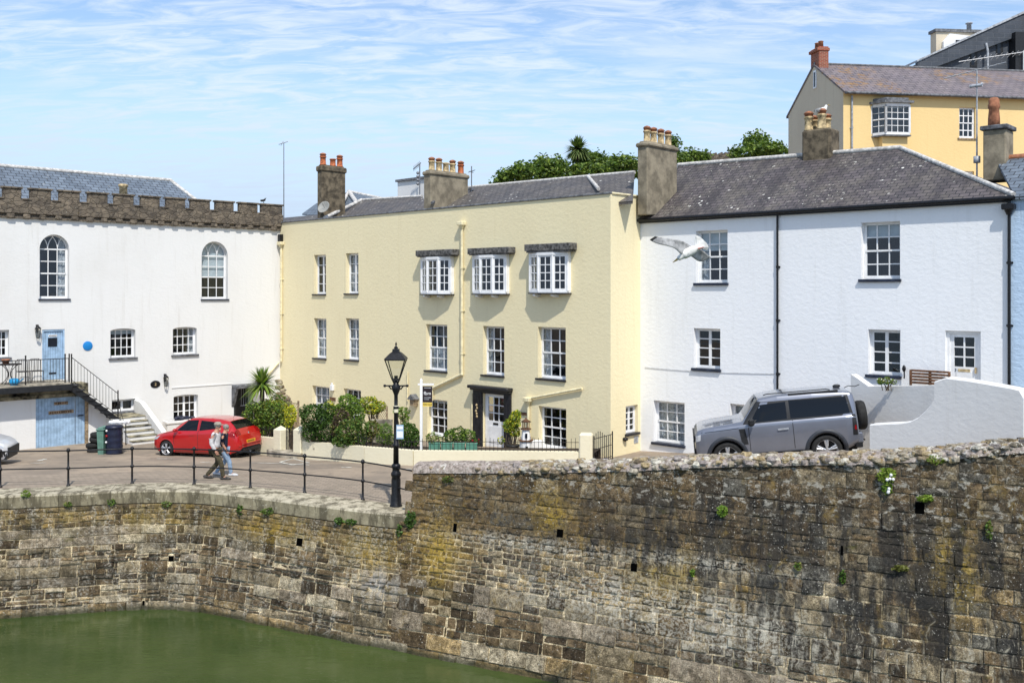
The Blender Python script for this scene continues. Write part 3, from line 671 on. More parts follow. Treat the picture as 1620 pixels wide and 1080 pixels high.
# ================================================================== PALE YELLOW HOUSE
def yellow_house():
    F = FY; base = F.W(F.L / 2, 0, -.4)
    H = thing('terraced_house', 'pale yellow rendered house with three bow windows and a black door surround', 'house', base)
    LY = F.L; zt = 9.17; ops = []
    S = ('sillk', .09, .055, .07, .02)
    spec = [  # x0 x1 y0 y1 cols rows style extra
        (496.6, 515.6, 403, 465.5, 1, (2, 2), 2, {}), (547, 567, 400.5, 464.5, 1, (2, 2), 2, dict(curtain='net')),
        (496.8, 516.3, 503.6, 567, 2, (2, 2), 'sash', dict(curtain='net')), (547, 567.8, 503.6, 569.5, 2, (2, 2), 'sash', dict(curtain='net')),
        (494, 521, 611, 668, 3, (2, 2), 'sash', dict(curtain='net')), (543.7, 571, 615.6, 672, 3, (2, 2), 'sash', {}),
        (674, 707.6, 513, 587, 3, (2, 2), 'sash', dict(curtain='lower')), (764, 797.8, 516, 594, 3, (2, 2), 'sash', dict(curtain='sides')), (851, 895, 517.5, 600, 3, (2, 2), 'sash', dict(curtain='left')),
        (676, 707.7, 632, 690, 3, (2, 2), 'sash', dict(blind=.12)), (852, 895.8, 644, 711, 3, (2, 2), 'sash', {})]
    for i, (x0, x1, y0, y1, c, r, st, ex) in enumerate(spec):
        op = opening(F, x0, x1, y0, y1, depth=.2); ops.append(op)
        s = S if i not in (9, 10) else ('wpaint', .0, .05, -.02, 0)
        window(F, H, op, c, r if st == 'sash' else 4, st, s, **ex)
    # bow windows
    for (x0, x1, y0, y1, lx0, lx1, ly0, ly1) in ((665, 714.4, 406, 465, 660, 718, 395, 406.5), (747, 802, 403, 464.5, 742, 807, 391.5, 403.5), (836.6, 899.4, 399, 463, 832, 904.5, 385, 398.5)):
        xm = (x0 + x1) / 2; off = .34; u0 = F.at(x0 + 3, 435, .12)[0]; u1 = F.at(x1, 435, .12)[0]; z1 = F.at(xm, y0, off)[1]; z0 = F.at(xm, y1, off)[1]
        w = u1 - u0; prof = [(u0, .19), (u0 + w * .31, .36), (u1 - w * .31, .36), (u1, .19)]
        g = F.g(); full = [(u0, 0)] + prof + [(u1, 0)]
        for (za, zb, e) in ((z0, z0 + .07, .0), (z1 - .10, z1, .015)):
            vs = [(u + (e if u > (u0 + u1) / 2 else -e), o + e, z) for z in (za, zb) for (u, o) in full]; n = len(full)
            g.add(vs, [tuple(range(n)), tuple(range(n, 2 * n))] + [(i, (i + 1) % n, n + (i + 1) % n, n + i) for i in range(n)])
        for (u, o) in prof: g.cyl((u, o - .03, z0 + .06), (u, o - .03, z1 - .09), .045, n=6, smooth=False)
        g.box(u0 - .01, u0 + .03, 0, .14, z0 + .06, z1 - .09); g.box(u1 - .03, u1 + .01, 0, .14, z0 + .06, z1 - .09)
        gg = F.g()
        for k in range(3):
            a = Vector((*prof[k], 0)); b = Vector((*prof[k + 1], 0)); d = (b - a); L_ = d.length; d.normalize(); nn = Vector((-d.y, d.x, 0)) * -1
            if nn.y < 0: nn = -nn
            def B(s0, s1, za, zb, t0=-.045, t1=-.015):
                vs = []
                for z in (za, zb):
                    for (s_, t_) in ((s0, t0), (s1, t0), (s1, t1), (s0, t1)): q = a + d * s_ + nn * t_; vs.append((q.x, q.y, z))
                g.add(vs, [(0, 1, 2, 3), (4, 5, 6, 7), (0, 1, 5, 4), (1, 2, 6, 5), (2, 3, 7, 6), (3, 0, 4, 7)])
            za, zb = z0 + .06, z1 - .09
            B(0, .10, za, zb); B(L_ - .10, L_, za, zb); B(.1, L_ - .1, za, za + .09); B(.1, L_ - .1, zb - .07, zb)
            B(L_ / 2 - .016, L_ / 2 + .016, za + .09, zb - .07, -.04, -.02)
            for q in range(1, 4): zz = za + .09 + (zb - za - .16) * q / 4; B(.1, L_ - .1, zz - .015, zz + .015, -.041, -.019)
            p0 = a + d * .09 + nn * -.032; p1 = a + d * (L_ - .09) + nn * -.032
            gg.quad((p0.x, p0.y, za + .05), (p1.x, p1.y, za + .05), (p1.x, p1.y, zb - .03), (p0.x, p0.y, zb - .03))
        bay = g.build('bow_window', MT['wpaint'], H); gg.build('glass', MT['glass'], bay)
        op = dict(u0=u0 + .06, u1=u1 - .06, z0=z0 + .1, z1=z1 - .12, depth=.3); ops.append(op)
        r = F.g(); e = .05; A = [(op['u0'] - e, -.3, op['z0'] - e), (op['u1'] + e, -.3, op['z0'] - e), (op['u1'] + e, -.3, op['z1'] + e), (op['u0'] - e, -.3, op['z1'] + e)]; B_ = [(p[0], -1.5, p[2]) for p in A]
        for k in range(4): r.quad(A[k], A[(k + 1) % 4], B_[(k + 1) % 4], B_[k])
        r.quad(*B_); r.build('room_lining', MT['room'], bay)
        s = F.g(); fl = [(u0 - .04, 0)] + [(u + (-.04 if i == 0 else (.04 if i == 3 else 0)), o + .04) for i, (u, o) in enumerate(prof)] + [(u1 + .04, 0)]
        for (za, zb) in ((z0 - .045, z0),):
            vs = [(u, o, z) for z in (za, zb) for (u, o) in fl]; n = len(fl); s.add(vs, [tuple(range(n)), tuple(range(n, 2 * n))] + [(i, (i + 1) % n, n + (i + 1) % n, n + i) for i in range(n)])
        s.build('sill', MT['sillk'], bay)
        for q in (.14, .62):
            s = F.g(); uu = u0 + w * q; s.prism([(0, z0 - .06), (.30, z0 - .06), (.30, z0 - .11), (.12, z0 - .17), (0, z0 - .17)], uu, uu + .13, 0); s.build('bracket', MT['wpaint'], bay)
        l = F.g(); lu0 = F.at(lx0, 400, .3)[0]; lu1 = F.at(lx1, 400, .3)[0]; za = F.at((lx0 + lx1) / 2, ly1, .4)[1]; zb = F.at((lx0 + lx1) / 2, ly0, .4)[1]
        l.bbox(lu0, lu1, 0, .40, za + .06, zb, .015); l.box(lu0 + .08, lu1 - .08, 0, .37, z1 + .004, za + .06)
        l.build('lintel_slab', MT['slab'], bay)
    # door
    dop = opening(F, 764, 799, 623, 712, depth=.12); dop['z0'] = -.34; ops.append(dop)
    wall_sheet(F, 0, LY, -1.2, zt - .1, ops).build('wall', MT['yellow'], H)
    g = F.g(); u0 = F.at(749, 660)[0]; u1 = F.at(811, 660)[0]; du0, du1 = dop['u0'], dop['u1']; dz1 = dop['z1']; ztp = F.at(780, 614)[1]
    g.bbox(u0 + .05, du0, -.02, .09, -.34, dz1 + .18, .012); g.bbox(du1, u1 - .05, -.02, .09, -.34, dz1 + .18, .012); g.bbox(du0, du1, -.02, .087, dz1, dz1 + .18, .012)
    g.bbox(u0 - .04, u1 + .04, 0, .34, dz1 + .18, dz1 + .30, .03); g.bbox(u0 + .0, u1 - .0, 0, .22, dz1 + .10, dz1 + .178, .02)
    g.box(u0 + .12, du0 - .12, .09, .10, .1, dz1 - .1); g.box(du1 + .12, u1 - .17, .09, .10, .1, dz1 - .1)
    ds = g.build('door_surround', MT['sillk'], H)
    o = F.g(); uu = u0 + .30
    for k in range(5): o.ball((uu + .03 * math.sin(k * 2.2), .12, 1.28 - .11 * k), .045 - .006 * (k % 2), rz=1.3)
    o.build('hanging_ornament', MT['potb'], ds)
    g = F.g(); o1 = -.10; g.box(du0 + .03, du0 + .2, o1 - .05, o1, -.32, dz1); g.box(du1 - .15, du1 - .03, o1 - .05, o1, -.32, dz1); g.box(du0 + .2, du1 - .15, o1 - .05, o1, -.32, .72); g.box(du0 + .2, du1 - .15, o1 - .05, o1, dz1 - .14, dz1)
    g.box(du0 + .27, du1 - .22, o1, o1 + .015, -.12, .52); 
    a, b, c, d_ = du0 + .2, du1 - .15, .72, dz1 - .14
    for k in (1, 2): g.box(a + (b - a) * k / 3 - .016, a + (b - a) * k / 3 + .016, o1 - .04, o1 - .005, c, d_); g.box(a, b, o1 - .042, o1 - .007, c + (d_ - c) * k / 3 - .016, c + (d_ - c) * k / 3 + .016)
    door = g.build('door', MT['wpaint'], H)
    g = F.g(); g.quad((a, o1 - .03, c), (b, o1 - .03, c), (b, o1 - .03, d_), (a, o1 - .03, d_)); g.build('glass', MT['glass'], door)
    g = F.g(); g.quad((a - .1, o1 - .4, c - .2), (b + .1, o1 - .4, c - .2), (b + .1, o1 - .4, d_ + .1), (a - .1, o1 - .4, d_ + .1)); g.build('room_lining', MT['room'], door)
    g = F.g(); g.box((du0 + du1) / 2 - .12, (du0 + du1) / 2 + .14, o1, o1 + .02, .58, .65); g.build('letter_plate', MT['iron'], door)
    # cap, back, side wall
    g = F.g(); g.bbox(-.05, LY + .02, -.42, .05, zt - .1, zt - .03, .015); g.build('parapet_coping', MT['bluebrick'], H)
    side = FS; ops2 = [opening(side, 990, 1009, 641, 685, depth=.12)]
    g = wall_sheet(side, 0, side.L + 2.4, -.6, zt - .1, ops2); g.M = F.M; 
    g.quad((0, -9, -1.2), (LY, -9, -1.2), (LY, -9, zt - 1), (0, -9, zt - 1)); g.quad((0, 0, -1.2), (0, -9, -1.2), (0, -9, zt - 1), (0, 0, zt - .1))
    g.build('side_wall', MT['yellow'], H)
    window(side, H, ops2[0], 1, 4, 2, ('sillk', .06, .07, .08))
    g = side.g(); g.bbox(0.06, side.L + 2.4, -.4, .05, zt - .1, zt - .03, .015); g.build('parapet_coping', MT['ypaint'], H)
    g = side.g(); u, z = side.at(987, 698); g.lathe([(.0, 0), (.10, .05), (.1, .12), (0, .16)], (u, .06, z), 8); g.build('wall_vent', MT['iron'], H)
    g = side.g(); u, z = side.at(1006, 695); g.box(u - .12, u + .12, 0, .02, z - .12, z + .12); g.build('wall_plate', MT['lead'], H)
    # downpipes
    U = lambda x, y: F.at(x, y, .07)
    u, z = U(731, 356); u2, z2 = U(733, 592); u3, z3 = U(684, 614)
    downpipe(F, H, [(u, z), (u, z2), (u3, z3), (u3, z3 - .5)], .055, 'ypaint', (u, z))
    u, z = U(836, 634); a = U(921, 614); b = U(837, 630)
    downpipe(F, H, [(u, z), (u, -.3)], .05, 'ypaint', (u, z)); g = F.g(); g.cyl((a[0], .08, a[1]), (b[0], .08, b[1]), .045); g.build('waste_pipe', MT['ypaint'], H)
    a = U(644, 588); b = U(642.5, 634); downpipe(F, H, [a, (a[0], b[1])], .03)
    a = U(746.5, 622); downpipe(F, H, [a, (a[0], -.3)], .03)
    a = U(444.5, 387); b = U(444.5, 571); downpipe(F, H, [(a[0] + .04, a[1]), (a[0] + .04, b[1])], .055, 'ypaint', (a[0] + .04, a[1])); 
    g = FL.g(); p = FL.at(441, 573, .08); q = FL.at(424, 593, .08); g.cyl((p[0], .08, p[1]), (q[0], .08, q[1]), .045); g.build('waste_pipe', MT['ypaint'], H)
    g = F.g(); p = F.at(443.5, 382, .1); g.bbox(p[0] - .1, p[0] + .12, .0, .2, p[1] - .05, p[1] + .35, .02); g.build('rain_spout', MT['iron'], H)
    g = F.g(); p = F.at(526, 631, 0.02); g.bbox(p[0] - .22, p[0] + .22, 0, .03, p[1] - .08, p[1] + .08, .005); g.build('name_plate', MT['wood'], H)
    g = F.g(); p = F.at(828, 654, 0.02); g.bbox(p[0] - .3, p[0] + .25, 0, .05, p[1] - .05, p[1] + .05, .005); g.build('name_plate', MT['wood'], H)
    g = F.g(); p = F.at(524.6, 613, .1); g.bbox(p[0] - .1, p[0] + .1, 0, .14, p[1] - .14, p[1] + .12, .02); g.cyl((p[0], .08, p[1] + .1), (p[0], .08, p[1] + .22), .05); g.build('porch_light', MT['wpaint'], H)
    # roofs behind the parapet
    pz = zt - .35
    def RP(x, y, o): u, z = F.at(x, y, o); return F.W(u, o, z)
    def RB(x, o=-.45): u, _ = F.at(x, 340, o); return F.W(u, o, pz)
    r1 = slab_from([RB(500), RB(690), RP(668, 311, -3.4), RP(572, 317, -3.4)], .1)
    r1.col = (1, 1, 1); rf = r1.build('roof', MT['slate_y'], H)
    a, b, c = RP(513, 345, -.5), RP(572, 316.4, -3.4), RP(668, 310.4, -3.4)
    g = G(); g.cyl(a, b, .09, n=8); g.cyl(b, c, .07, n=8); g.build('ridge_tile', MT['ridge'], rf)
    x = [RB(676), RB(1001), RP(1004, 272.5, -3.6), RP(930, 279, -3.6), RP(719, 298.5, -3.6)]
    rf = slab_from(x, .1).build('roof', MT['slate_y'], H)
    g = G(); g.cyl(x[4], x[3], .07, n=8); g.cyl(x[3], x[2], .07, n=8); g.cyl(x[3], RP(947, 299, -1.5), .07, n=8); g.build('ridge_tile', MT['ridge'], rf)
    g = G(); g.quad(RB(676), x[4], RP(719, 330, -6.5), RB(676, -6.5)); g.cyl(RP(683, 321, -.6), x[4], .06, n=6); g.build('roof_verge', MT['bluebrick'], rf)
    g = G(); lo = [RB(445), RB(520), RP(520, 338, -2.5), RP(445, 345, -2.5)]; rf = slab_from(lo, .1).build('roof', MT['slate_y'], H)
    # chimneys
    ch, uc, ob, z = chimney(F, H, 499, 509, 549.5, 260, 270, 345, -.5, 'chim2')
    for (px, h, c) in ((511, .5, True), (526.5, .42, False), (537.5, .5, True)): pot(F, ch, uc, off_for(F, px, 260, uc, -12, 0), z, h, .165, 'pot', c)
    tmp = G(); p = F.at(513.5, 329, -.42); tmp.M = F.M @ Matrix.Translation((p[0], -.42, p[1])) @ Matrix.Rotation(R(-62), 4, 'X') @ Matrix.Rotation(R(18), 4, 'Y'); tmp.lathe([(.01, .0), (.2, .03), (.30, .1), (.315, .10), (.2, .02), (.01, -.01)], (0, 0, 0), 20)
    tmp.cyl((0, 0, 0), (0, -.1, .3), .012); tmp.cyl((0, 0, 0), (0, 0, -.25), .025); tmp.build('satellite_dish', MT['dish'], ch)
    ch, uc, ob, z = chimney(F, H, 667, 681.5, 744, 268, 276, 322, -.6)
    for k, (px, mt) in enumerate(((683, 'potb'), (694.5, 'potb'), (705.5, 'potb'), (716, 'potb'), (729, 'pot'))): pot(F, ch, uc, off_for(F, px, 268, uc, -12, 0), z - .02, .50, .155, mt, k != 2)
    ch, uc, ob, z = chimney(F, H, 1004.5, 1024.7, 1075, 222, 231, 303, -1.3)
    for px in (1023.5, 1034, 1045.5, 1057): pot(F, ch, uc, off_for(F, px, 222, uc, -12, 0), z - .02, .50, .14, 'potb', True)
    return H
yellow_house()

# ================================================================== WHITE BATTLEMENTED HOUSE
def white_house():
    F = FL; H = thing('battlemented_house', 'white limewashed house with stone battlements and arched upper windows', 'house', F.W(F.L / 2, 0, -.6))
    U0 = F.at(-70, 460)[0]; U1 = F.L; zc = F.at(300, 357)[1]; ops = []
    sg = ('sillg', .08, .07, .08)
    def W(x0, x1, y0, y1, c, r, st, sill=sg, rise=0, depth=.22, **k):
        op = opening(F, x0, x1, y0, y1, rise, depth); ops.append(op); return window(F, H, op, c, r, st, sill, **k)
    op = opening(F, 62.5, 109.5, 371, 473, 0, .25); op['rise'] = (op['u1'] - op['u0']) / 2 * 1.05; ops.append(op); window(F, H, op, 3, (2, 2), 'sash', ('silln', .05, .05, .07), gothic=True, curtain='right')
    op = opening(F, 319, 360.5, 382, 473.5, 0, .25); op['rise'] = (op['u1'] - op['u0']) / 2 * 1.05; ops.append(op); window(F, H, op, 3, (2, 2), 'sash', ('silln', .05, .05, .07), gothic=True, blind=.62)
    W(-22, 14.5, 522, 566, 4, 3, 1)
    W(174.6, 214.3, 519.5, 566, 4, 3, 1, rise=.10, blind=.2); W(273.5, 311.4, 517.2, 561, 4, 3, 1, rise=.10, curtain='right')
    W(274.6, 313.5, 624, 665, 2, 3, 2, rise=.08, sill=('wpaint', .0, .04, .02)); W(177, 214, 631.5, 651, 1, 1, 2)
    dop = opening(F, 66.7, 102.3, 521, 600, depth=.10); dop['z0'] -= .02; ops.append(dop)
    pop = opening(F, 370, 400, 612, 668, depth=.5); pop['z0'] = -.7; ops.append(pop)
    wall_sheet(F, U0, U1, -1.2, zc, ops).build('wall', MT['white'], H)
    g = F.g(); b = -9; g.quad((U0, b, -1.2), (U1, b, -1.2), (U1, b, zc), (U0, b, zc)); g.quad((U1, -.02, -1.2), (U1, b, -1.2), (U1, b, zc + .5), (U1, -.02, zc + .5)); g.quad((U0, 0, -1.2), (U0, b, -1.2), (U0, b, zc), (U0, 0, zc)); g.quad((U0, -.3, zc + .5), (U1, -.3, zc + .5), (U1, b, zc + .5), (U0, b, zc + .5))
    g.build('rear_wall', MT['white'], H)
    # string course
    g = F.g(); a = F.at(272, 612, .03); c = F.at(367, 608, .03); zz = (a[1] + c[1]) / 2; g.box(a[0], c[0], 0, .03, zz - .02, zz + .02); g.build('string_course', MT['white'], H)
    g = F.g(); a = F.at(215, 653, .05)[0]; g.bbox(a, F.at(366, 660)[0], 0, .035, -.9, F.at(300, 650)[1] - 0.0, .01); 
    # porch
    g = F.g(); u0, u1 = pop['u0'] - .12, pop['u1'] + .15; zt = pop['z1']
    g.bbox(u0, u1, 0, .55, zt - .02, zt + .16, .03); g.prism([(0, zt - .9), (0, zt - .02), (.45, zt - .02), (.38, zt - .2), (.1, zt - .8)], u0, u0 + .14, 0); g.build('porch_canopy', MT['sillg'], H)
    g = F.g(); A = [(pop['u0'], -.5, -.7), (pop['u1'], -.5, -.7), (pop['u1'], -.5, zt), (pop['u0'], -.5, zt)]; g.quad(*A); g.box(pop['u0'], pop['u0'] + .1, -.45, .03, -.7, zt)
    g.build('porch_shade_back', MT['black'], H)  # black sheet paints the shade inside the open porch
    g = F.g()
    for k in range(5): g.cyl((pop['u0'] + .55 + .12 * k, -.35, 0.2), (pop['u0'] + .55 + .12 * k, -.35, 1.5), .012, n=5)
    for z in (.2, 1.5): g.box(pop['u0'] + .5, pop['u1'], -.36, -.34, z - .015, z + .015)
    g.build('porch_grille', MT['lead'], H)
    # blue stable door
    g = F.g(); u0, u1, z0, z1 = dop['u0'], dop['u1'], dop['z0'], dop['z1']; g.box(u0, u0 + .06, -.12, -.02, z0, z1); g.box(u1 - .06, u1, -.12, -.02, z0, z1); g.box(u0 + .06, u1 - .06, -.12, -.02, z1 - .07, z1)
    n = 8; w = (u1 - u0 - .12) / n
    for k in range(n): g.bbox(u0 + .06 + k * w + .003, u0 + .06 + (k + 1) * w - .003, -.12, -.07, z0 + .02, z1 - .07, .005)
    d = g.build('door', MT['blued'], H)
    g = F.g(); uc = (u0 + u1) / 2; g.box(uc - .2, uc + .16, -.07, -.055, z1 - .72, z1 - .35); g.build('pane', MT['bluedark'], d)
    g = F.g(); g.box(uc - .16, uc + .12, -.07, -.05, .25 + z0, .31 + z0); g.build('letter_plate', MT['iron'], d)
    g = F.g(); g.box(uc - .18, uc + .16, -.07, -.06, z1 - .31, z1 - .22); pl = g.build('name_plate', MT['signw'], d)
    g = F.g(); [g.box(uc - .15 + .05 * q, uc - .115 + .05 * q, -.06, -.056, z1 - .285, z1 - .245) for q in range(6)]; g.build('lettering', MT['iron'], d)
    # plaques
    g = F.g(); u, z = F.at(139, 547, .03); M0 = g.M; g.M = M0 @ Matrix.Translation((u, .015, z)) @ Matrix.Rotation(R(90), 4, 'X'); g.lathe([(.19, -.015), (.20, -.01), (.20, .01), (.19, .015)], (0, 0, 0), 32); g.build('blue_plaque', MT['plaque'], H)
    g = F.g(); u, z = F.at(246, 607.6, .03); g.M = F.M @ Matrix.Translation((u, .015, z)) @ Matrix.Rotation(R(90), 4, 'X') @ Matrix.Diagonal((1.35, 1, 1, 1)); g.lathe([(.15, -.015), (.165, -.01), (.165, .01), (.15, .015)], (0, 0, 0), 28); pl = g.build('oval_plaque', MT['iron'], H)
    facetext(F, u, .034, z, '2', .2, 'potb', pl)
    wall_lantern(F, H, 60, 525); wall_lantern(F, H, 262.5, 602)
    # battlements: corbels, band, merlons
    zbt = F.at(430, 357.5, .15)[1]; zcr = F.at(370, 335.5, .15)[1]; zmt = F.at(430, 323, .15)[1]
    g = F.g(); g.bbox(U0, U1 + .1, -.35, .16, zbt - .02, zcr, .03); g.box(U0, U1 - .02, -.35, .06, zc - .02, zbt - .02)
    g.box(U0, U1 + .05, -.3, .10, zc - .03, zc + .05)
    band = g.build('parapet_band', MT['stone'], H)
    k = 0; rnd = random.Random(4)
    u = F.at(15, 340, .1)[0] - .65 * 4
    while u < U1 - .1:
        ww = .28 + rnd.uniform(-.04, .05); g = F.g(); g.bbox(u, u + ww, -.1, .17, zbt - .20 + rnd.uniform(-.02, .02), zbt - .022, .035); g.build('corbel', MT['stone'], H); u += .62
    edges = [(-50, -12), (0, 125), (152, 290), (315, 450), (475, 605), (622, 750), (770, 895), (912, 1037), (1048, 1175), (1187, 1307), (1318, 1440), (1442, 1568)]
    edges = [(-47, -9)] + [(a / 3.522, b / 3.522) for a, b in edges[1:]]
    for (a, b) in edges:
        ua = F.at(a + 3.2, 325, .15)[0]; ub = F.at(b, 325, .15)[0]
        if a > 400: ub = U1 + .1
        g = F.g(); g.bbox(ua + .03, ub - .03, -.06, .15, zcr - .03, zmt - .06, .03); m = g.build('merlon', MT['stone'], H)
        g = F.g(); g.bbox(ua - .02, ub + .02, -.10, .20, zmt - .07, zmt + .01, .02); g.build('capstone', MT['stone'], m)
        if a < 400:
            g = F.g(); nx = ub + .35; g.bbox(ub, nx, -.10, .20, zcr - .015, zcr + .05, .015); g.build('crenel_stone', MT['stone'], H)
    # slate roof behind
    def RP(x, y, o): u, z = F.at(x, y, o); return F.W(u, o, z)
    zr = zcr - .2; e = lambda x, o: F.W(F.at(x, 320, o)[0], o, zr)
    a, b = RP(-60, 257, -4), RP(270, 285.5, -4)
    h = RP(330, 309, -1.2)
    lo = e(345, -1.0); rf = slab_from([F.W(U0, -1.0, zr), lo, b, a], .1).build('roof', MT['slate_b'], H)
    g = G(); g.cyl(a, b, .1, n=8); g.cyl(b, lo, .09, n=8); g.build('ridge_tile', MT['ridge'], rf)
    back = F.W(F.at(345, 320, -1)[0], -7, zr); slab_from([lo, back, b], .1).build('roof_hip', MT['slate_b'], rf)
    g = F.g(); p = F.at(195, 296, -2); g.lathe([(.18, -.5), (.18, 0), (.22, .02), (.22, .1), (.14, .14)], (p[0], -2, p[1]), 10); g.build('vent_pot', MT['potb'], H)
    # balcony, garage, steps
    zd = dop['z0'] + .02; off = 1.9; uR = F.at(113, 606, off)[0]
    g = F.g(); g.bbox(U0, uR, .0, off, zd - .12, zd, .01); bal = g.build('balcony', MT['concrete'], H, )
    g = F.g(); g.bbox(U0, uR + .03, off + .003, off + .06, zd - .30, zd - .06, .01); g.build('edge_beam', MT['black'], bal)
    og = 1.22; zl = F.at(60, 628, og)[1]
    g = F.g(); g.box(U0, F.at(140, 620, og)[0], .3, og - .03, zl, zd - .125); g.bbox(U0, F.at(139, 620, og)[0], og - .03, og + .10, zl - .06, zl + .09, .02); g.build('garage_lintel', MT['conc_d'], H)
    ug0 = F.at(56.6, 680, og)[0]; ug1 = F.at(133.6, 680, og)[0]; zg = -.66
    g = F.g(); g.box(U0, ug0, og - .2, og, -1.2, zl - .06); g.build('garage_wall', MT['white'], H); g = F.g()
    ue = F.at(139.5, 680, og)[0]; p2 = F.at(187, 664, og); 
    g.prism([(ue, -1.2), (ue, F.at(140, 622, og)[1] - .35), (p2[0], p2[1] - .25), (p2[0], -1.2)], og - .2, og, 1)
    g.build('stair_wall', MT['white'], H)
    g = F.g(); g.bbox(ug1 + .02, ue, og - .15, og + .04, -1, zl - .06, .02); g.build('door_post', MT['woodp'], H)
    ud = F.at(120, 680, og)[0]
    for (a, b, oo) in ((ug0, ud - .02, .0), (ud, ug1 + .02, .01)):
        g = F.g(); n = max(3, int((b - a) / .11)); w = (b - a) / n
        for k in range(n): g.bbox(a + k * w + .003, a + (k + 1) * w - .003, og - .09 + oo, og - .045 + oo, zg, zl - .07, .005)
        d = g.build('garage_door', MT['blued'], H)
        if a == ug0:
            for (x0, x1, y0, y1, tx) in ((86, 108, 636, 641, 'NO PARKING'), (77, 117, 650.5, 656, 'GARAGE IN CONSTANT USE')):
                g = F.g(); s0 = F.at(x0, y0, og)[0]; s1 = F.at(x1, y0, og)[0]; za = F.at(x0, y1, og)[1]; zb = F.at(x0, y0, og)[1]
                g.box(s0, s1, og - .044, og - .03, za, zb); g.build('door_sign', MT['woodp'], d)
                g = F.g(); nn = int((s1 - s0) / .09); [g.box(s0 + .05 + (s1 - s0 - .1) * q / nn, s0 + .05 + (s1 - s0 - .1) * (q + .6) / nn, og - .03, og - .026, za + .03, zb - .03) for q in range(nn)]; g.build('lettering', MT['wood'], d)
        else:
            g = F.g(); g.box(b - .28, b - .05, og - .035, og - .01, .55, .6); g.build('bolt', MT['iron'], d)
    # railing of the balcony
    def rail(g, a, b, h=1.0, sp=.115, posts=True):
        a = Vector(a); b = Vector(b); n = max(1, int((b - a).length / sp)); up = Vector((0, 0, 1))
        g.cyl(a + up * h, b + up * h, .016, n=6); g.cyl(a + up * .08, b + up * .08, .012, n=6)
        for k in range(n + 1): p = a.lerp(b, k / n); g.cyl(p + up * .08, p + up * h, .008, n=5, cap=False)
    g = F.g(); ob = off - .05; rail(g, (F.at(-60, 600, ob)[0], ob, zd), (uR - .1, ob, zd), .98)
    for x in (40.5, 103, 109.5): u = F.at(x, 590, ob)[0]; g.cyl((u, ob, zd - .1), (u, ob, zd + 1.12), .028, n=8); g.ball((u, ob, zd + 1.14), .035)
    g.build('railing', MT['ironr'], bal)
    # metal stair
    s0 = F.at(113, 606, off)[0]; e1 = F.at(186, 661, off - .1); zb = e1[1] - .05; ue2 = e1[0]; g = F.g(); n = 8
    for oo in (off - .03, off - .95):
        g.prism([(s0 - .05, zd - .02), (s0 + .02, zd - .02), (ue2, zb + .06), (ue2, zb - .12), (s0 - .05, zd - .32)], oo - .03, oo + .03, 1)
    for k in range(n): u = s0 + (ue2 - s0) * (k + .5) / n; z = zd + (zb - zd) * (k + .7) / n; g.bbox(u - .16, u + .16, off - .93, off + .04, z - .02, z + .03, .008)
    st = g.build('stair', MT['black'], H)
    g = F.g(); rail(g, (s0 + .02, ob, zd + .02), (ue2, ob, zb + .08), 1.0, .16); g.cyl((ue2, ob, zb - .1), (ue2, ob, zb + 1.22), .028); g.cyl((s0 + .02, ob, zd - .2), (s0 + .02, ob, zd + 1.16), .028)
    c0 = Vector((ue2, ob, zb + 1.0)); c1 = Vector((F.at(199, 690, ob + .9)[0], ob + .9, .25)); g.tube([c0, c0.lerp(c1, .35) + Vector((0, 0, -.28)), c0.lerp(c1, .75) + Vector((0, 0, -.2)), c1], .014, 6); g.cyl(c1, (c1.x, c1.y, -.6), .022)
    g.build('railing', MT['ironr'], st)
    # masonry steps going down to the yard
    zt2 = F.at(212, 656, .9)[1]; ua = F.at(190, 670, 1.6)[0]; ub = F.at(238, 700, 2.2)[0] + .1; n = 6; o0 = 1.0; o1 = 3.0; g = F.g(); t = F.g()
    for k in range(n):
        za = zt2 - (zt2 + .62) * k / n; oa = o0 + (o1 - o0) * k / n; ob_ = oa + (o1 - o0) / n
        g.box(ua, ub, oa - (0 if k else 1.0), ob_, -1.0, za - .045); t.bbox(ua - .01, ub + .01, oa - (0 if k else 1.0), ob_ + .03, za - .04, za, .01)
    g.build('yard_steps', MT['white'], H); t.build('step_tread', MT['conc_d'], H)
    g = F.g(); g.prism([(.02, -1), (.02, zt2 + .55), (.7, zt2 + .5), (o1 + .15, -.2), (o1 + .15, -1)], ub + .02, ub + .24, 0); g.build('step_wall', MT['white'], H)
    # aerial mast at the corner
    g = F.g(); p = F.at(449, 338, -.6); q = F.at(449, 226, -.6); g.cyl((p[0], -.6, p[1] - .6), (p[0], -.6, q[1]), .03, .022, 6); g.cyl((p[0] - .28, -.6, q[1] - .12), (p[0] + .22, -.6, q[1] + .08), .016, n=6); g.cyl((p[0] - .16, -.6, q[1] - .16), (p[0] - .02, -.62, q[1] + .08), .014, n=6)
    g.build('aerial_mast', MT['aerial'], H)
    return H
white_house()

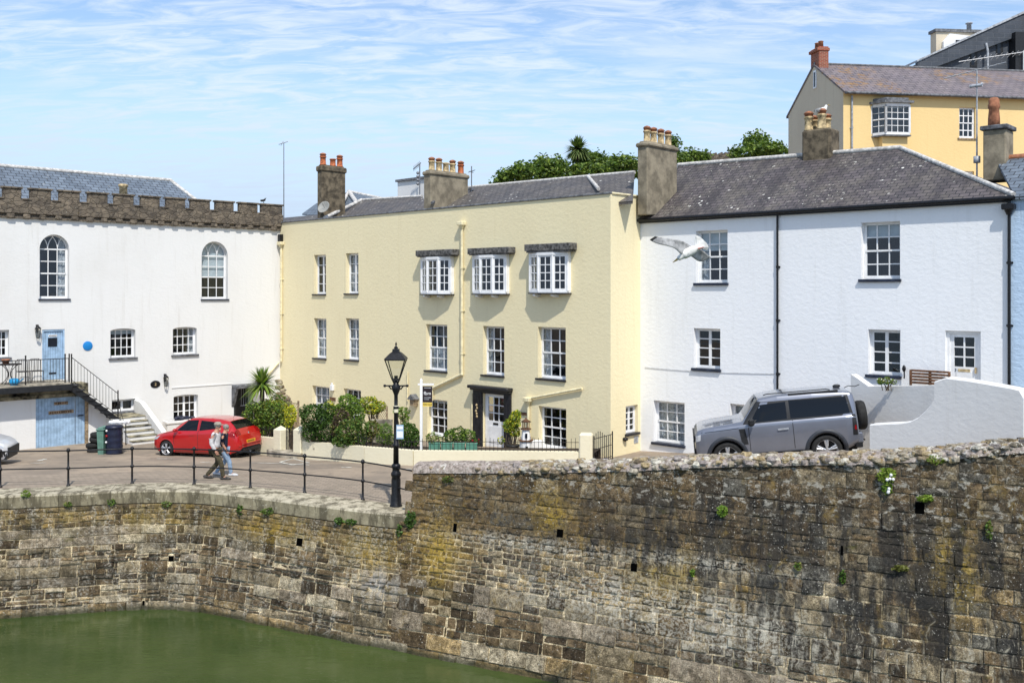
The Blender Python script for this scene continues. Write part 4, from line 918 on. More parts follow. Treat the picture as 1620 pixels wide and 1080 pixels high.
# ================================================================== WHITE ROUGH HOUSE and its neighbours
def right_house():
    F = FR; H = thing('cottage', 'white roughcast house with a lichened slate roof and black gutter', 'house', F.W(F.L / 2, 0, .3))
    UE = F.at(1599, 460)[0]; ze = F.at(1200, 340.5, .2)[1]; ops = []; sn = ('silln', .07, .075, .08, .04)
    def W(x0, x1, y0, y1, c, r, st, sill=sn, depth=.2, **k):
        op = opening(F, x0, x1, y0, y1, 0, depth); ops.append(op); return window(F, H, op, c, r, st, sill, **k)
    W(1101, 1151, 364.5, 448, 3, (2, 2), 'sash', blind=.38, curtain='left'); W(1362.5, 1424, 351, 442, 3, (2, 2), 'sash', blind=.25)
    W(1097.5, 1139.5, 519.5, 583.5, 1, 4, 2); W(1373.5, 1424.5, 521.5, 594, 1, 4, 2)
    W(1034, 1083, 635, 702, 3, (2, 2), 'sash', curtain='net'); W(1155, 1199, 640, 705, 2, (2, 2), 'sash', curtain='net')
    dop = opening(F, 1495.5, 1551.5, 523.5, 622, depth=.16); ops.append(dop)
    wall_sheet(F, 0, UE, -.8, ze + .1, ops).build('wall', MT['white_r'], H)
    g = F.g(); b = -7; g.quad((0, b, -.8), (UE, b, -.8), (UE, b, ze), (0, b, ze)); g.quad((0, 0, -.8), (0, b, -.8), (0, b, ze), (0, 0, ze)); g.quad((UE, -.02, -.8), (UE, b, -.8), (UE, b, ze), (UE, -.02, ze)); g.build('rear_wall', MT['white_r'], H)
    # door
    u0, u1, z0, z1 = dop['u0'], dop['u1'], dop['z0'], dop['z1']; g = F.g(); o1 = -.12
    g.box(u0, u0 + .09, -.18, -.08, z0, z1); g.box(u1 - .09, u1, -.18, -.08, z0, z1); g.box(u0 + .09, u1 - .09, -.18, -.08, z1 - .08, z1)
    a, b, c, d_ = u0 + .2, u1 - .2, z0 + (z1 - z0) * .42, z1 - .18
    g.box(u0 + .09, a, o1 - .05, o1, z0, z1 - .08); g.box(b, u1 - .09, o1 - .05, o1, z0, z1 - .08); g.box(a, b, o1 - .05, o1, z0, c); g.box(a, b, o1 - .05, o1, d_, z1 - .08)
    g.box((a + b) / 2 - .02, (a + b) / 2 + .02, o1 - .045, o1 - .005, c, d_)
    for k in (1, 2): g.box(a, b, o1 - .047, o1 - .007, c + (d_ - c) * k / 3 - .018, c + (d_ - c) * k / 3 + .018)
    g.box(a + .06, b - .06, o1, o1 + .014, z0 + .1, z0 + .6)
    door = g.build('door', MT['wpaint'], H)
    g = F.g(); g.quad((a, o1 - .03, c), (b, o1 - .03, c), (b, o1 - .03, d_), (a, o1 - .03, d_)); g.build('glass', MT['glass'], door)
    g = F.g(); g.quad((a - .1, o1 - .5, c - .2), (b + .1, o1 - .5, c - .2), (b + .1, o1 - .5, d_ + .1), (a - .1, o1 - .5, d_ + .1)); g.build('room_lining', MT['room'], door)
    g = F.g(); g.box((a + b) / 2 - .16, (a + b) / 2 + .16, o1, o1 + .02, c - .14, c - .06); g.box(b + .02, b + .06, o1, o1 + .05, c - .16, c + .0); g.build('letter_plate', MT['potb'], door)
    facetext(F, a + .04, o1 + .004, c - .10, '3', .12, 'iron', door)
    # roof
    def RP(x, y, o): u, z = F.at(x, y, o); return F.W(u, o, z)
    zE = ze + .13; ro = -3.2
    el = F.W(-.1, .12, zE); er = F.W(UE + .1, .12, zE); rl = RP(1073, 262.5, ro); rr = RP(1424, 235, ro); rr.z = rl.z = (rl.z + rr.z) / 2 if abs(rl.z - rr.z) < .3 else rr.z
    rl = RP(1073, 262.5, ro); rr = RP(1424, 235, ro)
    rf = slab_from([el, er, rr, rl], .09).build('roof', MT['slate'], H)
    bk = F.W(UE + .1, -6.7, zE); slab_from([er, bk, rr], .09).build('roof_hip', MT['slate'], rf)
    bl = F.W(-.1, -6.7, zE); slab_from([bl, bk, rr, rl], .09).build('roof_back', MT['slate'], rf)
    g = G(); g.quad(el, rl, bl, F.W(-.1, -3, zE)); g.build('gable', MT['cream'], H)
    g = G(); up = Vector((0, 0, .03)); g.cyl(rl + up, rr + up, .085, n=8); g.cyl(rr + up, er + Vector((0, 0, .03)), .075, n=8); g.build('ridge_tile', MT['ridge'], rf)
    g = G(); g.cyl(el + up, rl + up, .07, n=6); g.build('roof_verge', MT['bluebrick'], rf)
    g = F.g(); g.cyl((-.12, .16, zE - .06), (UE + .12, .16, zE - .06), .065, n=10); g.box(-.05, UE, .002, .11, zE - .16, zE - .10); g.build('gutter', MT['iron'], H)
    u, z = F.at(1230, 343, .06); downpipe(F, H, [(u, zE - .1), (u, .3)], .036, 'iron')
    u, z = F.at(1598, 320, .06); downpipe(F, H, [(u - .02, zE - .1), (u - .02, .6)], .042, 'iron', (u - .02, zE - .35))
    u0c, u1c = F.at(1268, 240, -2.9)[0], F.at(1313, 240, -2.9)[0]; zt = F.at(1290, 204, -2.9)[1]; g = F.g(); g.bbox(u0c, u1c, -3.7, -2.9, zt - 1.6, zt, .06); ch = g.build('chimney', MT['chim2'], H)
    for (px, oo, h) in ((1279.5, -3.1, .58), (1300, -3.1, .62), (1288, -3.5, .5), (1308, -3.5, .5)): pot(F, ch, F.at(px, 204, oo)[0], oo, zt - .02, h, .17, 'potb', True)
    # sagging wires
    for (xa, ya, xb, yb, sg_) in ((1020, 581, 1225, 591, .05),):
        g = F.g(); a = F.at(xa, ya, .02); b = F.at(xb, yb, .02); pts = []
        for k in range(13): t = k / 12; pts.append((a[0] + (b[0] - a[0]) * t, .015, a[1] + (b[1] - a[1]) * t - sg_ * 4 * t * (1 - t)))
        g.tube(pts, .008, 5); g.build('wall_cable', MT['lead'], H)
    g = F.g(); a = F.at(1027, 699, .02); g.box(a[0] - .16, a[0] - .02, 0, .03, a[1] - .0, a[1] + .2) 
    # the light blue neighbour
    N = thing('blue_house', 'light blue rendered house cut off by the picture edge', 'house', F.W(UE + 2, 0, 1.5))
    U2 = UE + 7; nops = []
    for (uu, za, zb) in ((UE + 2.2, 2.9, 4.5), (UE + 4.8, 2.9, 4.5), (UE + 2.2, 6.0, 7.6), (UE + 4.8, 6.0, 7.6)): op = dict(u0=uu, u1=uu + 1.0, z0=za, z1=zb, depth=.18); nops.append(op); window(F, N, op, 3, (2, 2), 'sash', ('silln', .07, .075, .08, .04))
    wall = wall_sheet(F, UE + .003, U2, -.8, ze + .1, nops); wall.quad((U2, 0, -.8), (U2, -7, -.8), (U2, -7, ze), (U2, 0, ze)); wall.quad((UE + .1, -7, -.8), (U2, -7, -.8), (U2, -7, ze), (UE + .1, -7, ze)); wall.build('wall', MT['bluew'], N)
    e1 = F.W(UE + .14, .12, zE - .02); e2 = F.W(U2, .12, zE - .02); r1 = RP(1576, 252, -2.6); r2 = F.W(U2, -2.6, r1.z); slab_from([e1, e2, r2, r1], .09).build('roof', MT['slate_b'], N)
    g = G(); g.quad(e1, r1, F.W(UE + .14, -5, zE), F.W(UE + .14, -2, zE)); g.build('gable', MT['black'], N)
    g = G(); g.cyl(r1, r2, .1, n=8); g.build('ridge_tile', MT['terr'], N)
    u0c, u1c = F.at(1555, 225, -2.2)[0], F.at(1591, 225, -2.2)[0]; zt = F.at(1573, 205, -2.2)[1]; zs = F.at(1573, 199, -2.2)[1]
    g = F.g(); g.bbox(u0c, u1c, -3.0, -2.2, zt - 1.5, zt, .03); ch = g.build('chimney', MT['chim'], N); g = F.g(); g.bbox(u0c - .07, u1c + .07, -3.07, -2.13, zt + .003, zs + .02, .02); g.build('capstone', MT['sillg'], ch)
    g = F.g(); uu = F.at(1572.5, 200, -2.6)[0]; zp = F.at(1573, 156, -2.6)[1]; h = zp - zs; g.lathe([(.17, 0), (.165, h * .3), (.14, h * .62), (.17, h * .66), (.17, h * .74), (.15, h * .8), (.15, h * .92), (.10, h), (.03, h * 1.02)], (uu, -2.6, zs + .02), 14); g.build('chimney_pot', MT['terr'], ch)
    g = F.g(); uu = F.at(1545.5, 260, -2.4)[0]; zp = F.at(1545.5, 112, -2.4)[1]; zq = F.at(1545.5, 300, -2.4)[1]; g.cyl((uu, -2.4, zq - 1.), (uu, -2.4, zp), .028, .02, 7)
    for k in range(9): a = -.75 + .17 * k; g.cyl((uu + a, -2.4 - .1, zp + .04 + a * .12), (uu + a, -2.4 + .25, zp - .02 + a * .12), .011, n=5)
    g.cyl((uu - .95, -2.4, zp - .1), (uu + .8, -2.4, zp + .12), .016, n=6); g.cyl((uu - .2, -2.4, zp - .45), (uu + .15, -2.4, zp - .45), .05); g.lathe([(.1, -.1), (.1, .1)], (uu, -2.4, zq + .9), 8)
    g.build('aerial_mast', MT['lead'], N)
right_house()

# ================================================================== FAR HOUSES
def far_yellow():
    A = (17.47, 50.0); B = (27.8, 51.5); F = Facade(A, B); zt = F.at(1400, 147.5)[1]; ops = []
    H = thing('terraced_house', 'deep yellow house on the hill with an oriel window and a grey gable', 'house', F.W(4, 0, 4))
    op = opening(F, 1517.5, 1543, 170, 219, depth=.12); ops.append(op); window(F, H, op, 3, (2, 2), 'sash', ('woodp', .1, .08, .06), fw=.08, bw=.05)
    op = opening(F, 1522, 1541, 271, 300, depth=.12); ops.append(op); window(F, H, op, 3, (2, 2), 'sash', None, fw=.08, bw=.05)
    wall_sheet(F, 0, 14, 2, zt, ops).build('wall', MT['yfar'], H)
    dep = 6.7; zr = F.at(1400, 105.5, -dep / 2)[1]
    g = F.g(); g.add([(0, 0, 2), (0, -dep, 2), (0, -dep, zt), (0, -dep / 2, zr - .1), (0, 0, zt)], [(0, 1, 2, 3, 4)]); g.quad((0, -dep, 2), (14, -dep, 2), (14, -dep, zt), (0, -dep, zt)); g.build('gable_wall', MT['gable'], H)
    rf = slab_from([F.W(-.05, .3, zt - .05), F.W(14, .3, zt - .05), F.W(14, -dep / 2, zr), F.W(-.05, -dep / 2, zr)], .12).build('roof', MT['slate_f'], H)
    slab_from([F.W(-.05, -dep - .2, zt - .05), F.W(14, -dep - .2, zt - .05), F.W(14, -dep / 2, zr), F.W(-.05, -dep / 2, zr)], .12).build('roof_back', MT['slate_f'], rf)
    g = F.g(); g.cyl((0, -dep / 2, zr + .02), (14, -dep / 2, zr + .02), .08, n=6); g.build('ridge_tile', MT['bluebrick'], rf)
    g = F.g(); g.cyl((-.05, .35, zt - .1), (14, .35, zt - .1), .07, n=8); g.build('gutter', MT['sillg'], H)
    downpipe(F, H, [(.45, zt - .2), (.45, 6)], .05, 'lead')
    # oriel
    u0, u1 = F.at(1386, 190, .4)[0], F.at(1439, 190, .6)[0]; z1 = F.at(1412, 163, .6)[1]; z0 = F.at(1412, 213, .6)[1]; g = F.g()
    pr = [(u0, 0), (u0 + .45, .62), (u1, .62), (u1 + .0, 0)]
    def band(g, za, zb, e=0):
        q = [(u0 - e, 0), (u0 + .45 - e, .62 + e), (u1 + e, .62 + e), (u1 + e, 0)]; vs = [(u, o, z) for z in (za, zb) for (u, o) in q]; g.add(vs, [(0, 1, 2, 3), (4, 5, 6, 7)] + [(i, (i + 1) % 4, 4 + (i + 1) % 4, 4 + i) for i in range(4)])
    band(g, z0, z0 + .14); band(g, z1 - .16, z1)
    for (a, b, cols) in ((pr[0], pr[1], 2), (pr[1], pr[2], 4)):
        a = Vector(a); b = Vector(b); d = b - a
        for k in range(cols + 1):
            q = a + d * (k / cols); e = .07 if k in (0, cols) else .02; g.cyl((q.x, q.y - .04, z0 + .1), (q.x, q.y - .04, z1 - .1), e, n=4, ph=.78)
        for k in range(1, 4): z = z0 + .14 + (z1 - z0 - .3) * k / 4; g.cyl((a.x, a.y - .04, z), (b.x, b.y - .04, z), .018 if k != 2 else .04, n=4, ph=.78)
    w = g.build('oriel_window', MT['wpaint'], H)
    g = F.g(); g.quad((u0, -.03, z0 + .1), (u0 + .45, .57, z0 + .1), (u0 + .45, .57, z1 - .1), (u0, -.03, z1 - .1)); g.quad((u0 + .45, .57, z0 + .1), (u1, .57, z0 + .1), (u1, .57, z1 - .1), (u0 + .45, .57, z1 - .1)); g.build('glass', MT['glass'], w)
    g = F.g(); g.quad((u0, .02, z0), (u1, .02, z0), (u1, .02, z1), (u0, .02, z1)); g.quad((u1 - .02, .02, z0), (u1 - .02, .56, z0), (u1 - .02, .56, z1), (u1 - .02, .02, z1)); g.build('room_lining', MT['room'], w)
    g = F.g(); band(g, z1 + .003, z1 + .12, .16); band(g, z1 + .123, z1 + .30, -.04); band(g, z0 - .08, z0 - .003, .05); g.build('canopy', MT['bluebrick'], w)
    g = F.g(); g.box(u0 + .35, u1, .003, .4, z0 - .9, z0 - .083); g.build('apron', MT['yfar'], w)
    # gable window, chimney
    g = F.g(); p = F.at(1287, 125); zz = F.at(1287, 125, -2.6)[1]; g.M = F.M
    S = Facade((A[0] + F.n.x * -6.7, A[1] + F.n.y * -6.7), A)
    u, z = S.at(1290, 126); g = S.g(); g.box(u - .18, u + .16, -.02, .05, z - .5, z + .5); w = g.build('window', MT['wpaint'], H); g = S.g(); g.box(u - .1, u + .08, .052, .06, z - .42, z + .4); g.build('pane', MT['bluedark'], w)
    g = F.g(); cu = F.at(1295, 90, -dep / 2)[0]; zc = F.at(1296, 77, -dep / 2)[1]; g.bbox(.04, .62, -dep / 2 - .5, -dep / 2 + .5, zr - .8, zc, .02); g.bbox(-.07, .67, -dep / 2 - .55, -dep / 2 + .55, zc - .25, zc - .08, .02); ch = g.build('chimney', MT['brick'], H)
    for oo in (-.22, .2): g = F.g(); g.lathe([(.15, 0), (.13, .3), (.16, .33), (.12, .36)], (.3, -dep / 2 + oo, zc), 10); g.build('chimney_pot', MT['terr'], ch)
    g = F.g(); p = F.at(1553, 145, -1.5); g.tube([(p[0], -1.5, p[1] - .5), (p[0], -1.5, p[1] + .3)], .1, 8); g.lathe([(.16, .3), (.16, .42), (.05, .5)], (p[0], -1.5, p[1]), 8); g.build('flue', MT['lead'], rf)
far_yellow()

def dark_block():
    F = Facade((29.8, 72.0), (45, 73.5)); H = thing('slate_clad_block', 'dark slate clad building with a steep roofline above the yellow house', 'building', F.W(3, 0, 5))
    a = F.at(1450, 100); b = F.at(1620, 22); c = F.at(1450, 108); sl = (b[1] - a[1]) / (b[0] - a[0]); ue = b[0] + 3; ze = a[1] + sl * (ue - a[0])
    g = F.g(); g.prism([(a[0], 8), (a[0], a[1] - .1), (ue, ze - .1), (ue, 8)], -8, 0, 1); g.build('wall', MT['slate_d'], H)
    g = F.g(); g.prism([(a[0] - .1, a[1] - .9), (a[0] - .1, a[1]), (ue, ze), (ue, ze - 1.8)], .004, .35, 1); g.build('fascia', MT['slate_d'], H)
    g = F.g(); g.prism([(a[0] - .2, a[1]), (a[0] - .2, a[1] + .12), (ue, ze + .2), (ue, ze)], -8.2, .45, 1); g.build('roof', MT['lead'], H)
    for (x, y) in ((1540, 92), (1581, 74)):
        u, z = F.at(x, y); g = F.g(); g.box(u - .28, u + .28, .003, .05, z - .7, z + .7); w = g.build('window', MT['black'], H); g = F.g(); g.box(u - .2, u + .05, .052, .06, z - .55, z + .55); g.build('pane', MT['bluedark'], w)
    u, z = F.at(1604, 80); g = F.g(); g.box(u - .4, u + .4, .004, .8, z - 3, z + 1.2); g.build('recess_shade_box', MT['black'], H)  # solid black box on the wall, its colour standing in for a recess's shade
    u, z = F.at(1557, 75); g = F.g(); g.cyl((u - .1, .4, z + .2), (u, .45, z - .4), .09); g.cyl((u, .45, z - .4), (u, .45, z - 3), .09); g.build('downpipe', MT['lead'], H)
    u0, z0 = F.at(1505, 103); u1, z1 = F.at(1618, 88); g = F.g(); g.cyl((u0, 1, z0), (u1, 1, z1 + .1), .03, n=6)
    for k in range(12): t = .1 + k * .075; p = Vector((u0 + (u1 - u0) * t, 1, z0 + (z1 - z0) * t)); g.cyl(p + Vector((0, -.3, -.12)), p + Vector((.1, .3, .18)), .018, n=5)
    g.cyl((u1 - .6, 1, z1 - 3), (u1 - .6, 1, z1 + .1), .05, n=6); g.build('aerial', MT['signw'], H)
    g = F.g(); p = F.at(1624, 5); g.bbox(p[0] - .2, p[0] + .7, .1, .9, p[1] - 3, p[1] + .4, .03); g.build('chimney', MT['brick'], H)
    B = thing('dormer_block', 'small rendered rooftop block with a white gabled dormer beside dark slate', 'building', F.W(2, -6, 10))
    a = F.at(1481, 48, -9); b = F.at(1541, 51, -9); g = F.g(); g.box(a[0], b[0] + .5, -9.9, -9, 9, a[1] - .15); g.build('wall', MT['gable'], B)
    g = F.g(); g.box(a[0] - .15, b[0] + .6, -10.0, -8.85, a[1] - .147, a[1] + .1); g.build('roof', MT['bluebrick'], B)
    p = F.at(1492, 80, -8.8)[0]; q = F.at(1532, 60, -8.8); t = F.at(1502, 54, -8.8); s = F.at(1492, 66, -8.8); g = F.g(); g.prism([(p, 10), (p, s[1]), (t[0], t[1]), (q[0] + 1.5, q[1]), (q[0] + 1.5, 10)], -8.99, -8.7, 1); g.build('dormer', MT['wpaint'], B)
    g = F.g(); x0, x1 = F.at(1512, 66, -8.7)[0], F.at(1530, 66, -8.7)[0]; zz = F.at(1520, 64, -8.7)[1]; g.box(x0, x1, -8.697, -8.65, zz - 1.5, zz); g.build('pane', MT['bluedark'], B)
    g = F.g(); p = F.at(1533, 44, -9.5); g.lathe([(.2, -.3), (.2, .3), (.3, .32), (.3, .4), (.1, .42)], (p[0], -9.5, p[1]), 8); g.build('flue', MT['lead'], B)
dark_block()

def back_roofs():
    F = FY
    H = thing('white_chimney_block', 'white rendered block with dark coping behind the five pot chimney', 'building', F.W(F.at(640, 300, -9)[0], -9, 3))
    u0, u1 = F.at(629, 300, -9)[0], F.at(668, 300, -9)[0]; z0 = F.at(645, 284, -9)[1]; g = F.g(); g.box(u0, u1 + 1, -11, -9, 3, z0 - .08); g.build('wall', MT['white'], H); g = F.g(); g.box(u0 - .1, u1 + 1.1, -11.1, -8.9, z0 - .077, z0 + .05); g.build('coping', MT['bluebrick'], H)
    g = F.g(); p = F.at(664, 285, -8.5); g.cyl((p[0], -8.5, p[1] - 1), (p[0], -8.5, p[1] + .9), .035, n=6); g.cyl((p[0] - .55, -8.5, p[1] + .65), (p[0] + .1, -8.5, p[1] + .95), .025, n=6)
    for k in range(6): q = Vector((p[0] - .5 + k * .1, -8.5, p[1] + .68 + k * .045)); g.cyl(q + Vector((0, 0, -.15)), q + Vector((0, 0, .15)), .015, n=4)
    for k in range(4): g.ball((p[0] - .1, -8.45, p[1] - .2 + .2 * k), .09)
    g.build('aerial', MT['aerial'], H)
    g = F.g(); p = F.at(746, 290, -3); g.cyl((p[0], -3, p[1] - 1), (p[0], -3, p[1] + .75), .025, n=6); g.cyl((p[0] - .2, -3, p[1] + .5), (p[0] + .22, -3, p[1] + .56), .018, n=6); g.cyl((p[0] - .1, -3.2, p[1] + .5), (p[0] + .1, -2.8, p[1] + .5), .018, n=6); g.box(p[0] - .1, p[0] + .05, -3.1, -2.95, p[1] - .3, p[1] - .2)
    a = g.build('aerial_mast', MT['aerial']); tag(a, 'thin television aerial beside the five pot chimney', 'aerial')
    H = thing('slate_roofed_house', 'low house with blue slate roof and white verge behind the dark chimney', 'house', F.W(F.at(560, 320, -11)[0], -11, 3))
    def RP(x, y, o): u, z = F.at(x, y, o); return F.W(u, o, z)
    a, b, c, d = RP(552, 303, -12), RP(600, 316, -12), RP(600, 350, -9), RP(574, 335, -9)
    slab_from([a, RP(640, 322, -12), RP(640, 352, -9), d], .12).build('roof', MT['slate_b'], H)
    g = G(); g.cyl(a, d, .14, n=6); g.cyl(a, RP(640, 322, -12), .1, n=6); g.cyl(a, RP(535, 333, -9), .12, n=6); g.build('roof_verge', MT['ridge'], H)
    slab_from([a, d, RP(560, 350, -9), RP(530, 345, -9)], .1).build('roof_side', MT['slate_b'], H)
    u0, u1 = F.at(482, 330, -12)[0], F.at(640, 330, -12)[0]; z = F.at(530, 352, -12)[1]; g = F.g(); g.box(u0, u1, -16, -12.2, 0, z); g.build('wall', MT['white'], H)
    slab_from([RP(478, 338, -9), RP(500, 322, -12), RP(552, 303, -12.5), RP(550, 345, -9)], .1).build('roof_end', MT['slate_b'], H)
back_roofs()
# ------------------------------------------------------------------ quay line as a smooth curve at road level
def catmull(pts, m=8):
    out = []; P_ = [Vector(p) for p in pts]
    for i in range(len(P_) - 1):
        a = P_[max(i - 1, 0)]; b = P_[i]; c = P_[i + 1]; d = P_[min(i + 2, len(P_) - 1)]
        for k in range(m):
            t = k / m; out.append(.5 * ((2 * b) + (c - a) * t + (2 * a - 5 * b + 4 * c - d) * t * t + (3 * b - a - 3 * c + d) * t ** 3))
    out.append(P_[-1]); return out
RDIR = Vector((.894, -.447)); JO = Vector((-2.61, 24.2))
path = catmull(QP, 8) + [JO + RDIR * k for k in (.5, 1, 2, 4, 8, 16, 32, 60)]
cum = [0.]
for i in range(1, len(path)): cum.append(cum[-1] + (path[i] - path[i - 1]).length)
PXs = np.array([p.x for p in path]); PYs = np.array([p.y for p in path]); CUM = np.array(cum)
SJ = float(np.interp(JO.x, PXs, CUM))
MT['masonry'] = masonry_mat('quay_masonry', 0, SJ); MT['masonry2'] = masonry_mat('tall_wall_masonry', 1, SJ)
def pathp(s): return Vector((np.interp(s, CUM, PXs), np.interp(s, CUM, PYs)))
def pathn(s):
    d = pathp(s + .35) - pathp(s - .35); d.normalize(); return Vector((d.y, -d.x))
BAT = .2
_cache = {}
def S(s, z, d=0.):
    k = round(s, 3)
    if k not in _cache: _cache[k] = (pathp(s), pathn(s))
    p, n = _cache[k]; q = p + n * (-BAT * z + d); return Vector((q.x, q.y, z))
def wall_hit(px, py, d=0):
    z = -1.; ss = np.linspace(SJ - 25, SJ + 25, 700)
    for _ in range(8):
        pts = [S(s, z, d) for s in ss]; pp = np.array([CX + FPX * p.x / p.y for p in pts if p.y > 2]); sv = ss[:len(pp)]
        s = float(np.interp(px, pp, sv)); z = HC + (HY - py) / FPX * S(s, z, d).y
    return s, z
# crest of the parapet as seen along the top
crest = [(655, 728), (700, 728), (850, 727), (1000, 723), (1100, 717.5), (1200, 714), (1300, 711), (1400, 708), (1500, 703), (1540, 697), (1620, 690)]
CR = [wall_hit(x, y, -.2) for x, y in crest]
CS = [c[0] for c in CR] + [CR[-1][0] + 12]; CZ = [c[1] for c in CR] + [CR[-1][1] + 1.9]
def ztop(s): return interp(s, CS, CZ)

PAL = dict(grey=(.215, .193, .152), brown=(.135, .106, .072), dark=(.058, .046, .034), tan=(.26, .208, .128), pale=(.35, .33, .285), slate=(.09, .095, .10), ochre=(.23, .17, .07), lav=(.25, .228, .205))
def pick(r, w):
    ks = list(w); t = r.random() * sum(w.values())
    for k in ks:
        t -= w[k]
        if t <= 0: return PAL[k]
    return PAL[ks[-1]]
def stone(g, r, sa, sb, za, zb, col, d, joint=.011, ch=.014):
    j = lambda: r.uniform(-.013, .013)
    a0, a1, b0, b1 = sa + joint, sb - joint, za + joint, zb - joint
    if a1 - a0 < .03 or b1 - b0 < .02: return
    v = r.uniform(.72, 1.25); g.col = (min(.7, col[0] * v * 1.07), min(.7, col[1] * v), min(.7, col[2] * v * .88))
    cs = [(a0 + j(), b0 + j()), (a1 + j(), b0 + j()), (a1 + j(), b1 + j()), (a0 + j(), b1 + j())]
    c2 = [(a0 + ch, b0 + ch), (a1 - ch, b0 + ch), (a1 - ch, b1 - ch), (a0 + ch, b1 - ch)]
    out = [S(x, y, -.004) for x, y in cs]; inn = [S(x + j(), y + j(), d + r.uniform(-.014, .014)) for x, y in c2]
    m = S((a0 + a1) / 2 + (a1 - a0) * r.uniform(-.2, .2), (b0 + b1) / 2, d + r.uniform(-.004, .024))
    uv = [(x, y) for x, y in cs] + [(x, y) for x, y in c2] + [((a0 + a1) / 2, (b0 + b1) / 2)]
    g.add(out + inn + [m], [(0, 1, 5, 4), (1, 2, 6, 5), (2, 3, 7, 6), (3, 0, 4, 7), (4, 5, 8), (5, 6, 8), (6, 7, 8), (7, 4, 8)], False, uv)

HOLES_L = [(474, 857, .20, .20), (271, 883, .17, .15), (227, 953, .07, .12)]
HOLES_R = [(720, 834, .10, .20), (886, 843, .16, .18), (1003, 897, .15, .17), (1455, 803, .17, .22), (1332, 870, .05, .18)]
def masonry(name, s0, s1, zt_of, right, holes, seed):
    r = random.Random(seed); g = G(); hs = []
    for (px, py, w, h) in holes: s, z = wall_hit(px, py); hs.append((s, z, w, h))
    z = -3.9
    ztmax = max(zt_of(s0), zt_of(s1))
    def blocked(a, b, c, d): return any(s - w / 2 < b and s + w / 2 > a and z_ - h / 2 < d and z_ + h / 2 > c for (s, z_, w, h) in hs)
    def put(sa, sb, za, zb, col, d, joint):
        zt = zt_of((sa + sb) / 2)
        if za > zt - .05: return
        zb = min(zb, zt)
        for (s, z_, w, h) in hs:      # trim against drain holes
            if s - w / 2 < sb and s + w / 2 > sa and z_ - h / 2 < zb and z_ + h / 2 > za:
                if sb - s > s - sa: 
                    if sa < s - w / 2 - .06: stone(g, r, sa, s - w / 2, za, zb, col, d, joint)
                    sa = s + w / 2
                else:
                    if sb > s + w / 2 + .06: stone(g, r, s + w / 2, sb, za, zb, col, d, joint)
                    sb = s - w / 2
        stone(g, r, sa, sb, za, zb, col, d, joint)
    while z < ztmax:
        if not right:
            if z > -1.15: h = r.choice((.13, .15, .17, .19)); mode = 'small'
            elif z > -1.65: h = .25; mode = 'band'
            else: h = r.choice((.20, .24, .28, .32)); mode = 'low'
        else:
            if z > -.05: h = r.choice((.26, .32, .38)); mode = 'ashlar'
            elif z > -1.75: h = r.choice((.25, .28, .30)); mode = 'mid'
            else: h = r.choice((.30, .38, .46)); mode = 'low'
        s = s0 - r.uniform(0, .3)
        while s < s1:
            sd = s - SJ; jn = .011
            if mode == 'small':
                w = r.uniform(.2, .55); wt = dict(tan=3, brown=3, grey=2, dark=1, ochre=2)
                if r.random() < .25: put(s, s + w, z, z + h, pick(r, wt), r.uniform(.008, .035), jn)
                else: put(s, s + w * .8, z, z + h, pick(r, wt), r.uniform(.008, .035), jn); w *= .8
            elif mode == 'band':
                if sd < -8.2 and r.random() < .75: w = r.uniform(.5, 1.1); put(s, s + w, z, z + h, pick(r, dict(pale=4, lav=3)), r.uniform(.015, .03), .006)
                elif sd < -4 or r.random() < .4:
                    w = r.uniform(.25, .6); put(s, s + w, z, z + h, pick(r, dict(grey=3, dark=3, brown=2, pale=1)), r.uniform(.01, .035), jn)
                else:
                    w = r.uniform(.25, .5); put(s, s + w, z, z + h * .5, pick(r, dict(brown=3, dark=3, tan=1, grey=1)), .02, jn); put(s, s + w * .5, z + h * .5, z + h, pick(r, dict(brown=3, dark=2, grey=1)), .02, jn); put(s + w * .5, s + w, z + h * .5, z + h, pick(r, dict(brown=3, tan=2)), .02, jn)
            elif mode == 'ashlar':
                w = r.uniform(.25, .62); q = r.random(); wt = dict(brown=5, grey=3.5, slate=1.2, dark=1.5)
                if q < .42: put(s, s + w, z, z + h * .48, pick(r, wt), .015, .009); put(s, s + w * .45, z + h * .48, z + h, pick(r, wt), .012, .009); put(s + w * .45, s + w, z + h * .48, z + h, pick(r, wt), .012, .009)
                else: put(s, s + w, z, z + h, pick(r, wt), r.uniform(.004, .03), .009)
            elif mode == 'mid':
                if sd > 8 or (sd > 6 and r.random() < .5):
                    w = r.uniform(.35, .75); put(s, s + w, z, z + h, pick(r, dict(brown=4, slate=2, grey=3, tan=1)), r.uniform(.01, .03), .010)
                else:
                    w = r.uniform(.5, 1.1); wt = dict(brown=4, dark=2.5, grey=2, tan=2, ochre=.7); a = s
                    for (za, zb) in ((z, z + h * .5), (z + h * .5, z + h)):
                        a = s
                        while a < s + w - .02: ww = min(r.uniform(.16, .42), s + w - a); put(a, a + ww, za, zb, pick(r, wt), r.uniform(.008, .035), .012); a += ww
            else:
                q = r.random(); wt = dict(grey=4, lav=2, pale=1.2, brown=1.5, dark=1)
                if z < -2.95: wt = dict(tan=2, grey=2, pale=1, brown=1)
                if q < .5 or z < -3.05: w = r.uniform(.4, 1.15); put(s, s + w, z, z + h, pick(r, wt), r.uniform(.012, .06), .012)
                else:
                    w = r.uniform(.6, 1.6); k = r.choice((.4, .5, .6)); dk = dict(dark=4, brown=3, grey=1.5)
                    for (za, zb, pal) in ((z, z + h * k, dk), (z + h * k, z + h, wt if r.random() < .5 else dk)):
                        a = s
                        while a < s + w - .02: ww = min(r.uniform(.22, .65), s + w - a); put(a, a + ww, za, zb, pick(r, pal), r.uniform(.0, .06), .012); a += ww
            s += w
        z += h
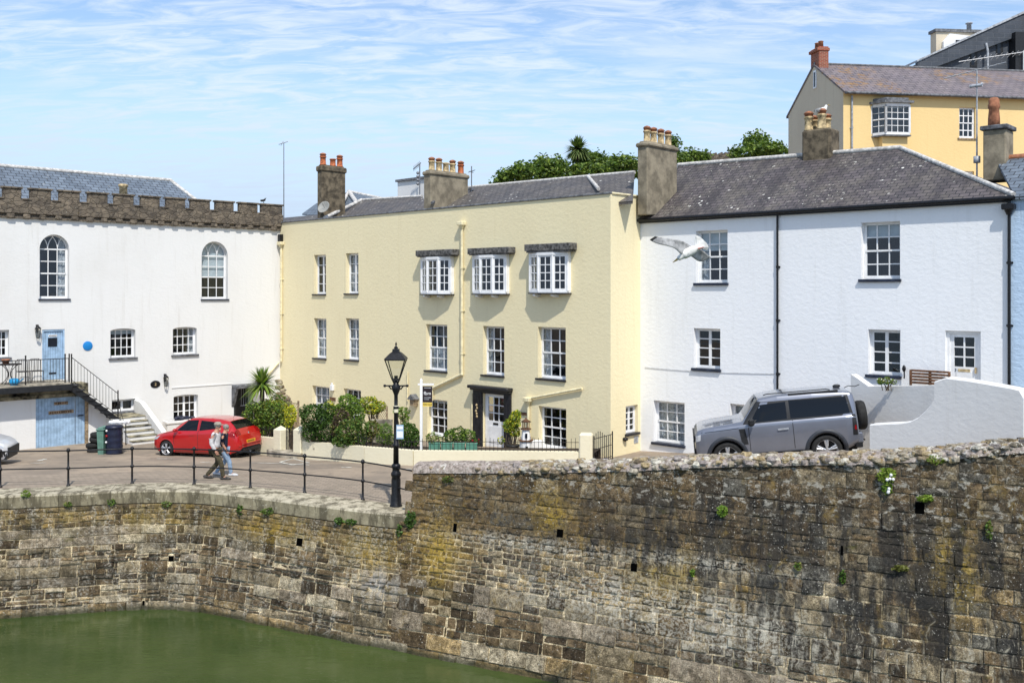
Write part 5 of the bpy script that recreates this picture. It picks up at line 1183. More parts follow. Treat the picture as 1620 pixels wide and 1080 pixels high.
    # the pointing behind the stones
    n = int((s1 - s0) / .3); zz = [-3.9 + .3 * k for k in range(14)]
    cols = []
    for i in range(n):
        sa = s0 + (s1 - s0) * i / n; sb = s0 + (s1 - s0) * (i + 1) / n
        top = zt_of((sa + sb) / 2); zl = [z_ for z_ in np.arange(-3.9, top - .1, .3)] + [top + .0]
        for k in range(len(zl) - 1):
            za, zb = zl[k], zl[k + 1]; m = (za + zb) / 2
            if any(s - w / 2 - .02 < sb and s + w / 2 + .02 > sa and z_ - h / 2 < zb and z_ + h / 2 > za for (s, z_, w, h) in hs): pass
            base = (.52, .45, .32) if -2.9 < m < -.3 else (.26, .215, .15)
            if right and m > -.2: base = (.17, .145, .105)
            if (not right) and m > -.9: base = (.34, .28, .17)
            if m < -2.9: base = (.30, .27, .2)
            f = r.uniform(.7, 1.2); g.col = tuple(c * f for c in base)
            g.add([S(sa, za), S(sb, za), S(sb, zb), S(sa, zb)], [(0, 1, 2, 3)], True, [(sa, za), (sb, za), (sb, zb), (sa, zb)])
    return g, hs

def quay_walls():
    W1 = thing('harbour_wall', 'long curving stone quay wall under the railing, green and ochre stained', 'harbour wall', (S(SJ - 6, 0).x, S(SJ - 6, 0).y, -3.2))
    g, hs = masonry('masonry', SJ - 24, SJ, lambda s: -.36, False, HOLES_L, 11); g.build('masonry', MT['masonry'], W1, recalc=False)
    for (s, z, w, h) in hs: holeg(s, z, w, h).build('drain_hole', MT['hole_shade'], W1)
    g = G(); r = random.Random(5); s = SJ - 24
    while s < SJ - .05:
        L_ = min(r.uniform(.8, 1.5), SJ - s); n = 4; v = r.uniform(.85, 1.15)
        a, b = s + .005, s + L_ - .005; rows = []
        for (d, z) in ((.02, -.36), (.055, -.34), (.06, -.03), (.035, .018), (-.98, .024), (-.98, -.1)):
            rows.append([S(a + (b - a) * k / n, 0, d) + Vector((0, 0, z)) for k in range(n + 1)])
        g.col = tuple(c * v for c in (.30, .265, .185)); g.sheet(rows[:3], False); g.col = tuple(c * (.5 + .5 * v) for c in (.46, .42, .33)); g.sheet(rows[2:], False); g.add([rows[k][0] for k in range(6)], [tuple(range(6))]); g.add([rows[k][-1] for k in range(6)], [tuple(range(6))]); s += L_
    g.build('coping', MT['coping'], W1)
    # tall wall with the parapet
    W2 = thing('harbour_wall', 'tall stained stone harbour wall with a white lichened rubble top', 'harbour wall', (S(SJ + 8, 0).x, S(SJ + 8, 0).y, -3.2))
    cap = .25; s1 = SJ + 26
    g, hs = masonry('masonry', SJ, s1, lambda s: ztop(s) - cap, True, HOLES_R, 23); g.build('masonry', MT['masonry2'], W2, recalc=False)
    for (s, z, w, h) in hs: holeg(s, z, w, h).build('drain_hole', MT['hole_shade'], W2)
    g = G(); th = .62; g.col = (.2, .17, .12); N = 60
    def top(s): return ztop(s) - cap
    rows = [[], []]
    for k in range(N + 1):
        s = SJ + (s1 - SJ) * k / N; o = S(s, top(s)); i = S(s, top(s), -th); rows[0].append((o.x, o.y, top(s) - .01)); rows[1].append((i.x, i.y, top(s) - .01))
    rows.append([(p[0], p[1], -1) for p in rows[1]]); g.sheet(rows, False)
    for (za, zb) in ((-3.9, top(SJ)),): g.quad(S(SJ, za), S(SJ, zb), S(SJ, zb, -th), S(SJ, za, -th - 1.2))
    g.build('inner_face', MT['rubble'], W2)
    # rounded capping and loose-looking rubble bedded on it
    g = G(); rows = []; M_ = 9; n = int((s1 - SJ) / .09)
    for k in range(n + 1):
        s = SJ - .03 + (s1 - SJ) * k / n; row = []
        for q in range(M_ + 1):
            a = math.pi * q / M_; e = mnoise.noise(Vector((s * 2.2, q * .5, 1))) * .04 + mnoise.noise(Vector((s * 7, q * 1.7, 5))) * .03
            d = -th / 2 + (th / 2 + .05) * math.cos(a) * (1 + e); zz = top(s) - .03 + (cap + .0 if s < SJ + 3 else cap - .03) * math.sin(a) ** .8 * (1 + e * 2)
            p = S(s, top(s), d); row.append((p.x, p.y, zz))
        rows.append(row)
    g.col = (.34, .295, .275); g.sheet(rows, True); g.add(rows[0], [tuple(range(M_ + 1))])
    r = random.Random(8); s = SJ + .1
    while s < s1:
        f = smooth((s - SJ - .8) / 3.0)
        for lane in range(7):
            if r.random() > .25 + .75 * f: continue
            a = R((8, 28, 50, 74, 100, 132, 160)[lane] + r.uniform(-12, 12)); d = -th / 2 + (th / 2 + .01) * math.cos(a); z = top(s) - .03 + (cap - .05) * max(0, math.sin(a)) ** .8
            sz = r.choice((.04, .05, .06, .075, .09, .11)) * r.uniform(.85, 1.15) * (.55 + .45 * f); ss = s + r.uniform(-.08, .08); c = S(ss, top(ss), d); c.z = z
            col = r.choice(((.33, .29, .23), (.27, .235, .18), (.38, .35, .30), (.22, .18, .13), (.50, .48, .43), (.35, .28, .17), (.30, .27, .27)))
            v = r.uniform(.8, 1.2) * (1 - .5 * smooth((s - SJ - 12.6) / 1.2)); g.col = tuple(x * v for x in col); lump(g, c, sz * r.uniform(1.0, 1.7), sz * r.uniform(.8, 1.2), sz * r.uniform(.4, .75), r)
        s += r.uniform(.085, .14)
    g.build('coping', MT['rubble'], W2)
def holeg(s, z, w, h):
    g = G(); a, b, c, d = s - w / 2, s + w / 2, z - h / 2, z + h / 2
    g.add([S(a, c, .006), S(b, c, .006), S(b, d, .006), S(a, d, .006)], [(0, 1, 2, 3)]); return g  # flat black face on the wall; the hole's dark depth is only colour
def lump(g, c, a, b, h, r, n=7, m=4):
    rz = r.uniform(0, 6.28); ox = r.uniform(0, 50); vs = []
    for j in range(m + 1):
        t = math.pi * j / m
        for i in range(n):
            p = 2 * math.pi * i / n; v = Vector((math.sin(t) * math.cos(p), math.sin(t) * math.sin(p), math.cos(t)))
            k = 1 + .30 * mnoise.noise(v * 1.3 + Vector((ox, 0, 0))); v = Vector((max(-.8, min(.8, v.x * k)), max(-.8, min(.8, v.y * k)), max(-.8, min(.8, v.z * k))))
            x, y = v.x * a * 1.2, v.y * b * 1.2; vs.append((c.x + x * math.cos(rz * .15) - y * math.sin(rz * .15), c.y + x * math.sin(rz * .15) + y * math.cos(rz * .15), c.z + v.z * h * 1.2))
    fs = [(j * n + i, (j + 1) * n + i, (j + 1) * n + (i + 1) % n, j * n + (i + 1) % n) for j in range(m) for i in range(n)]
    g.add(vs, fs, False)
quay_walls()

# ------------------------------------------------------------------ ground, setts, markings, water
def hill(x, y): return ground_z(x, y) + 8.5 * smooth((y - 46) / 22) * smooth((x + 6) / 14) + 3 * smooth((y - 60) / 60)
def ground():
    xs = [-400, -200, -100] + [-60 + 1.0 * k for k in range(121)] + [100, 200, 400]; g = G(); rows = []
    ts = [0, .5, 1, 1.5, 2, 2.5, 3, 3.6, 4.2, 5, 6, 7, 8, 9, 10, 11, 12, 14, 16, 18, 20, 23, 26, 30, 35, 40, 50, 70, 100, 300, 1500]
    for t in ts:
        row = []
        for x in xs:
            xc = max(-58, min(50, x)); y0 = float(np.interp(xc, PXs, PYs)); y = y0 + .55 + t; row.append((x, y, hill(xc, y) if t < 200 else 11))
        rows.append(row)
    setting(g.sheet(rows, True).build('road', MT['road']))
    g = G(); rows = []
    for d in (1.0, 1.6, 2.4, 3.3):
        row = []
        for k in range(60): s = SJ - 24 + 24 * k / 59; p = S(s, 0, -d); row.append((p.x, p.y, ground_z(p.x, p.y) + .006))
        rows.append(row)
    setting(g.sheet(rows, True).build('pavement', MT['sett']))
    g = G(); g.quad((-600, -300, -3.2), (600, -300, -3.2), (600, 60, -3.2), (-600, 60, -3.2)); setting(g.build('water', MT['water']))
    g = G(); g.quad((-600, -300, -6), (600, -300, -6), (600, 60, -6), (-600, 60, -6)); setting(g.build('harbour_bed', MT['soil']))
ground()
def ghit(px, py):
    y = 30.
    for _ in range(30): x = (px - CX) / FPX * y; y = .5 * y + .5 * (HC - ground_z(x, y)) * FPX / (py - HY)
    x = (px - CX) / FPX * y; return Vector((x, y, ground_z(x, y)))
def markings():
    g = G()
    for line, w in (([(398, 732), (440, 733), (489, 735.5)], .09), ([(443, 731), (463, 725.5), (489, 732), (463, 735.5), (443, 731)], .09), ([(484, 728), (507, 728)], .09), ([(248, 725.5), (272, 725.8)], .10), ([(318, 731), (333, 732)], .1), ([(60, 729), (72, 726)], .15), ([(48, 733), (72, 732)], .1), ([(540, 739), (556, 739.5)], .12), ([(637, 742), (651, 742)], .1)):
        for i in range(len(line) - 1):
            a = ghit(*line[i]); b = ghit(*line[i + 1]); n = 6
            for k in range(n):
                p = a.lerp(b, k / n); q = a.lerp(b, (k + 1) / n); d = (q - p); d.z = 0; d.normalize(); m = Vector((-d.y, d.x, 0)) * w / 2; vs = []
                for v in (p - m, q - m, q + m, p + m): vs.append((v.x, v.y, ground_z(v.x, v.y) + .012))
                g.add(vs, [(0, 1, 2, 3)])
    setting(g.build('road_markings', MT['mark']))
markings()
# ------------------------------------------------------------------ quay railing and lamp
def on_ground(px, py): return ghit(px, py)
def railing():
    posts = [ghit(x, y) for x, y in ((-98, 774), (0.5, 771), (108, 769), (209, 765.5), (307, 766.5), (396, 772), (482, 780), (574, 791))]
    last = S(SJ - .02, 0, -.42); last = Vector((last.x, last.y, 0)); T = thing('quay_railing', 'black iron railing with ball jointed posts along the quay edge', 'railing', (posts[4].x, posts[4].y, 0))
    pts = posts + [last]
    proto = None
    for i, p in enumerate(posts):
        if proto is None:
            g = G(); g.lathe([(.06, 0), (.055, .04), (.032, .06), (.028, .48), (.05, .5), (.055, .53), (.05, .56), (.028, .58), (.025, 1.0), (.05, 1.02), (.058, 1.06), (.045, 1.10), (.015, 1.125)], (0, 0, 0), 12)
            proto = g.build('post', MT['iron'], T, local=True); o = proto
        else: o = proto.copy(); COL.objects.link(o)
        o.parent = T; o.location = p - Vector(T.location)
    for z, nm, r_ in ((1.05, 'top_rail', .021), (.53, 'middle_rail', .019)):
        g = G(); C_ = catmull([tuple(p + Vector((0, 0, z))) for p in pts], 4)
        g.tube(C_, r_, 8); g.build(nm, MT['iron'], T)
railing()
def lamp():
    b = ghit(626.5, 801.5); T = thing('street_lamp', 'black cast iron street lamp with a four sided glass lantern on the quay', 'street lamp', b)
    k = b.y / FPX; z = lambda y: HC + (HY - y) / FPX * b.y - b.z
    g = G(); s = z(749) ; o = tuple(b)
    g.lathe([(.17, 0), (.17, .05), (.145, .08), (.14, .30), (.12, .36), (.125, .72), (.11, .80), (.135, .84), (.135, .90), (.10, .95), (.095, 1.02), (.125, 1.06), (.12, 1.12), (.08, 1.16)], o, 16); base = g.build('base', MT['iron'], T)
    g = G(); zt = z(604); g.lathe([(.075, 1.14), (.07, 1.6), (.095, 1.62), (.095, 1.66), (.065, 1.69), (.055, 2.6), (.075, 2.62), (.075, 2.66), (.05, 2.69), (.05, zt - .35), (.07, zt - .3), (.11, zt - .2), (.12, zt - .12), (.07, zt - .05), (.06, zt)], o, 14); g.build('column', MT['iron'], T)
    g = G(); zb = z(610); g.cyl((b.x - .30, b.y, b.z + zb), (b.x + .30, b.y, b.z + zb), .02, n=8)
    for q in (-1, 1): g.ball((b.x + q * .30, b.y, b.z + zb), .04); g.cyl((b.x + q * .12, b.y, b.z + zb - .1), (b.x + q * .2, b.y, b.z + zb), .018)
    g.build('ladder_bar', MT['iron'], T)
    z0, z1, z2, z3 = z(600), z(568), z(553), z(547); g = G(); r0, r1 = .13, .37
    for q in range(4):
        a = math.pi / 4 + q * math.pi / 2; a2 = a + math.pi / 2; p = lambda r_, aa, zz: (b.x + r_ * math.cos(aa), b.y + r_ * math.sin(aa), b.z + zz)
        g.cyl(p(r0, a, z0), p(r1, a, z1), .016, n=5); g.cyl(p(r0, a, z0), p(r0, a2, z0), .02, n=5); g.cyl(p(r1, a, z1), p(r1, a2, z1), .022, n=5)
        g.cyl(p(r0, a, z0), p(.06, a, z0 - .12), .016, n=5)
    g.cyl((b.x, b.y, b.z + z0 - .12), (b.x, b.y, b.z + z0 + .1), .05); g.build('lantern_frame', MT['iron'], T)
    g = G(); g.lathe([(r0 * .97, z0), (r1 * .97, z1)], o, 4, False, math.pi / 4); g.build('lantern_glass', MT['lampglass'], T)
    g = G(); g.lathe([(.40, z1), (.39, z1 + .03), (.20, z1 + .17), (.13, z1 + .2), (.12, z1 + .27), (.07, z2), (.03, z2 + .06)], o, 4, False, math.pi / 4); g.lathe([(.03, z2), (.06, z2 + .05), (.02, z2 + .1), (.015, z3 + .02), (.03, z3 + .04), (.0, z3 + .12)], o, 8)
    g.build('lantern_roof', MT['iron'], T)
    g = G(); g.cyl((b.x, b.y, b.z + z(652)), (b.x, b.y, b.z + z(641)), .062, n=12); g.build('band', MT['cream'], T)
    g = G(); g.box(b.x + .02, b.x + .21, b.y - .10, b.y - .075, b.z + z(693), b.z + z(671)); n_ = g.build('notice', MT['blued'], T); g = G(); g.box(b.x + .035, b.x + .195, b.y - .106, b.y - .10, b.z + z(678), b.z + z(673)); g.box(b.x + .035, b.x + .195, b.y - .106, b.y - .10, b.z + z(691), b.z + z(681)); g.build('notice_text', MT['signw'], n_)
lamp()

# ------------------------------------------------------------------ foliage
def leaves(g, blobs, n, size, cols, rng, flat=.0, asp=.55):
    vol = [b[3] * b[4] * b[5] for b in blobs]; tot = sum(vol)
    for _ in range(n):
        t = rng.random() * tot
        for b, v in zip(blobs, vol):
            t -= v
            if t <= 0: break
        while True:
            p = Vector((rng.uniform(-1, 1), rng.uniform(-1, 1), rng.uniform(-1, 1)))
            if .04 < p.length <= 1: break
        rr = p.length; p *= (rr ** .35) / rr; nz = mnoise.noise(Vector((b[0], b[1], b[2])) * .7 + p * 2.4)
        p *= 1 + .35 * nz
        if nz < -.28 and rng.random() < .7: continue
        c = Vector((b[0] + p.x * b[3], b[1] + p.y * b[4], b[2] + p.z * b[5]))
        s = size * rng.uniform(.6, 1.4); d = Vector((rng.gauss(0, 1), rng.gauss(0, 1), rng.gauss(0, .6) - flat)).normalized(); e = d.cross(Vector((rng.gauss(0, 1), rng.gauss(0, 1), rng.gauss(0, 1)))).normalized()
        k = rng.choice(cols); v = rng.uniform(.7, 1.25) * (1 + .35 * nz); g.col = tuple(x * v for x in k)
        g.add([c - d * s * .5, c + e * s * asp * .5, c + d * s * .5, c - e * s * asp * .5], [(0, 1, 2, 3)])
DG, MG, BG, YG, OL = (.038, .08, .014), (.09, .165, .028), (.22, .32, .045), (.56, .52, .03), (.16, .17, .04)
def plant(name, label, cat, blobs, Y, cols, n, size, base_py=None, group=None, flowers=None, seed=0, stem=True, asp=.55):
    """blobs: (px, py, half width px, half height px[, depth shift m]) measured at distance Y"""
    rng = random.Random(seed or int(blobs[0][0])); k = Y / FPX; B = []
    for b in blobs:
        dy = b[4] if len(b) > 4 else 0; p = P(b[0], b[1], Y + dy); B.append((p.x, p.y, p.z, b[2] * k, max(b[2], b[3]) * k * .8, b[3] * k))
    x = sum(b[0] for b in B) / len(B); y = sum(b[1] for b in B) / len(B); zb = (HC + (HY - base_py) / FPX * Y) if base_py else ground_z(x, y)
    T = thing(name, label, cat, (x, y, zb), group); g = G(); leaves(g, B, n, size, cols, rng, asp=asp); g.build('foliage', MT['leaf'], T, recalc=False, uv=False)
    if flowers:
        g = G()
        for _ in range(flowers[1]):
            b = rng.choice(B); a = rng.uniform(0, 6.28); e = rng.uniform(-.2, 1); p = Vector((b[0] + b[3] * math.cos(a) * .9, b[1] - abs(b[4] * math.sin(a)) * .9, b[2] + b[5] * e * .9)); g.ball(p, flowers[2], 5, 3)
        g.build('blossom', MT[flowers[0]], T)
    if stem:
        g = G()
        for b in B:
            for q in range(3):
                a = Vector((x + rng.uniform(-.1, .1), y + rng.uniform(-.1, .1), zb - .1)); c = Vector((b[0] + rng.uniform(-.5, .5) * b[3], b[1], b[2] + .3 * b[5])); m = a.lerp(c, .5) + Vector((rng.uniform(-.1, .1), 0, .05)); h = max(.012, min(.05, (c - a).length * .016)); g.tube([a, m, c], (h, h * .7, h * .3), 6)
        g.build('stem', MT['bark'], T)
    return T
def spiky(name, label, cat, px, py, Y, rpx, n, base_py=None, seed=3, drop=.5, width=.035, cols=(BG, MG, (.20, .24, .06))):
    rng = random.Random(seed); c = P(px, py, Y); k = Y / FPX; Rr = rpx * k; zb = (HC + (HY - base_py) / FPX * Y) if base_py else hill(c.x, c.y)
    T = thing(name, label, cat, (c.x, c.y, zb)); g = G()
    for i in range(n):
        a = rng.uniform(0, 6.28); e = rng.uniform(-.5, 1.4); L_ = Rr * rng.uniform(.75, 1.15); v = rng.uniform(.7, 1.3); cc = rng.choice(cols); g.col = tuple(x * v for x in cc)
        d = Vector((math.cos(a) * math.cos(e), math.sin(a) * math.cos(e), math.sin(e))); s = d.cross(Vector((0, 0, 1))).normalized(); pv = None
        for q in range(6):
            t = q / 5; p = c + d * L_ * t - Vector((0, 0, drop * L_ * t * t * (1 - max(0, d.z) * .8))); w = width * (1 - t ** 1.5) + .003; cur = (p - s * w, p + s * w)
            if pv: g.add([pv[0], pv[1], cur[1], cur[0]], [(0, 1, 2, 3)])
            pv = cur
    g.build('fronds', MT['leaf'], T, recalc=False, uv=False)
    g = G(); g.cyl((c.x, c.y, zb - .2), tuple(c), .11 * Rr / .8, .08 * Rr / .8, 10); g.build('trunk', MT['bark'], T); return T

# ------------------------------------------------------------------ garden in front of the yellow house
G0, G1, G2, G3 = Vector((-10.9, 37.5)), Vector((-5.06, 33.0)), Vector((-3.28, 32.0)), Vector((2.55, 30.95))
def garden():
    A = Facade(G0, G1); T = thing('garden_wall', 'low cream rendered garden wall with iron railings and square piers', 'garden wall', (G2.x, G2.y, -.15))
    def hw(x): return interp(x, [-10, -7.4, -5, 2.7], [.12, .23, .33, .50])
    u437, u452, u470, u481 = (A.at(x, 700)[0] for x in (437, 452, 470, 482))
    g = G()
    def seg(a, b, sub=8):
        for k in range(sub):
            p = a.lerp(b, k / sub); q = a.lerp(b, (k + 1) / sub); d = (b - a).normalized(); n = Vector((d.y, -d.x)) * .12
            vs = []
            for v, z0 in ((p, 0), (q, 0)):
                zt = hw(v.x)
                for sgn in (1, -1): vs += [(v.x + n.x * sgn, v.y + n.y * sgn, -1.), (v.x + n.x * sgn, v.y + n.y * sgn, zt)]
            g.add(vs, [(0, 1, 5, 4), (2, 3, 7, 6), (1, 3, 7, 5), (0, 1, 3, 2), (4, 5, 7, 6)])
    W2 = lambda u: Vector((A.W(u, 0, 0).x, A.W(u, 0, 0).y))
    seg(G0, W2(u437), 4); seg(W2(u481), G1, 5); seg(G1, G2, 4); seg(G2, G3, 8); g.build('wall', MT['cream'], T)
    for (ua, ub) in ((u437, u452), (u470, u481)):
        um = (ua + ub) / 2; p = W2(um); zt = HC + (HY - 677) / FPX * p.y; g = A.g(); g.bbox(um - .21, um + .21, -.2, .2, -.7, zt - .06, .02); g.add([(um - .21, -.2, zt - .06), (um + .21, -.2, zt - .06), (um + .21, .2, zt - .06), (um - .21, .2, zt - .06), (um, 0, zt + .10)], [(0, 1, 4), (1, 2, 4), (2, 3, 4), (3, 0, 4)]); g.build('pier', MT['cream'], T)
    B = Facade(G2, G3); zt = HC + (HY - 685) / FPX * G3.y; g = B.g(); g.bbox(B.L - .35, B.L + .08, -.21, .21, -.3, zt, .05); g.build('pier', MT['cream'], T)
    # railings along the top
    def rails(a, b, h, nm='railing'):
        g = G(); L_ = (b - a).length; n = int(L_ / .135)
        for k in range(n + 1): p = a.lerp(b, k / n); z = hw(p.x); e = .03 * math.sin(k * 2.1); g.cyl((p.x, p.y, z - .02), (p.x + e * .4, p.y, z + h + e), .0085, n=5, cap=False)
        g.cyl((a.x, a.y, hw(a.x) + h - .12), (b.x, b.y, hw(b.x) + h - .12), .010, n=5); g.build(nm, MT['ironr'], T)
    rails(W2(u481 + .1), G1, .42); rails(G1, G2, .40); rails(G2, G3 - (G3 - G2).normalized() * .35, .42); rails(G0, W2(u437), .4)
    # gates
    g = A.g(); ua, ub = u452 + .04, u470 - .04; z0 = -.34; zt = z0 + 1.0
    for k in range(9): u = ua + (ub - ua) * k / 8; g.cyl((u, 0, z0), (u, 0, zt - .05 + .05 * (k % 2)), .011 if 0 < k < 8 else .018, n=5)
    for z in (z0 + .06, zt - .2): g.cyl((ua, 0, z), (ub, 0, z), .012, n=5)
    gt = g.build('garden_gate', MT['ironr']); tag(gt, 'narrow iron garden gate hung between two cream piers', 'gate')
    g = A.g(); g.bbox(u437 - .05, u481 + .05, -.2, .42, -.8, -.22, .02); st = g.build('gate_step', MT['concrete'], T)
    E = Facade(G3 + Vector((.1, .0)), (3.42, 32.1)); g = E.g(); L_ = E.L; z0 = 0.06
    for k in range(10): u = .05 + (L_ - .1) * k / 9; g.cyl((u, 0, z0), (u, 0, 1.0 + .12 * math.sin(k * .7)), .013 if 0 < k < 9 else .024, n=5)
    for z in (z0 + .1, .55, .9): g.cyl((.05, 0, z), (L_ - .05, 0, z), .013, n=5)
    gt = g.build('side_gate', MT['ironr']); tag(gt, 'open black iron side gate beside the corner of the yellow house', 'gate')
    # raised bed of soil behind the wall
    g = G(); pts = [W2(u481 + .1), G1, G2, G3]; rows = [[], []]
    for p in pts: rows[0].append((p.x, p.y + .1, hw(p.x) - .16)); rows[1].append((p.x + .5, p.y + 1.6, hw(p.x) - .16))
    g.sheet(rows, False); g.sheet([rows[1], [(x, y, -1) for x, y, z in rows[1]]], False); setting(g.build('soil_bed', MT['soil']))
garden()

def garden_things():
    # troughs and what grows in them
    k = 33.0 / FPX; tr = []
    lab = ('leftmost of the four green plastic troughs behind the garden railing', 'second from the left of the four green troughs on the garden wall', 'third from the left of the green troughs on the garden wall', 'rightmost green plastic trough, next to the black door surround')
    for i in range(4):
        x0 = 678 + i * 19.6; a = P(x0, 702, 32.6 - i * .1); b = P(x0 + 18.6, 702, 32.6 - i * .1); zt = .62 + .0 * i; zb = zt - .26
        z0 = interp((a.x + b.x) / 2, [-10, -7.4, -5, 2.7], [.12, .23, .33, .50]) - .155; zt = z0 + .27 + .05
        T = thing('plant_trough', lab[i], 'trough', ((a.x + b.x) / 2, a.y, z0), 'green troughs behind the garden wall'); g = G(); g.bbox(a.x + .01, b.x - .01, a.y - .1, a.y + .12, z0, zt, .02); g.bbox(a.x, b.x, a.y - .115, a.y + .135, zt - .05, zt + .004, .012)
        for q in range(5): xx = a.x + (b.x - a.x) * (q + .5) / 5; g.box(xx - .02, xx + .02, a.y - .112, a.y - .1, z0 + .03, zt - .06)
        g.build('tub', MT['trough'], T); g = G(); g.box(a.x + .03, b.x - .03, a.y - .08, a.y + .1, zt - .02, zt + .008); g.build('soil', MT['soil'], T)
    plant('trough_plant', 'strappy young shoots in the leftmost green trough', 'plant', [(684, 692, 10, 9), (696, 694, 6, 7)], 32.6, (MG, BG, OL), 500, .10, 702, asp=.25)
    plant('trough_plant', 'bushy dark leaved shrub filling the two middle green troughs', 'plant', [(712, 690, 10, 11), (726, 686, 12, 12), (740, 690, 12, 11)], 32.6, (DG, MG, BG), 1700, .08, 702)
    plant('trough_plant', 'small red flowered plant at the end of the green troughs', 'plant', [(752, 699, 6, 5)], 32.4, (DG, MG), 200, .07, 702, flowers=('lightred', 8, .035))
    # hedge bushes behind the wall, left to right
    plant('garden_bush', 'tall rounded bush behind the red car, under the spiky cordyline', 'bush', [(405, 665, 22, 24), (425, 660, 26, 24), (446, 670, 18, 22), (398, 645, 10, 10), (448, 645, 12, 12), (440, 632, 12, 8)], 38.4, (DG, DG, MG, OL, BG), 6500, .10)
    plant('garden_bush', 'bright yellow leaved shrub beside the narrow iron gate', 'bush', [(460, 656, 9, 15), (457, 668, 7, 10)], 36.4, (YG, YG, (.38, .36, .03), BG), 900, .08)
    plant('garden_bush', 'dense dark green bush between the right gate pier and the yellow flowered shrub', 'bush', [(497, 662, 22, 22), (513, 676, 22, 24), (490, 684, 12, 14), (482, 650, 9, 10), (515, 650, 15, 12)], 34.6, (DG, DG, MG), 5200, .09, 706)
    plant('garden_bush', 'purple brown leaved shrub in the middle of the hedge', 'bush', [(541, 662, 13, 16), (533, 676, 9, 16)], 34.0, ((.06, .04, .03), (.09, .05, .04), OL), 1300, .08, 708)
    plant('garden_bush', 'light green bushy shrub reaching up to the ground floor window', 'bush', [(551, 640, 18, 16), (560, 655, 17, 16), (540, 652, 14, 12)], 34.8, (BG, MG, (.16, .24, .05)), 3600, .085, 700)
    plant('garden_bush', 'large dark glossy shrub at the right end of the tall hedge', 'bush', [(553, 684, 22, 20), (570, 678, 14, 18), (545, 697, 20, 10), (565, 697, 16, 10)], 33.6, (DG, MG, MG, OL), 3400, .09, 708)
    plant('garden_bush', 'loose pale green shrub between the dark bush and the light bushy shrub', 'bush', [(526, 655, 11, 16), (520, 640, 8, 8), (531, 690, 12, 14)], 35.2, (BG, MG, OL, YG), 1500, .10, 704)
    plant('garden_bush', 'open twiggy olive shrub left of the iron gate under the cordyline', 'bush', [(440, 648, 16, 14), (425, 640, 12, 9), (446, 684, 8, 10)], 37.4, (OL, BG, YG), 1400, .10)
    plant('climber', 'yellow flowered climber on top of the wooden trellis', 'climber', [(583, 637, 15, 10), (600, 643, 12, 9), (590, 647, 16, 8)], 36.6, (YG, BG, OL), 2300, .085, 700)
    plant('garden_shrub', 'grassy upright green plant left of the street lamp', 'shrub', [(611, 683, 10, 14), (606, 694, 12, 9), (617, 694, 8, 10)], 33.6, (MG, BG, (.10, .16, .04)), 1500, .12, 708, asp=.18)
    plant('rose_bush', 'thin leggy rose between the street lamp and the sale board', 'rose', [(636, 653, 12, 9), (628, 649, 7, 5), (641, 662, 7, 5)], 35.2, (MG, OL, BG), 520, .09, 700)
    plant('garden_shrub', 'dark round shrub between the street lamp and the white post', 'shrub', [(645, 685, 16, 17), (640, 697, 14, 9), (655, 694, 9, 11)], 33.2, (DG, MG, MG), 2800, .085, 708)
    plant('garden_shrub', 'olive gold shrub under the trellis', 'shrub', [(590, 678, 12, 14), (582, 690, 10, 10)], 34.4, ((.22, .17, .05), OL, MG), 1100, .09, 706)
    # potted tree by the door
    c = P(812, 690, 34.2); T = plant('potted_tree', 'yellow green variegated potted tree beside the white door', 'tree', [(815, 663, 9, 13), (806, 673, 10, 11), (814, 682, 9, 9), (793, 696, 5, 6), (819, 655, 6, 6)], 34.2, (YG, (.34, .34, .05), BG, MG), 1900, .085, 722)
    g = G(); p = P(811, 712, 34.2); g.lathe([(.17, 0), (.24, .3), (.26, .3), (.26, .36), (.2, .36)], (p.x, p.y, ground_z(p.x, p.y)), 14); g.build('plant_pot', MT['black'], T)
    # cordyline at the corner
    spiky('cordyline', 'spiky green cordyline palm in the corner between white and yellow houses', 'palm', 415, 608, 37.4, 33, 260, width=.045, base_py=700)
    plant('garden_bush', 'leafy low bush round the foot of the spiky cordyline', 'bush', [(403, 655, 15, 20), (418, 652, 16, 18), (432, 660, 16, 22), (410, 676, 18, 16), (440, 645, 10, 10)], 36.9, (DG, MG, OL, BG), 3600, .09)
    # heap of stone against the wall, trellis
    T = thing('rubble_wall', 'broken brown stone wall stub against the yellow house corner', 'wall', tuple(P(450, 650, 41.5)))
    g = G(); r = random.Random(3)
    for q in range(70): t = r.random(); x = 440 + 23 * t; y = 655 - r.random() * (50 * (1 - t) + 6); g.col = r.choice(((.25, .19, .12), (.18, .14, .09), (.33, .28, .2))); lump(g, P(x, y, 41.5), .16, .14, .07, r)
    g.build('stones', MT['rubble'], T)
    def trellis(label, pts, Y, lattice=True):
        (x0, y0), (x1, y1) = pts; a = P(x0, y0, Y); b = P(x1, y1, Y - .5); zb = ground_z(a.x, a.y); T = thing('trellis_fence', label, 'fence', (a.x, a.y, zb)); zt = a.z
        g = G()
        for p in (a, b): g.box(p.x - .035, p.x + .035, p.y - .035, p.y + .035, zb - .1, zt + .12)
        g.build('post', MT['woodp'], T); g = G(); d = b - a; d.z = 0; n = 8
        if lattice:
            for q in range(-n, n):
                for s in (1, -1):
                    t0, t1 = q / n, q / n + .55 * s
                    z0, z1 = zt - .55, zt
                    u0, u1 = max(0, min(1, t0)), max(0, min(1, t1))
                    if abs(t1 - t0) < 1e-6 or u0 == u1: continue
                    za = z0 + (z1 - z0) * (u0 - t0) / (t1 - t0); zb_ = z0 + (z1 - z0) * (u1 - t0) / (t1 - t0); p = a + d * u0; p.z = za; q_ = a + d * u1; q_.z = zb_; g.cyl(p, q_, .011, n=4)
            for z in (zt - .55, zt): p = Vector((a.x, a.y, z)); g.cyl(p, p + d, .02, n=4)
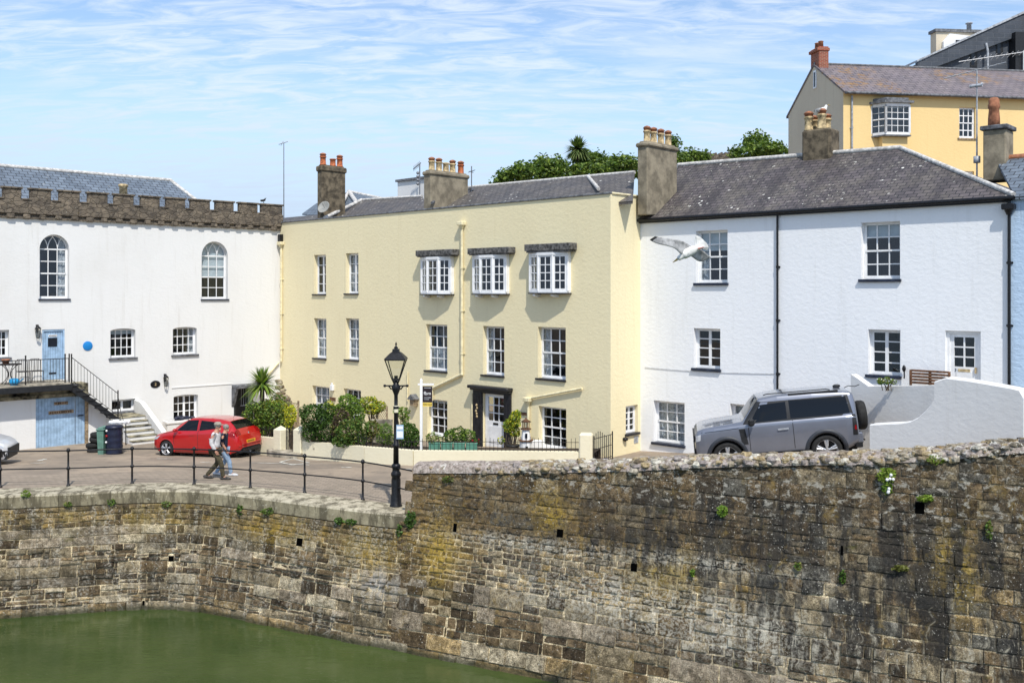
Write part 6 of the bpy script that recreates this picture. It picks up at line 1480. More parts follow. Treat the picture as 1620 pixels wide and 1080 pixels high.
        for q in range(int(d.length / .12)):
            p = a + d * ((q + .5) * .12 / d.length); g.box(p.x - .05, p.x + .05, p.y - .01, p.y + .01, zb, zt - .58 if lattice else zt)
        g.build('panel', MT['woodp'], T)
    trellis('low wooden trellis panel right of the cordyline', ((449, 636), (472, 640)), 39.4)
    trellis('buff wooden fence panel below the yellow flowered climber', ((588, 645), (612, 650)), 36.8)
    g = G(); p = P(604, 690, 35.4); g.bbox(p.x - .42, p.x + .4, p.y, p.y + .05, ground_z(p.x, p.y), HC + (HY - 663) / FPX * 35.4, .02); b = g.build('headboard_panel', MT['concrete']); tag(b, 'pale arched wooden panel leaning in the garden behind the lamp post', 'panel')
    # bird box on the wall
    F = FY; u, z = F.at(654, 633, .15); T = thing('bird_box', 'small wooden bird box fixed on the yellow wall', 'bird box', F.W(u, .1, z - .2)); g = F.g(); g.box(u - .13, u + .13, .0, .24, z - .22, z + .1); g.build('box', MT['woodp'], T); g = F.g(); g.prism([(u - .2, z + .08), (u, z + .26), (u + .2, z + .08), (u + .2, z + .04), (u - .2, z + .04)], -.0, .32, 1); g.build('roof', MT['bluebrick'], T)
    # lighthouse ornament
    b = P(832, 716, 33.8); zb = ground_z(b.x, b.y); zz = lambda y: HC + (HY - y) / FPX * b.y; T = thing('model_lighthouse', 'white wooden model lighthouse with black lantern top by the door', 'ornament', (b.x, b.y, zb)); g = G()
    zl = zz(679); z2 = zz(697); g.lathe([(.24, 0), (.22, z2 - zb)], (b.x, b.y, zb), 8, False); g.lathe([(.17, z2 + .04 - zb), (.13, zl - zb)], (b.x, b.y, zb), 8, False); g.build('tower', MT['signw'], T)
    g = G(); g.lathe([(.27, z2 - zb), (.27, z2 + .035 - zb)], (b.x, b.y, zb), 8, False); g.lathe([(.19, zl - zb), (.19, zl + .04 - zb)], (b.x, b.y, zb), 8, False)
    for q in range(8): a = q * math.pi / 4; g.cyl((b.x + .25 * math.cos(a), b.y + .25 * math.sin(a), z2), (b.x + .25 * math.cos(a), b.y + .25 * math.sin(a), z2 + .12), .012, n=4)
    for q in range(6): a = q * math.pi / 3; g.cyl((b.x + .11 * math.cos(a), b.y + .11 * math.sin(a), zl), (b.x + .11 * math.cos(a), b.y + .11 * math.sin(a), zz(667)), .016, n=4)
    g.lathe([(.2, zz(667) - zb), (.02, zz(662) - zb), (.03, zz(661) - zb), (0, zz(660) - zb)], (b.x, b.y, zb), 8); g.build('lantern', MT['wood'], T)
    g = G(); g.box(b.x - .02, b.x + .07, b.y - .26, b.y - .215, z2 - .42, z2 - .16); g.box(b.x - .03, b.x + .05, b.y - .19, b.y - .14, zl - .28, zl - .12); g.build('pane', MT['bluedark'], T)
    g = G(); p = P(850, 707, 34.5); g.bbox(p.x - .28, p.x + .2, p.y, p.y + .3, ground_z(p.x, p.y), HC + (HY - 697) / FPX * 34.5, .04); q = g.build('storage_box', MT['signw']); tag(q, 'small white box on the ground right of the model lighthouse', 'box')
    # sale board
    b = P(666.5, 712, 33.0); zb = .2; zz = lambda y: HC + (HY - y) / FPX * b.y; T = thing('sale_board', 'white post carrying a black estate agent board with a yellow strip', 'sign', (b.x, b.y, zb)); g = G()
    g.box(b.x - .045, b.x + .045, b.y - .045, b.y + .045, zb, zz(601)); g.add([(b.x - .045, b.y - .045, zz(601)), (b.x + .045, b.y - .045, zz(601)), (b.x + .045, b.y + .045, zz(601)), (b.x - .045, b.y + .045, zz(601)), (b.x, b.y, zz(598))], [(0, 1, 4), (1, 2, 4), (2, 3, 4), (3, 0, 4)]); g.box(b.x - .12, b.x + .44, b.y - .03, b.y + .03, zz(609), zz(606.5)); g.build('post', MT['signw'], T)
    x0, x1 = b.x + .05, b.x + .38; g = G(); g.box(x0, x1, b.y - .02, b.y + .02, zz(636), zz(611)); bd = g.build('board', MT['signk'], T); g = G(); g.box(x0, x1, b.y - .022, b.y + .022, zz(642.5), zz(636.5)); st = g.build('strip', MT['signy'], T)
    Mx = lambda x, y, z: Matrix(((1, 0, 0, x), (0, 0, -1, y), (0, 1, 0, z), (0, 0, 0, 1)))
    text_mesh('fbm', .17, Mx((x0 + x1) / 2, b.y - .024, zz(622)), 'signw', bd); text_mesh('FOR SALE', .07, Mx((x0 + x1) / 2, b.y - .026, zz(639.5)), 'signk', st)
    g = G(); 
    for q in range(2): g.box(x0 + .05, x1 - .05 - .06 * q, b.y - .023, b.y - .019, zz(629 + 3 * q) , zz(628 + 3 * q)); 
    g.box(x0 + .05, x1 - .05, b.y - .023, b.y - .019, zz(613.8), zz(612.8)); g.build('board_line', MT['lead'], bd)
garden_things()

# ------------------------------------------------------------------ yard of the white house
def yard():
    def gz(p): return ground_z(p.x, p.y)
    k = 1.0
    # tyres
    for i, (px, py, lab) in enumerate(((151, 712, 'bottom worn black tyre of the stack by the green bin'), (149, 703.5, 'middle black tyre of the leaning stack beside the garage'), (154.5, 695, 'third black tyre up, leaning on the wall'), (156, 687, 'topmost black tyre of the stack by the green bin'))):
        c = P(px, py, 37.2); T = thing('car_tyre', lab, 'tyre', tuple(c), 'old tyres stacked by the garage'); g = G(); g.M = Matrix.Translation(c) @ Matrix.Rotation(R((4, -5, 7, -4)[i]), 4, 'Y')
        n = 24; g.lathe([(.17, -.08), (.25, -.10), (.30, -.07), (.31, 0), (.30, .07), (.25, .10), (.17, .08), (.16, 0), (.17, -.08)], (0, 0, 0), n); g.build('tread', MT['rubber'], T)
    b = ghit(163.5, 717.5); zt = 1.05; T = thing('wheelie_bin', 'slim grey green bin standing beside the tyres', 'bin', b); g = G(); w = .13
    g.add([(b.x + sx * w * (.8 if z == 0 else 1), b.y + sy * .3 * (.8 if z == 0 else 1), b.z + z) for z in (0, zt - .12) for sx, sy in ((-1, -1), (1, -1), (1, 1), (-1, 1))], [(0, 1, 2, 3), (4, 5, 6, 7)] + [(i, (i + 1) % 4, 4 + (i + 1) % 4, 4 + i) for i in range(4)]); g.build('body', MT['binG'], T)
    g = G(); g.bbox(b.x - w - .03, b.x + w + .03, b.y - .34, b.y + .36, b.z + zt - .11, b.z + zt - .05, .02); g.bbox(b.x - w + .02, b.x + w - .02, b.y - .28, b.y + .3, b.z + zt - .05, b.z + zt, .03); g.build('lid', MT['binG'], T)
    b = ghit(181, 717.5); T = thing('storage_drum', 'large navy blue plastic drum with ribs beside the slim bin', 'drum', b); g = G(); pr = []
    for z in np.linspace(0, 1.02, 18): pr.append((.30 + (.015 if int(z * 12) % 3 == 0 else 0), float(z)))
    g.lathe(pr + [(.27, 1.05)], tuple(b), 20); g.build('body', MT['binB'], T); g = G(); g.lathe([(.33, 1.0), (.34, 1.04), (.30, 1.10), (.1, 1.14)], tuple(b), 20); g.build('lid', MT['plaque'], T).data.materials[0] = MT['binB']
    g = G(); g.ball((b.x - .2, b.y - .24, b.z + .72), .06, rz=.9); g.build('sticker', MT['lightred'], T)
    g = G(); g.ball((b.x - .22, b.y - .23, b.z + .48), .045); g.ball((b.x - .2, b.y - .24, b.z + .92), .045); g.build('white_sticker', MT['signw'], T)
    c = P(190, 667, 37.0); g = G(); r = random.Random(2)
    for q in range(9): lump(g, c + Vector((r.uniform(-.3, .25), r.uniform(-.1, .1), r.uniform(-.05, .05))), .12, .1, .06, r)
    g.col = (1, 1, 1); o = g.build('rubbish_bag', MT['signw']); tag(o, 'crumpled white bag lying on top of the dark drum', 'bag')
    # trough
    a = ghit(265, 681); b = ghit(300, 683); T = thing('stone_trough', 'white painted stone trough at the foot of the white house', 'trough', a); g = FL.g(); u, _ = FL.at(264, 672, .6); u2, _ = FL.at(306, 672, .6); za = -.62; zt = FL.at(285, 665.5, .6)[1]
    for (x0, x1, o0, o1) in ((u, u2, .55, .65), (u, u2, .1, .2), (u, u + .1, .2, .55), (u2 - .1, u2, .2, .55)): g.box(x0, x1, o0, o1, za, zt)
    g.bbox(u - .04, u2 + .04, .5, .7, zt - .1, zt + .004, .02); g.build('basin', MT['white'], T)
    c = FL.W((u * .25 + u2 * .75), .42, zt + .08); g = G(); r = random.Random(7)
    for q in range(10): lump(g, c + Vector((r.uniform(-.4, .35), r.uniform(-.1, .1), r.uniform(-.05, .06))), .14, .1, .06, r)
    g.c = [(1, 1, 1)] * len(g.c); o = g.build('blue_bag', MT['binB']); tag(o, 'dark blue bag stuffed on the white trough behind the red car', 'bag')
    # balcony furniture
    F = FL; zd = F.at(84, 600)[1]
    u, _ = F.at(15, 590, 1.0); T = thing('bistro_table', 'small black bistro table with curved legs on the balcony', 'table', F.W(u, 1.0, zd)); zt = F.at(15, 576, 1.0)[1]; g = F.g(); g.lathe([(.42, zt - .02), (.43, zt), (.42, zt + .02)], (u, 1.0, 0), 20); g.build('table_top', MT['ironr'], T)
    for q in range(4):
        a = math.pi / 4 + q * math.pi / 2; g = F.g(); pts = []
        for t in np.linspace(0, 1, 8): rr = .06 + .30 * (2 * t - 1) ** 2; pts.append((u + rr * math.cos(a), 1.0 + rr * math.sin(a), zd + (zt - zd) * float(t)))
        g.tube(pts, .014, 5); g.build('leg', MT['ironr'], T)
    for i, (px, lab) in enumerate(((37, 'metal bistro chair beside the balcony table'), (58, 'metal bistro chair beside the blue balcony door'))):
        u, _ = F.at(px, 590, .75); T = thing('bistro_chair', lab, 'chair', F.W(u, .75, zd), 'metal chairs on the balcony'); w = .21
        for sx in (-1, 1):
            g = F.g(); g.tube([(u + sx * w * 1.05, .93, zd), (u + sx * w, .93, zd + .45)], .013, 5); g.build('leg', MT['ironr'], T); g = F.g(); g.tube([(u + sx * w * 1.05, .52, zd), (u + sx * w, .54, zd + .45)], .013, 5); g.build('leg', MT['ironr'], T)
        g = F.g(); g.bbox(u - w, u + w, .53, .95, zd + .44, zd + .47, .01); g.build('seat', MT['ironr'], T); g = F.g(); g.tube([(u - w, .54, zd + .45), (u - w, .50, zd + .85), (u - w * .7, .49, zd + .93), (u + w * .7, .49, zd + .93), (u + w, .50, zd + .85), (u + w, .54, zd + .45)], .013, 5)
        for q in range(-2, 3): g.cyl((u + q * .07, .54, zd + .46), (u + q * .07, .49, zd + .92), .008, n=4)
        g.build('backrest', MT['ironr'], T)
    u, zz = F.at(9, 570, 1.0); T = thing('flower_pot', 'terracotta pot on the balcony table', 'pot', F.W(u, 1.0, zt + .02)); g = F.g(); g.lathe([(.10, zt + .02), (.15, zt + .16), (.16, zt + .16), (.16, zt + .21), (.12, zt + .21)], (u, 1.0, 0), 14); g.build('clay_body', MT['terr'], T)
    u, _ = F.at(22.5, 600, 1.6); g = F.g(); g.lathe([(.12, 0), (.2, .12), (.17, .24), (.1, .27)], (u, 1.6, zd), 9); g.cyl((u + .15, 1.6, zd + .1), (u + .33, 1.65, zd + .25), .025); o = g.build('watering_can', MT['bluebag']); tag(o, 'bright blue watering can on the balcony floor under the table', 'watering can')
yard()

# ------------------------------------------------------------------ white terrace wall, bench
def terrace():
    F = Facade(P(1376, 700, 23.9).xy, P(1618, 700, 20.9).xy); T = thing('terrace_wall', 'white rendered terrace wall with a sweeping curved top beside the silver car', 'wall', F.W(F.L / 2, 0, 1.8))
    top = [(1376, 671), (1400, 669.5), (1425, 668.5), (1440, 666), (1452, 660), (1463, 650), (1472, 640), (1478, 628)]; t2 = [(1478, 603), (1497, 597), (1530, 601), (1560, 606), (1600, 613), (1612, 616), (1619, 628)]
    def poly(pp, g, o0, o1):
        q = [F.at(x, y) for x, y in pp]; n = len(q)
        vs = []; 
        for (u, z) in q: vs += [(u, o1, .5), (u, o1, z - .03), (u, o1 - .03, z), (u, o0, z + .012), (u, o0, .5)]
        for i in range(n - 1):
            for j in range(4): g.add([vs[i * 5 + j], vs[(i + 1) * 5 + j], vs[(i + 1) * 5 + j + 1], vs[i * 5 + j + 1]], [(0, 1, 2, 3)])
        g.add(vs[:5], [(0, 1, 2, 3, 4)]); g.add(vs[-5:], [(0, 1, 2, 3, 4)])
    g = F.g(); poly(top, g, -.28, 0); poly(t2, g, -.28, 0); g.build('front_wall', MT['white'], T)
    B = Facade(P(1348, 640, 27.2).xy, P(1478, 640, 25.0).xy); q = [B.at(x, y) for x, y in ((1346, 592), (1350, 594), (1374, 611), (1494, 609.3))]; g = B.g(); n = len(q)
    for i in range(n - 1):
        (u, z), (u2, z2) = q[i], q[i + 1]; g.add([(u, 0, .5), (u2, 0, .5), (u2, 0, z2), (u, 0, z), (u, -.25, z), (u2, -.25, z2)], [(0, 1, 2, 3), (3, 2, 5, 4)])
    g.quad((q[0][0], 0, .5), (q[0][0], -.3, .5), (q[0][0], -.3, q[0][1]), (q[0][0], 0, q[0][1])); g.build('back_wall', MT['white'], T)
    zt = q[-1][1] - .35; u78 = F.at(1478, 640)[0]; fl = [F.W(u78, -.29, zt), F.W(F.L - .02, -.29, zt)]
    e = F.W(F.L - .02, -.29, zt); ur = (Vector((e.x, e.y)) - FR.A).dot(FR.u); bl = B.W(q[2][0], -.26, zt); ul = (Vector((bl.x, bl.y)) - FR.A).dot(FR.u)
    fl += [FR.W(ur, .01, zt), FR.W(ul, .01, zt), bl, B.W(q[3][0] - .05, -.26, zt)]
    g = slab_from(fl, zt - .4); g.build('terrace_floor', MT['concrete'], T)
    a_ = F.W(F.L - .0, -.1, .5); b_ = FR.W(ur + .02, .01, .5); W_ = Facade((a_.x, a_.y), (b_.x, b_.y)); g = W_.g(); ztop_e = F.at(1616, 618)[1]; g.bbox(0, W_.L, -.24, 0.02, .5, ztop_e, .03); g.build('end_wall', MT['white'], T)
    plant('wall_plant', 'small white flowered plant in the terrace bed under the casement window', 'plant', [(1393, 603, 6, 5), (1404, 602, 6, 6), (1413, 604, 5, 4)], 25.9, (MG, BG, OL), 420, .06, 612, flowers=('signw', 8, .018))
    # bench
    a = FR.at(1431, 590, .7); b = FR.at(1496, 590, .7); zt = FR.at(1463, 586.5, .5)[1]; zs = zt - .45; T = thing('garden_bench', 'brown slatted wooden bench against the white cottage wall', 'bench', FR.W((a[0] + b[0]) / 2, .7, zs - .42)); u0, u1 = a[0], b[0]; um = (u0 + u1) / 2
    g = FR.g()
    for k in range(5): z = zs + .06 + k * .085; g.bbox(u0 + .04, u1 - .04, .30, .33, z, z + .06, .005)
    g.bbox(u0, u0 + .06, .28, .34, zs, zt, .005); g.bbox(u1 - .06, u1, .28, .34, zs, zt, .005); g.bbox(um - .04, um + .04, .27, .30, zs, zt, .005); g.build('backrest', MT['wood'], T)
    g = FR.g()
    for k in range(5): g.bbox(u0, u1, .38 + k * .09, .45 + k * .09, zs - .03, zs, .005)
    g.build('seat', MT['wood'], T)
    for u in (u0, u1 - .06):
        for o in (.30, .76): g = FR.g(); g.box(u, u + .06, o, o + .06, zs - .45, zs - .03); g.build('leg', MT['wood'], T)
    u, z = FR.at(1428.5, 588, .2); g = FR.g(); g.cyl((u, .1, z - .2), (u, .1, z + .05), .02); g.lathe([(.03, 0), (.06, .08), (.04, .16), (0, .2)], (u, .12, z), 8); o = g.build('bell', MT['iron']); tag(o, 'small dark bell fixed left of the wooden bench', 'bell')
terrace()

# ------------------------------------------------------------------ trees behind
def far_trees():
    C_ = ((.08, .14, .024), (.14, .21, .04), (.21, .28, .05), (.05, .09, .018))
    for i, (bl, Y, n, lab) in enumerate((
        ([(808, 282, 22, 12), (790, 290, 12, 7), (825, 272, 18, 11)], 58, 2600, 'low dark green tree at the left end of the trees behind the yellow house'),
        ([(868, 266, 26, 16), (848, 278, 22, 14), (885, 276, 20, 14)], 60, 3600, 'rounded green tree crown behind the yellow house below the palm'),
        ([(935, 256, 22, 15), (925, 270, 28, 12), (957, 262, 18, 13)], 61, 3600, 'dense green tree crown right of the palm'),
        ([(985, 262, 22, 14), (1000, 270, 18, 12), (972, 272, 18, 10)], 59, 2800, 'broad green tree just left of the tall four pot chimney'),
        ([(1066, 232, 7, 11), (1062, 252, 14, 12), (1075, 256, 16, 9)], 60, 1500, 'thin topped tree just right of the tall four pot chimney'),
        ([(1098, 250, 24, 10), (1085, 256, 14, 8)], 64, 1800, 'low bushy tree in front of the far stone wall'),
        ([(1196, 228, 20, 15), (1212, 238, 28, 12), (1180, 243, 24, 10), (1235, 242, 20, 8)], 62, 4200, 'large light green tree between the cottage ridge and grey gable'),
    )):
        rng = random.Random(i + 40); k = Y / FPX; B = [(*P(b[0], b[1], Y + rng.uniform(-1, 1)), b[2] * k, b[2] * k, b[3] * k) for b in bl]
        x = sum(b[0] for b in B) / len(B); zb = hill(x, Y); T = thing('tree', lab, 'tree', (x, Y, zb), 'trees behind the roofs'); g = G(); leaves(g, B, n, .24, C_, rng)
        for b in B:
            for _ in range(26): a = rng.uniform(0, 6.28); c = Vector((b[0] + b[3] * math.cos(a), b[1], b[2] + b[5] * abs(math.sin(a)) * 1.05)); leaves(g, [(c.x, c.y, c.z, .28, .28, .32)], 9, .2, C_, rng)
        g.build('crown', MT['leaf'], T, recalc=False, uv=False); g = G(); top = Vector((B[0][0], B[0][1], B[0][2])); g.tube([(x, Y, zb - .3), (x + .1, Y, (zb + top.z) / 2), tuple(top)], (.28, .2, .06), 8)
        for b in B[1:]: g.tube([(x + .05, Y, (zb + top.z) / 2), (b[0], b[1], b[2])], (.14, .04), 6)
        g.build('trunk', MT['bark'], T)
    spiky('palm_tree', 'bushy topped palm rising above the trees behind the yellow house', 'palm', 914, 237, 60, 24, 420, seed=9, width=.10, drop=.45, cols=((.12, .17, .05), (.17, .22, .07), (.07, .11, .03)))
    g = G(); r = random.Random(6); a = P(1085, 250, 72); b = P(1165, 247, 72); zt = HC + (HY - 242) / FPX * 72
    for q in range(26):
        x = a.x + (b.x - a.x) * q / 26; g.bbox(x, x + (b.x - a.x) / 26 + .02, 72, 72.8, 8, zt + r.uniform(-.15, .12), .04)
    o = g.build('ruined_wall', MT['stone']); tag(o, 'low ruined stone wall on the hill above the cottage roof', 'wall')
far_trees()

# ------------------------------------------------------------------ small plants rooted in the harbour walls
def wall_plants():
    L_ = [(1403, 752, 15, 11, 260, (BG, (.20, .26, .04)), 'bushy bright green plant with white flowers high on the tall wall', 4), (1403, 772, 8, 9, 120, (MG, BG), 'dark trailing plant just below the bright bushy one on the tall wall', 3),
          (1482, 727, 16, 6, 130, (BG, OL), 'flat green tuft on the rubble top of the tall wall', 0), (1464, 788, 13, 5, 150, ((.20, .28, .04), BG), 'light green tuft growing over the square drain hole', 0), (1143, 808, 8, 9, 130, ((.16, .28, .04), BG), 'small vivid green fern in the middle of the tall wall', 0),
          (1263, 895, 5, 6, 60, (MG, OL), 'tiny green sprig on the stained part of the tall wall', 0), (1333, 912, 5, 10, 80, (MG, DG), 'narrow green sprig hanging below the slit drain', 0), (1426, 898, 14, 4, 110, (OL, (.10, .10, .02)), 'brown green moss cushion low on the tall wall', 0), (1565, 838, 5, 14, 90, (OL, MG), 'long green weed streak near the right end of the tall wall', 0), (1096, 905, 3, 6, 50, (MG, BG), 'tiny upright weed under the small drain hole', 0),
          (709, 758, 9, 5, 80, (OL, DG), 'dark moss clump under the coping near the left end of the tall wall', 0), (650, 822, 9, 13, 240, (DG, MG), 'dark leafy weed in the corner where the two walls meet', 0), (632, 838, 5, 10, 100, (DG, MG), 'trailing weed just left of the wall corner', 0),
          (555, 825, 9, 4, 90, (DG, MG), 'low weed under the coping left of the lamp', 0), (536, 823, 7, 5, 90, (MG, DG), 'small weed tuft under the coping, second from the lamp', 0), (424, 808, 11, 5, 120, ((.10, .14, .02), MG), 'wide green tuft under the quay coping in the middle', 0), (263, 797, 8, 5, 80, (OL, MG), 'olive tuft under the coping where the quay starts to curve', 0), (176, 794, 7, 5, 80, ((.13, .20, .03), MG), 'bright tuft on the face of the curved quay wall', 0), (41, 781, 7, 6, 90, ((.16, .22, .03), BG), 'bright green tuft on the quay coping far left', 0), (108, 797, 6, 4, 60, (OL, MG), 'small dull green tuft below the coping beside the bright one', 0), (380, 806, 4, 8, 70, (DG, MG), 'dark narrow weed hanging below the quay coping', 0)]
    for i, (px, py, rx, ry, n, cols, lab, fl) in enumerate(L_):
        s, z = wall_hit(px, py, .06); p = S(s, z, .07); k = p.y / FPX; rng = random.Random(i); T = thing('wall_plant', lab, 'plant', tuple(p)); g = G(); leaves(g, [(p.x, p.y, p.z, rx * k, .07, ry * k)], int(n * 1.5), .065, cols, rng); g.build('foliage', MT['leaf'], T, recalc=False, uv=False)
        if fl:
            g = G()
            for _ in range(fl): g.ball(p + Vector((rng.uniform(-.5, .5) * rx * k, -.1, rng.uniform(-.8, .3) * ry * k)), .035, 6, 4)
            g.build('blossom', MT['signw'], T)
    # grass tufts along the garden wall foot
    for i, (px, py, lab) in enumerate(((416, 717, 'weed tuft at the foot of the gate step'), (586, 729, 'weed tuft at the foot of the long garden wall'), (445, 719, 'weeds beside the left gate pier'))):
        p = ghit(px, py); rng = random.Random(i); g = G(); leaves(g, [(p.x, p.y, p.z + .06, .25, .1, .1)], 120, .07, (MG, BG, OL), rng); o = g.build('weed_tuft', MT['leaf'], recalc=False, uv=False); tag(o, lab, 'weed')
wall_plants()
# ------------------------------------------------------------------ vehicles
class Car:
    def __init__(s, name, label, M, xs, zb, zs, zt, ws, wt, paint, wheels, rw, ra, tw=.2):
        s.M = M; s.xs = xs; s.zb = zb; s.zs = zs; s.zt = zt; s.ws = ws; s.wt = wt; s.wheels = wheels; s.rw = rw; s.ra = ra; s.L = xs[-1]
        s.T = thing(name, label, 'car', tuple(M @ Vector((s.L / 2, 0, 0)))); s.paint = paint; s.tw = tw
        s._c = {}
    def sec(s, x):
        k = round(x, 4)
        if k in s._c: return s._c[k]
        i = lambda a: interp(x, s.xs, a); zb, zs, zt, ws, wt = i(s.zb), i(s.zs), i(s.zt), i(s.ws), i(s.wt); zs = min(zs, zt - .03)
        pts = [(ws * .90, zb), (ws * .975, zb + .10), (ws * .998, zb + (zs - zb) * .42), (ws, zb + (zs - zb) * .68), (ws * .985, zs - .05), (ws * .955, zs), (wt + (ws * .955 - wt) * .48, zs + (zt - zs) * .5), (wt, zs + (zt - zs) * .86), (wt * .93, zt - (zt - zs) * .035 - .008), (wt * .72, zt - .006), (wt * .35, zt), (0, zt + .004)]
        out = []; P_ = pts
        for q in range(len(P_) - 1):
            a, b, c, d = P_[max(q - 1, 0)], P_[q], P_[q + 1], P_[min(q + 2, len(P_) - 1)]
            for m in range(4):
                t = m / 4; lin = tuple(b[j] + (c[j] - b[j]) * t for j in (0, 1)); cr = tuple(.5 * (2 * b[j] + (c[j] - a[j]) * t + (2 * a[j] - 5 * b[j] + 4 * c[j] - d[j]) * t * t + (3 * b[j] - a[j] - 3 * c[j] + d[j]) * t ** 3) for j in (0, 1))
                out.append(tuple(.5 * lin[j] + .5 * cr[j] for j in (0, 1)))
        out.append(P_[-1]); s._c[k] = out; return out
    def w(s, x, z):
        c = s.sec(x); zz = [p[1] for p in c[:30]]; yy = [p[0] for p in c[:30]]; return float(np.interp(z, np.maximum.accumulate(zz), yy))
    def top(s, x, y):
        c = s.sec(x)[26:]; yy = [p[0] for p in c][::-1]; zz = [p[1] for p in c][::-1]; return float(np.interp(abs(y), yy, zz))
    def g(s): q = G(); q.M = s.M; return q
    def patch(s, g, quad, n=8, m=4, off=.006, sides=(1, -1)):
        for sg in sides:
            rows = []
            for j in range(m + 1):
                v = j / m; row = []
                for i in range(n + 1):
                    u = i / n; x = (quad[0][0] * (1 - u) + quad[1][0] * u) * (1 - v) + (quad[3][0] * (1 - u) + quad[2][0] * u) * v; z = (quad[0][1] * (1 - u) + quad[1][1] * u) * (1 - v) + (quad[3][1] * (1 - u) + quad[2][1] * u) * v
                    row.append((x, sg * (s.w(x, z) + off), z))
                rows.append(row)
            g.sheet(rows)
    def tpatch(s, g, x0, x1, w0, w1, off=.006, n=8, y0=None):
        rows = []
        for i in range(n + 1):
            x = x0 + (x1 - x0) * i / n; w = w0 + (w1 - w0) * i / n; row = []
            for j in range(11): y = (-w + 2 * w * j / 10) if y0 is None else (y0 + w * (j / 10)); row.append((x + off * (1 if x0 > s.L / 2 else -1) * .7, y, s.top(x, y) + off))
            rows.append(row)
        g.sheet(rows)
    def body(s, dx=.022):
        xs = sorted(set([round(x, 4) for x in np.arange(0, s.L, dx)] + [round(x, 4) for x in s.xs] + [s.L])); g = s.g(); K = len(s.sec(0)); vs = []; fs = []
        for x in xs:
            c = s.sec(x); vs += [(x, p[0], p[1]) for p in c] + [(x, -p[0], p[1]) for p in c[:-1][::-1]]
        W = 2 * K - 1
        for i in range(len(xs) - 1):
            for j in range(W - 1):
                q = [i * W + j, i * W + j + 1, (i + 1) * W + j + 1, (i + 1) * W + j]; cx = sum(vs[k][0] for k in q) / 4; cy = sum(vs[k][1] for k in q) / 4; cz = sum(vs[k][2] for k in q) / 4
                if abs(cy) > .4 and any((cx - wx) ** 2 + (cz - s.rw) ** 2 < s.ra ** 2 for wx in s.wheels): continue
                fs.append(tuple(q))
        g.add(vs, fs, True); g.add(vs[:W], [tuple(range(W))]); g.add(vs[-W:], [tuple(range(W))])
        i0 = [(x, s.sec(x)[0][0] * .98, s.sec(x)[0][1]) for x in xs if x >= 0]
        o = g.build('body', MT[s.paint], s.T, merge=.0002); g = s.g()
        g.box(s.xs[1], s.xs[-2], -.62, .62, .22, .45); u = g.build('underside', MT['black'], s.T)
        for wx in s.wheels:
            for sg in (1, -1): g = s.g(); g.cyl((wx, sg * .45, s.rw), (wx, sg * (s.w(wx, s.rw + .1) - .02), s.rw), s.ra, n=28, cap=False); g.cyl((wx, sg * .44, s.rw), (wx, sg * .45, s.rw), s.ra, n=28); g.build('wheel_arch', MT['black'], s.T)
        return o
    def flares(s, mat, w=.07, off=.02, amin=-15):
        for wx in s.wheels:
            for sg in (1, -1):
                g = s.g(); rows = [[], [], [], []]
                for k in range(29):
                    a = R(amin + (180 - 2 * amin) * k / 28)
                    for q, (rr, of) in enumerate(((s.ra - .015, -.03), (s.ra - .012, off), (s.ra + w, off), (s.ra + w + .012, -.012))): x = wx + rr * math.cos(a); z = s.rw + rr * math.sin(a); rows[q].append((x, sg * (s.w(x, max(z, .3)) + of), z))
                g.sheet(rows); g.build('wheel_arch_trim', MT[mat], s.T)
    def wheel(s, wx, sg, y, spokes=5, cover='alloy'):
        g = s.g(); r = s.rw; y1 = y; y0 = y - s.tw
        def lat(prof, mat, nm, par):
            g = s.g(); n = 28; vs = []
            for (rr, yy) in prof:
                for i in range(n): a = 2 * math.pi * i / n; vs.append((wx + rr * math.cos(a), sg * yy, r + rr * math.sin(a)))
            fs = [(k * n + i, k * n + (i + 1) % n, (k + 1) * n + (i + 1) % n, (k + 1) * n + i) for k in range(len(prof) - 1) for i in range(n)]
            g.add(vs, fs, True); return g
        g = lat([(r * .66, y0), (r * .9, y0), (r, y0 + .03), (r, y1 - .035), (r * .93, y1), (r * .70, y1 + .004), (r * .66, y1 - .02)], None, None, None); wh = g.build('wheel', MT['rubber'], s.T)
        g = lat([(r * .70, y1 + .003), (r * .66, y1 - .012), (r * .62, y1 - .07), (r * .60, y0 + .02)], None, None, None)
        for k in range(spokes):
            a = 2 * math.pi * k / spokes + .3
            for da in (-.16, .16) if spokes == 5 else (0,):
                c1 = (wx + r * .10 * math.cos(a), sg * (y1 - .01), r + r * .10 * math.sin(a)); c2 = (wx + r * .65 * math.cos(a + da * .9), sg * (y1 - .02), r + r * .65 * math.sin(a + da * .9)); g.cyl(c1, c2, r * .065, r * .085, 6)
        g.cyl((wx, sg * (y1 - .06), r), (wx, sg * (y1 - .002), r), r * .15, n=14); g.build('rim', MT[cover], wh)
        g = s.g(); g.cyl((wx, sg * (y1 - .10), r), (wx, sg * (y1 - .09), r), r * .6, n=20); g.build('brake_disc', MT['iron'], wh)
    def both(s, name, mat, quads, off=.006):
        for sd in (1, -1):
            g = s.g()
            for q in quads: s.patch(g, q, off=off, sides=(sd,))
            g.build(name, MT[mat], s.T)
    def lines(s, pts, w=.008):
        for sd in (1, -1):
          g = s.g()
          for (a, b) in pts:
            dx, dz = b[0] - a[0], b[1] - a[1]; l = math.hypot(dx, dz); nx, nz = -dz / l * w, dx / l * w
            s.patch(g, [(a[0] - nx, a[1] - nz), (b[0] - nx, b[1] - nz), (b[0] + nx, b[1] + nz), (a[0] + nx, a[1] + nz)], 8, 1, .003, (sd,))
          g.build('panel_gap', MT['black'], s.T)
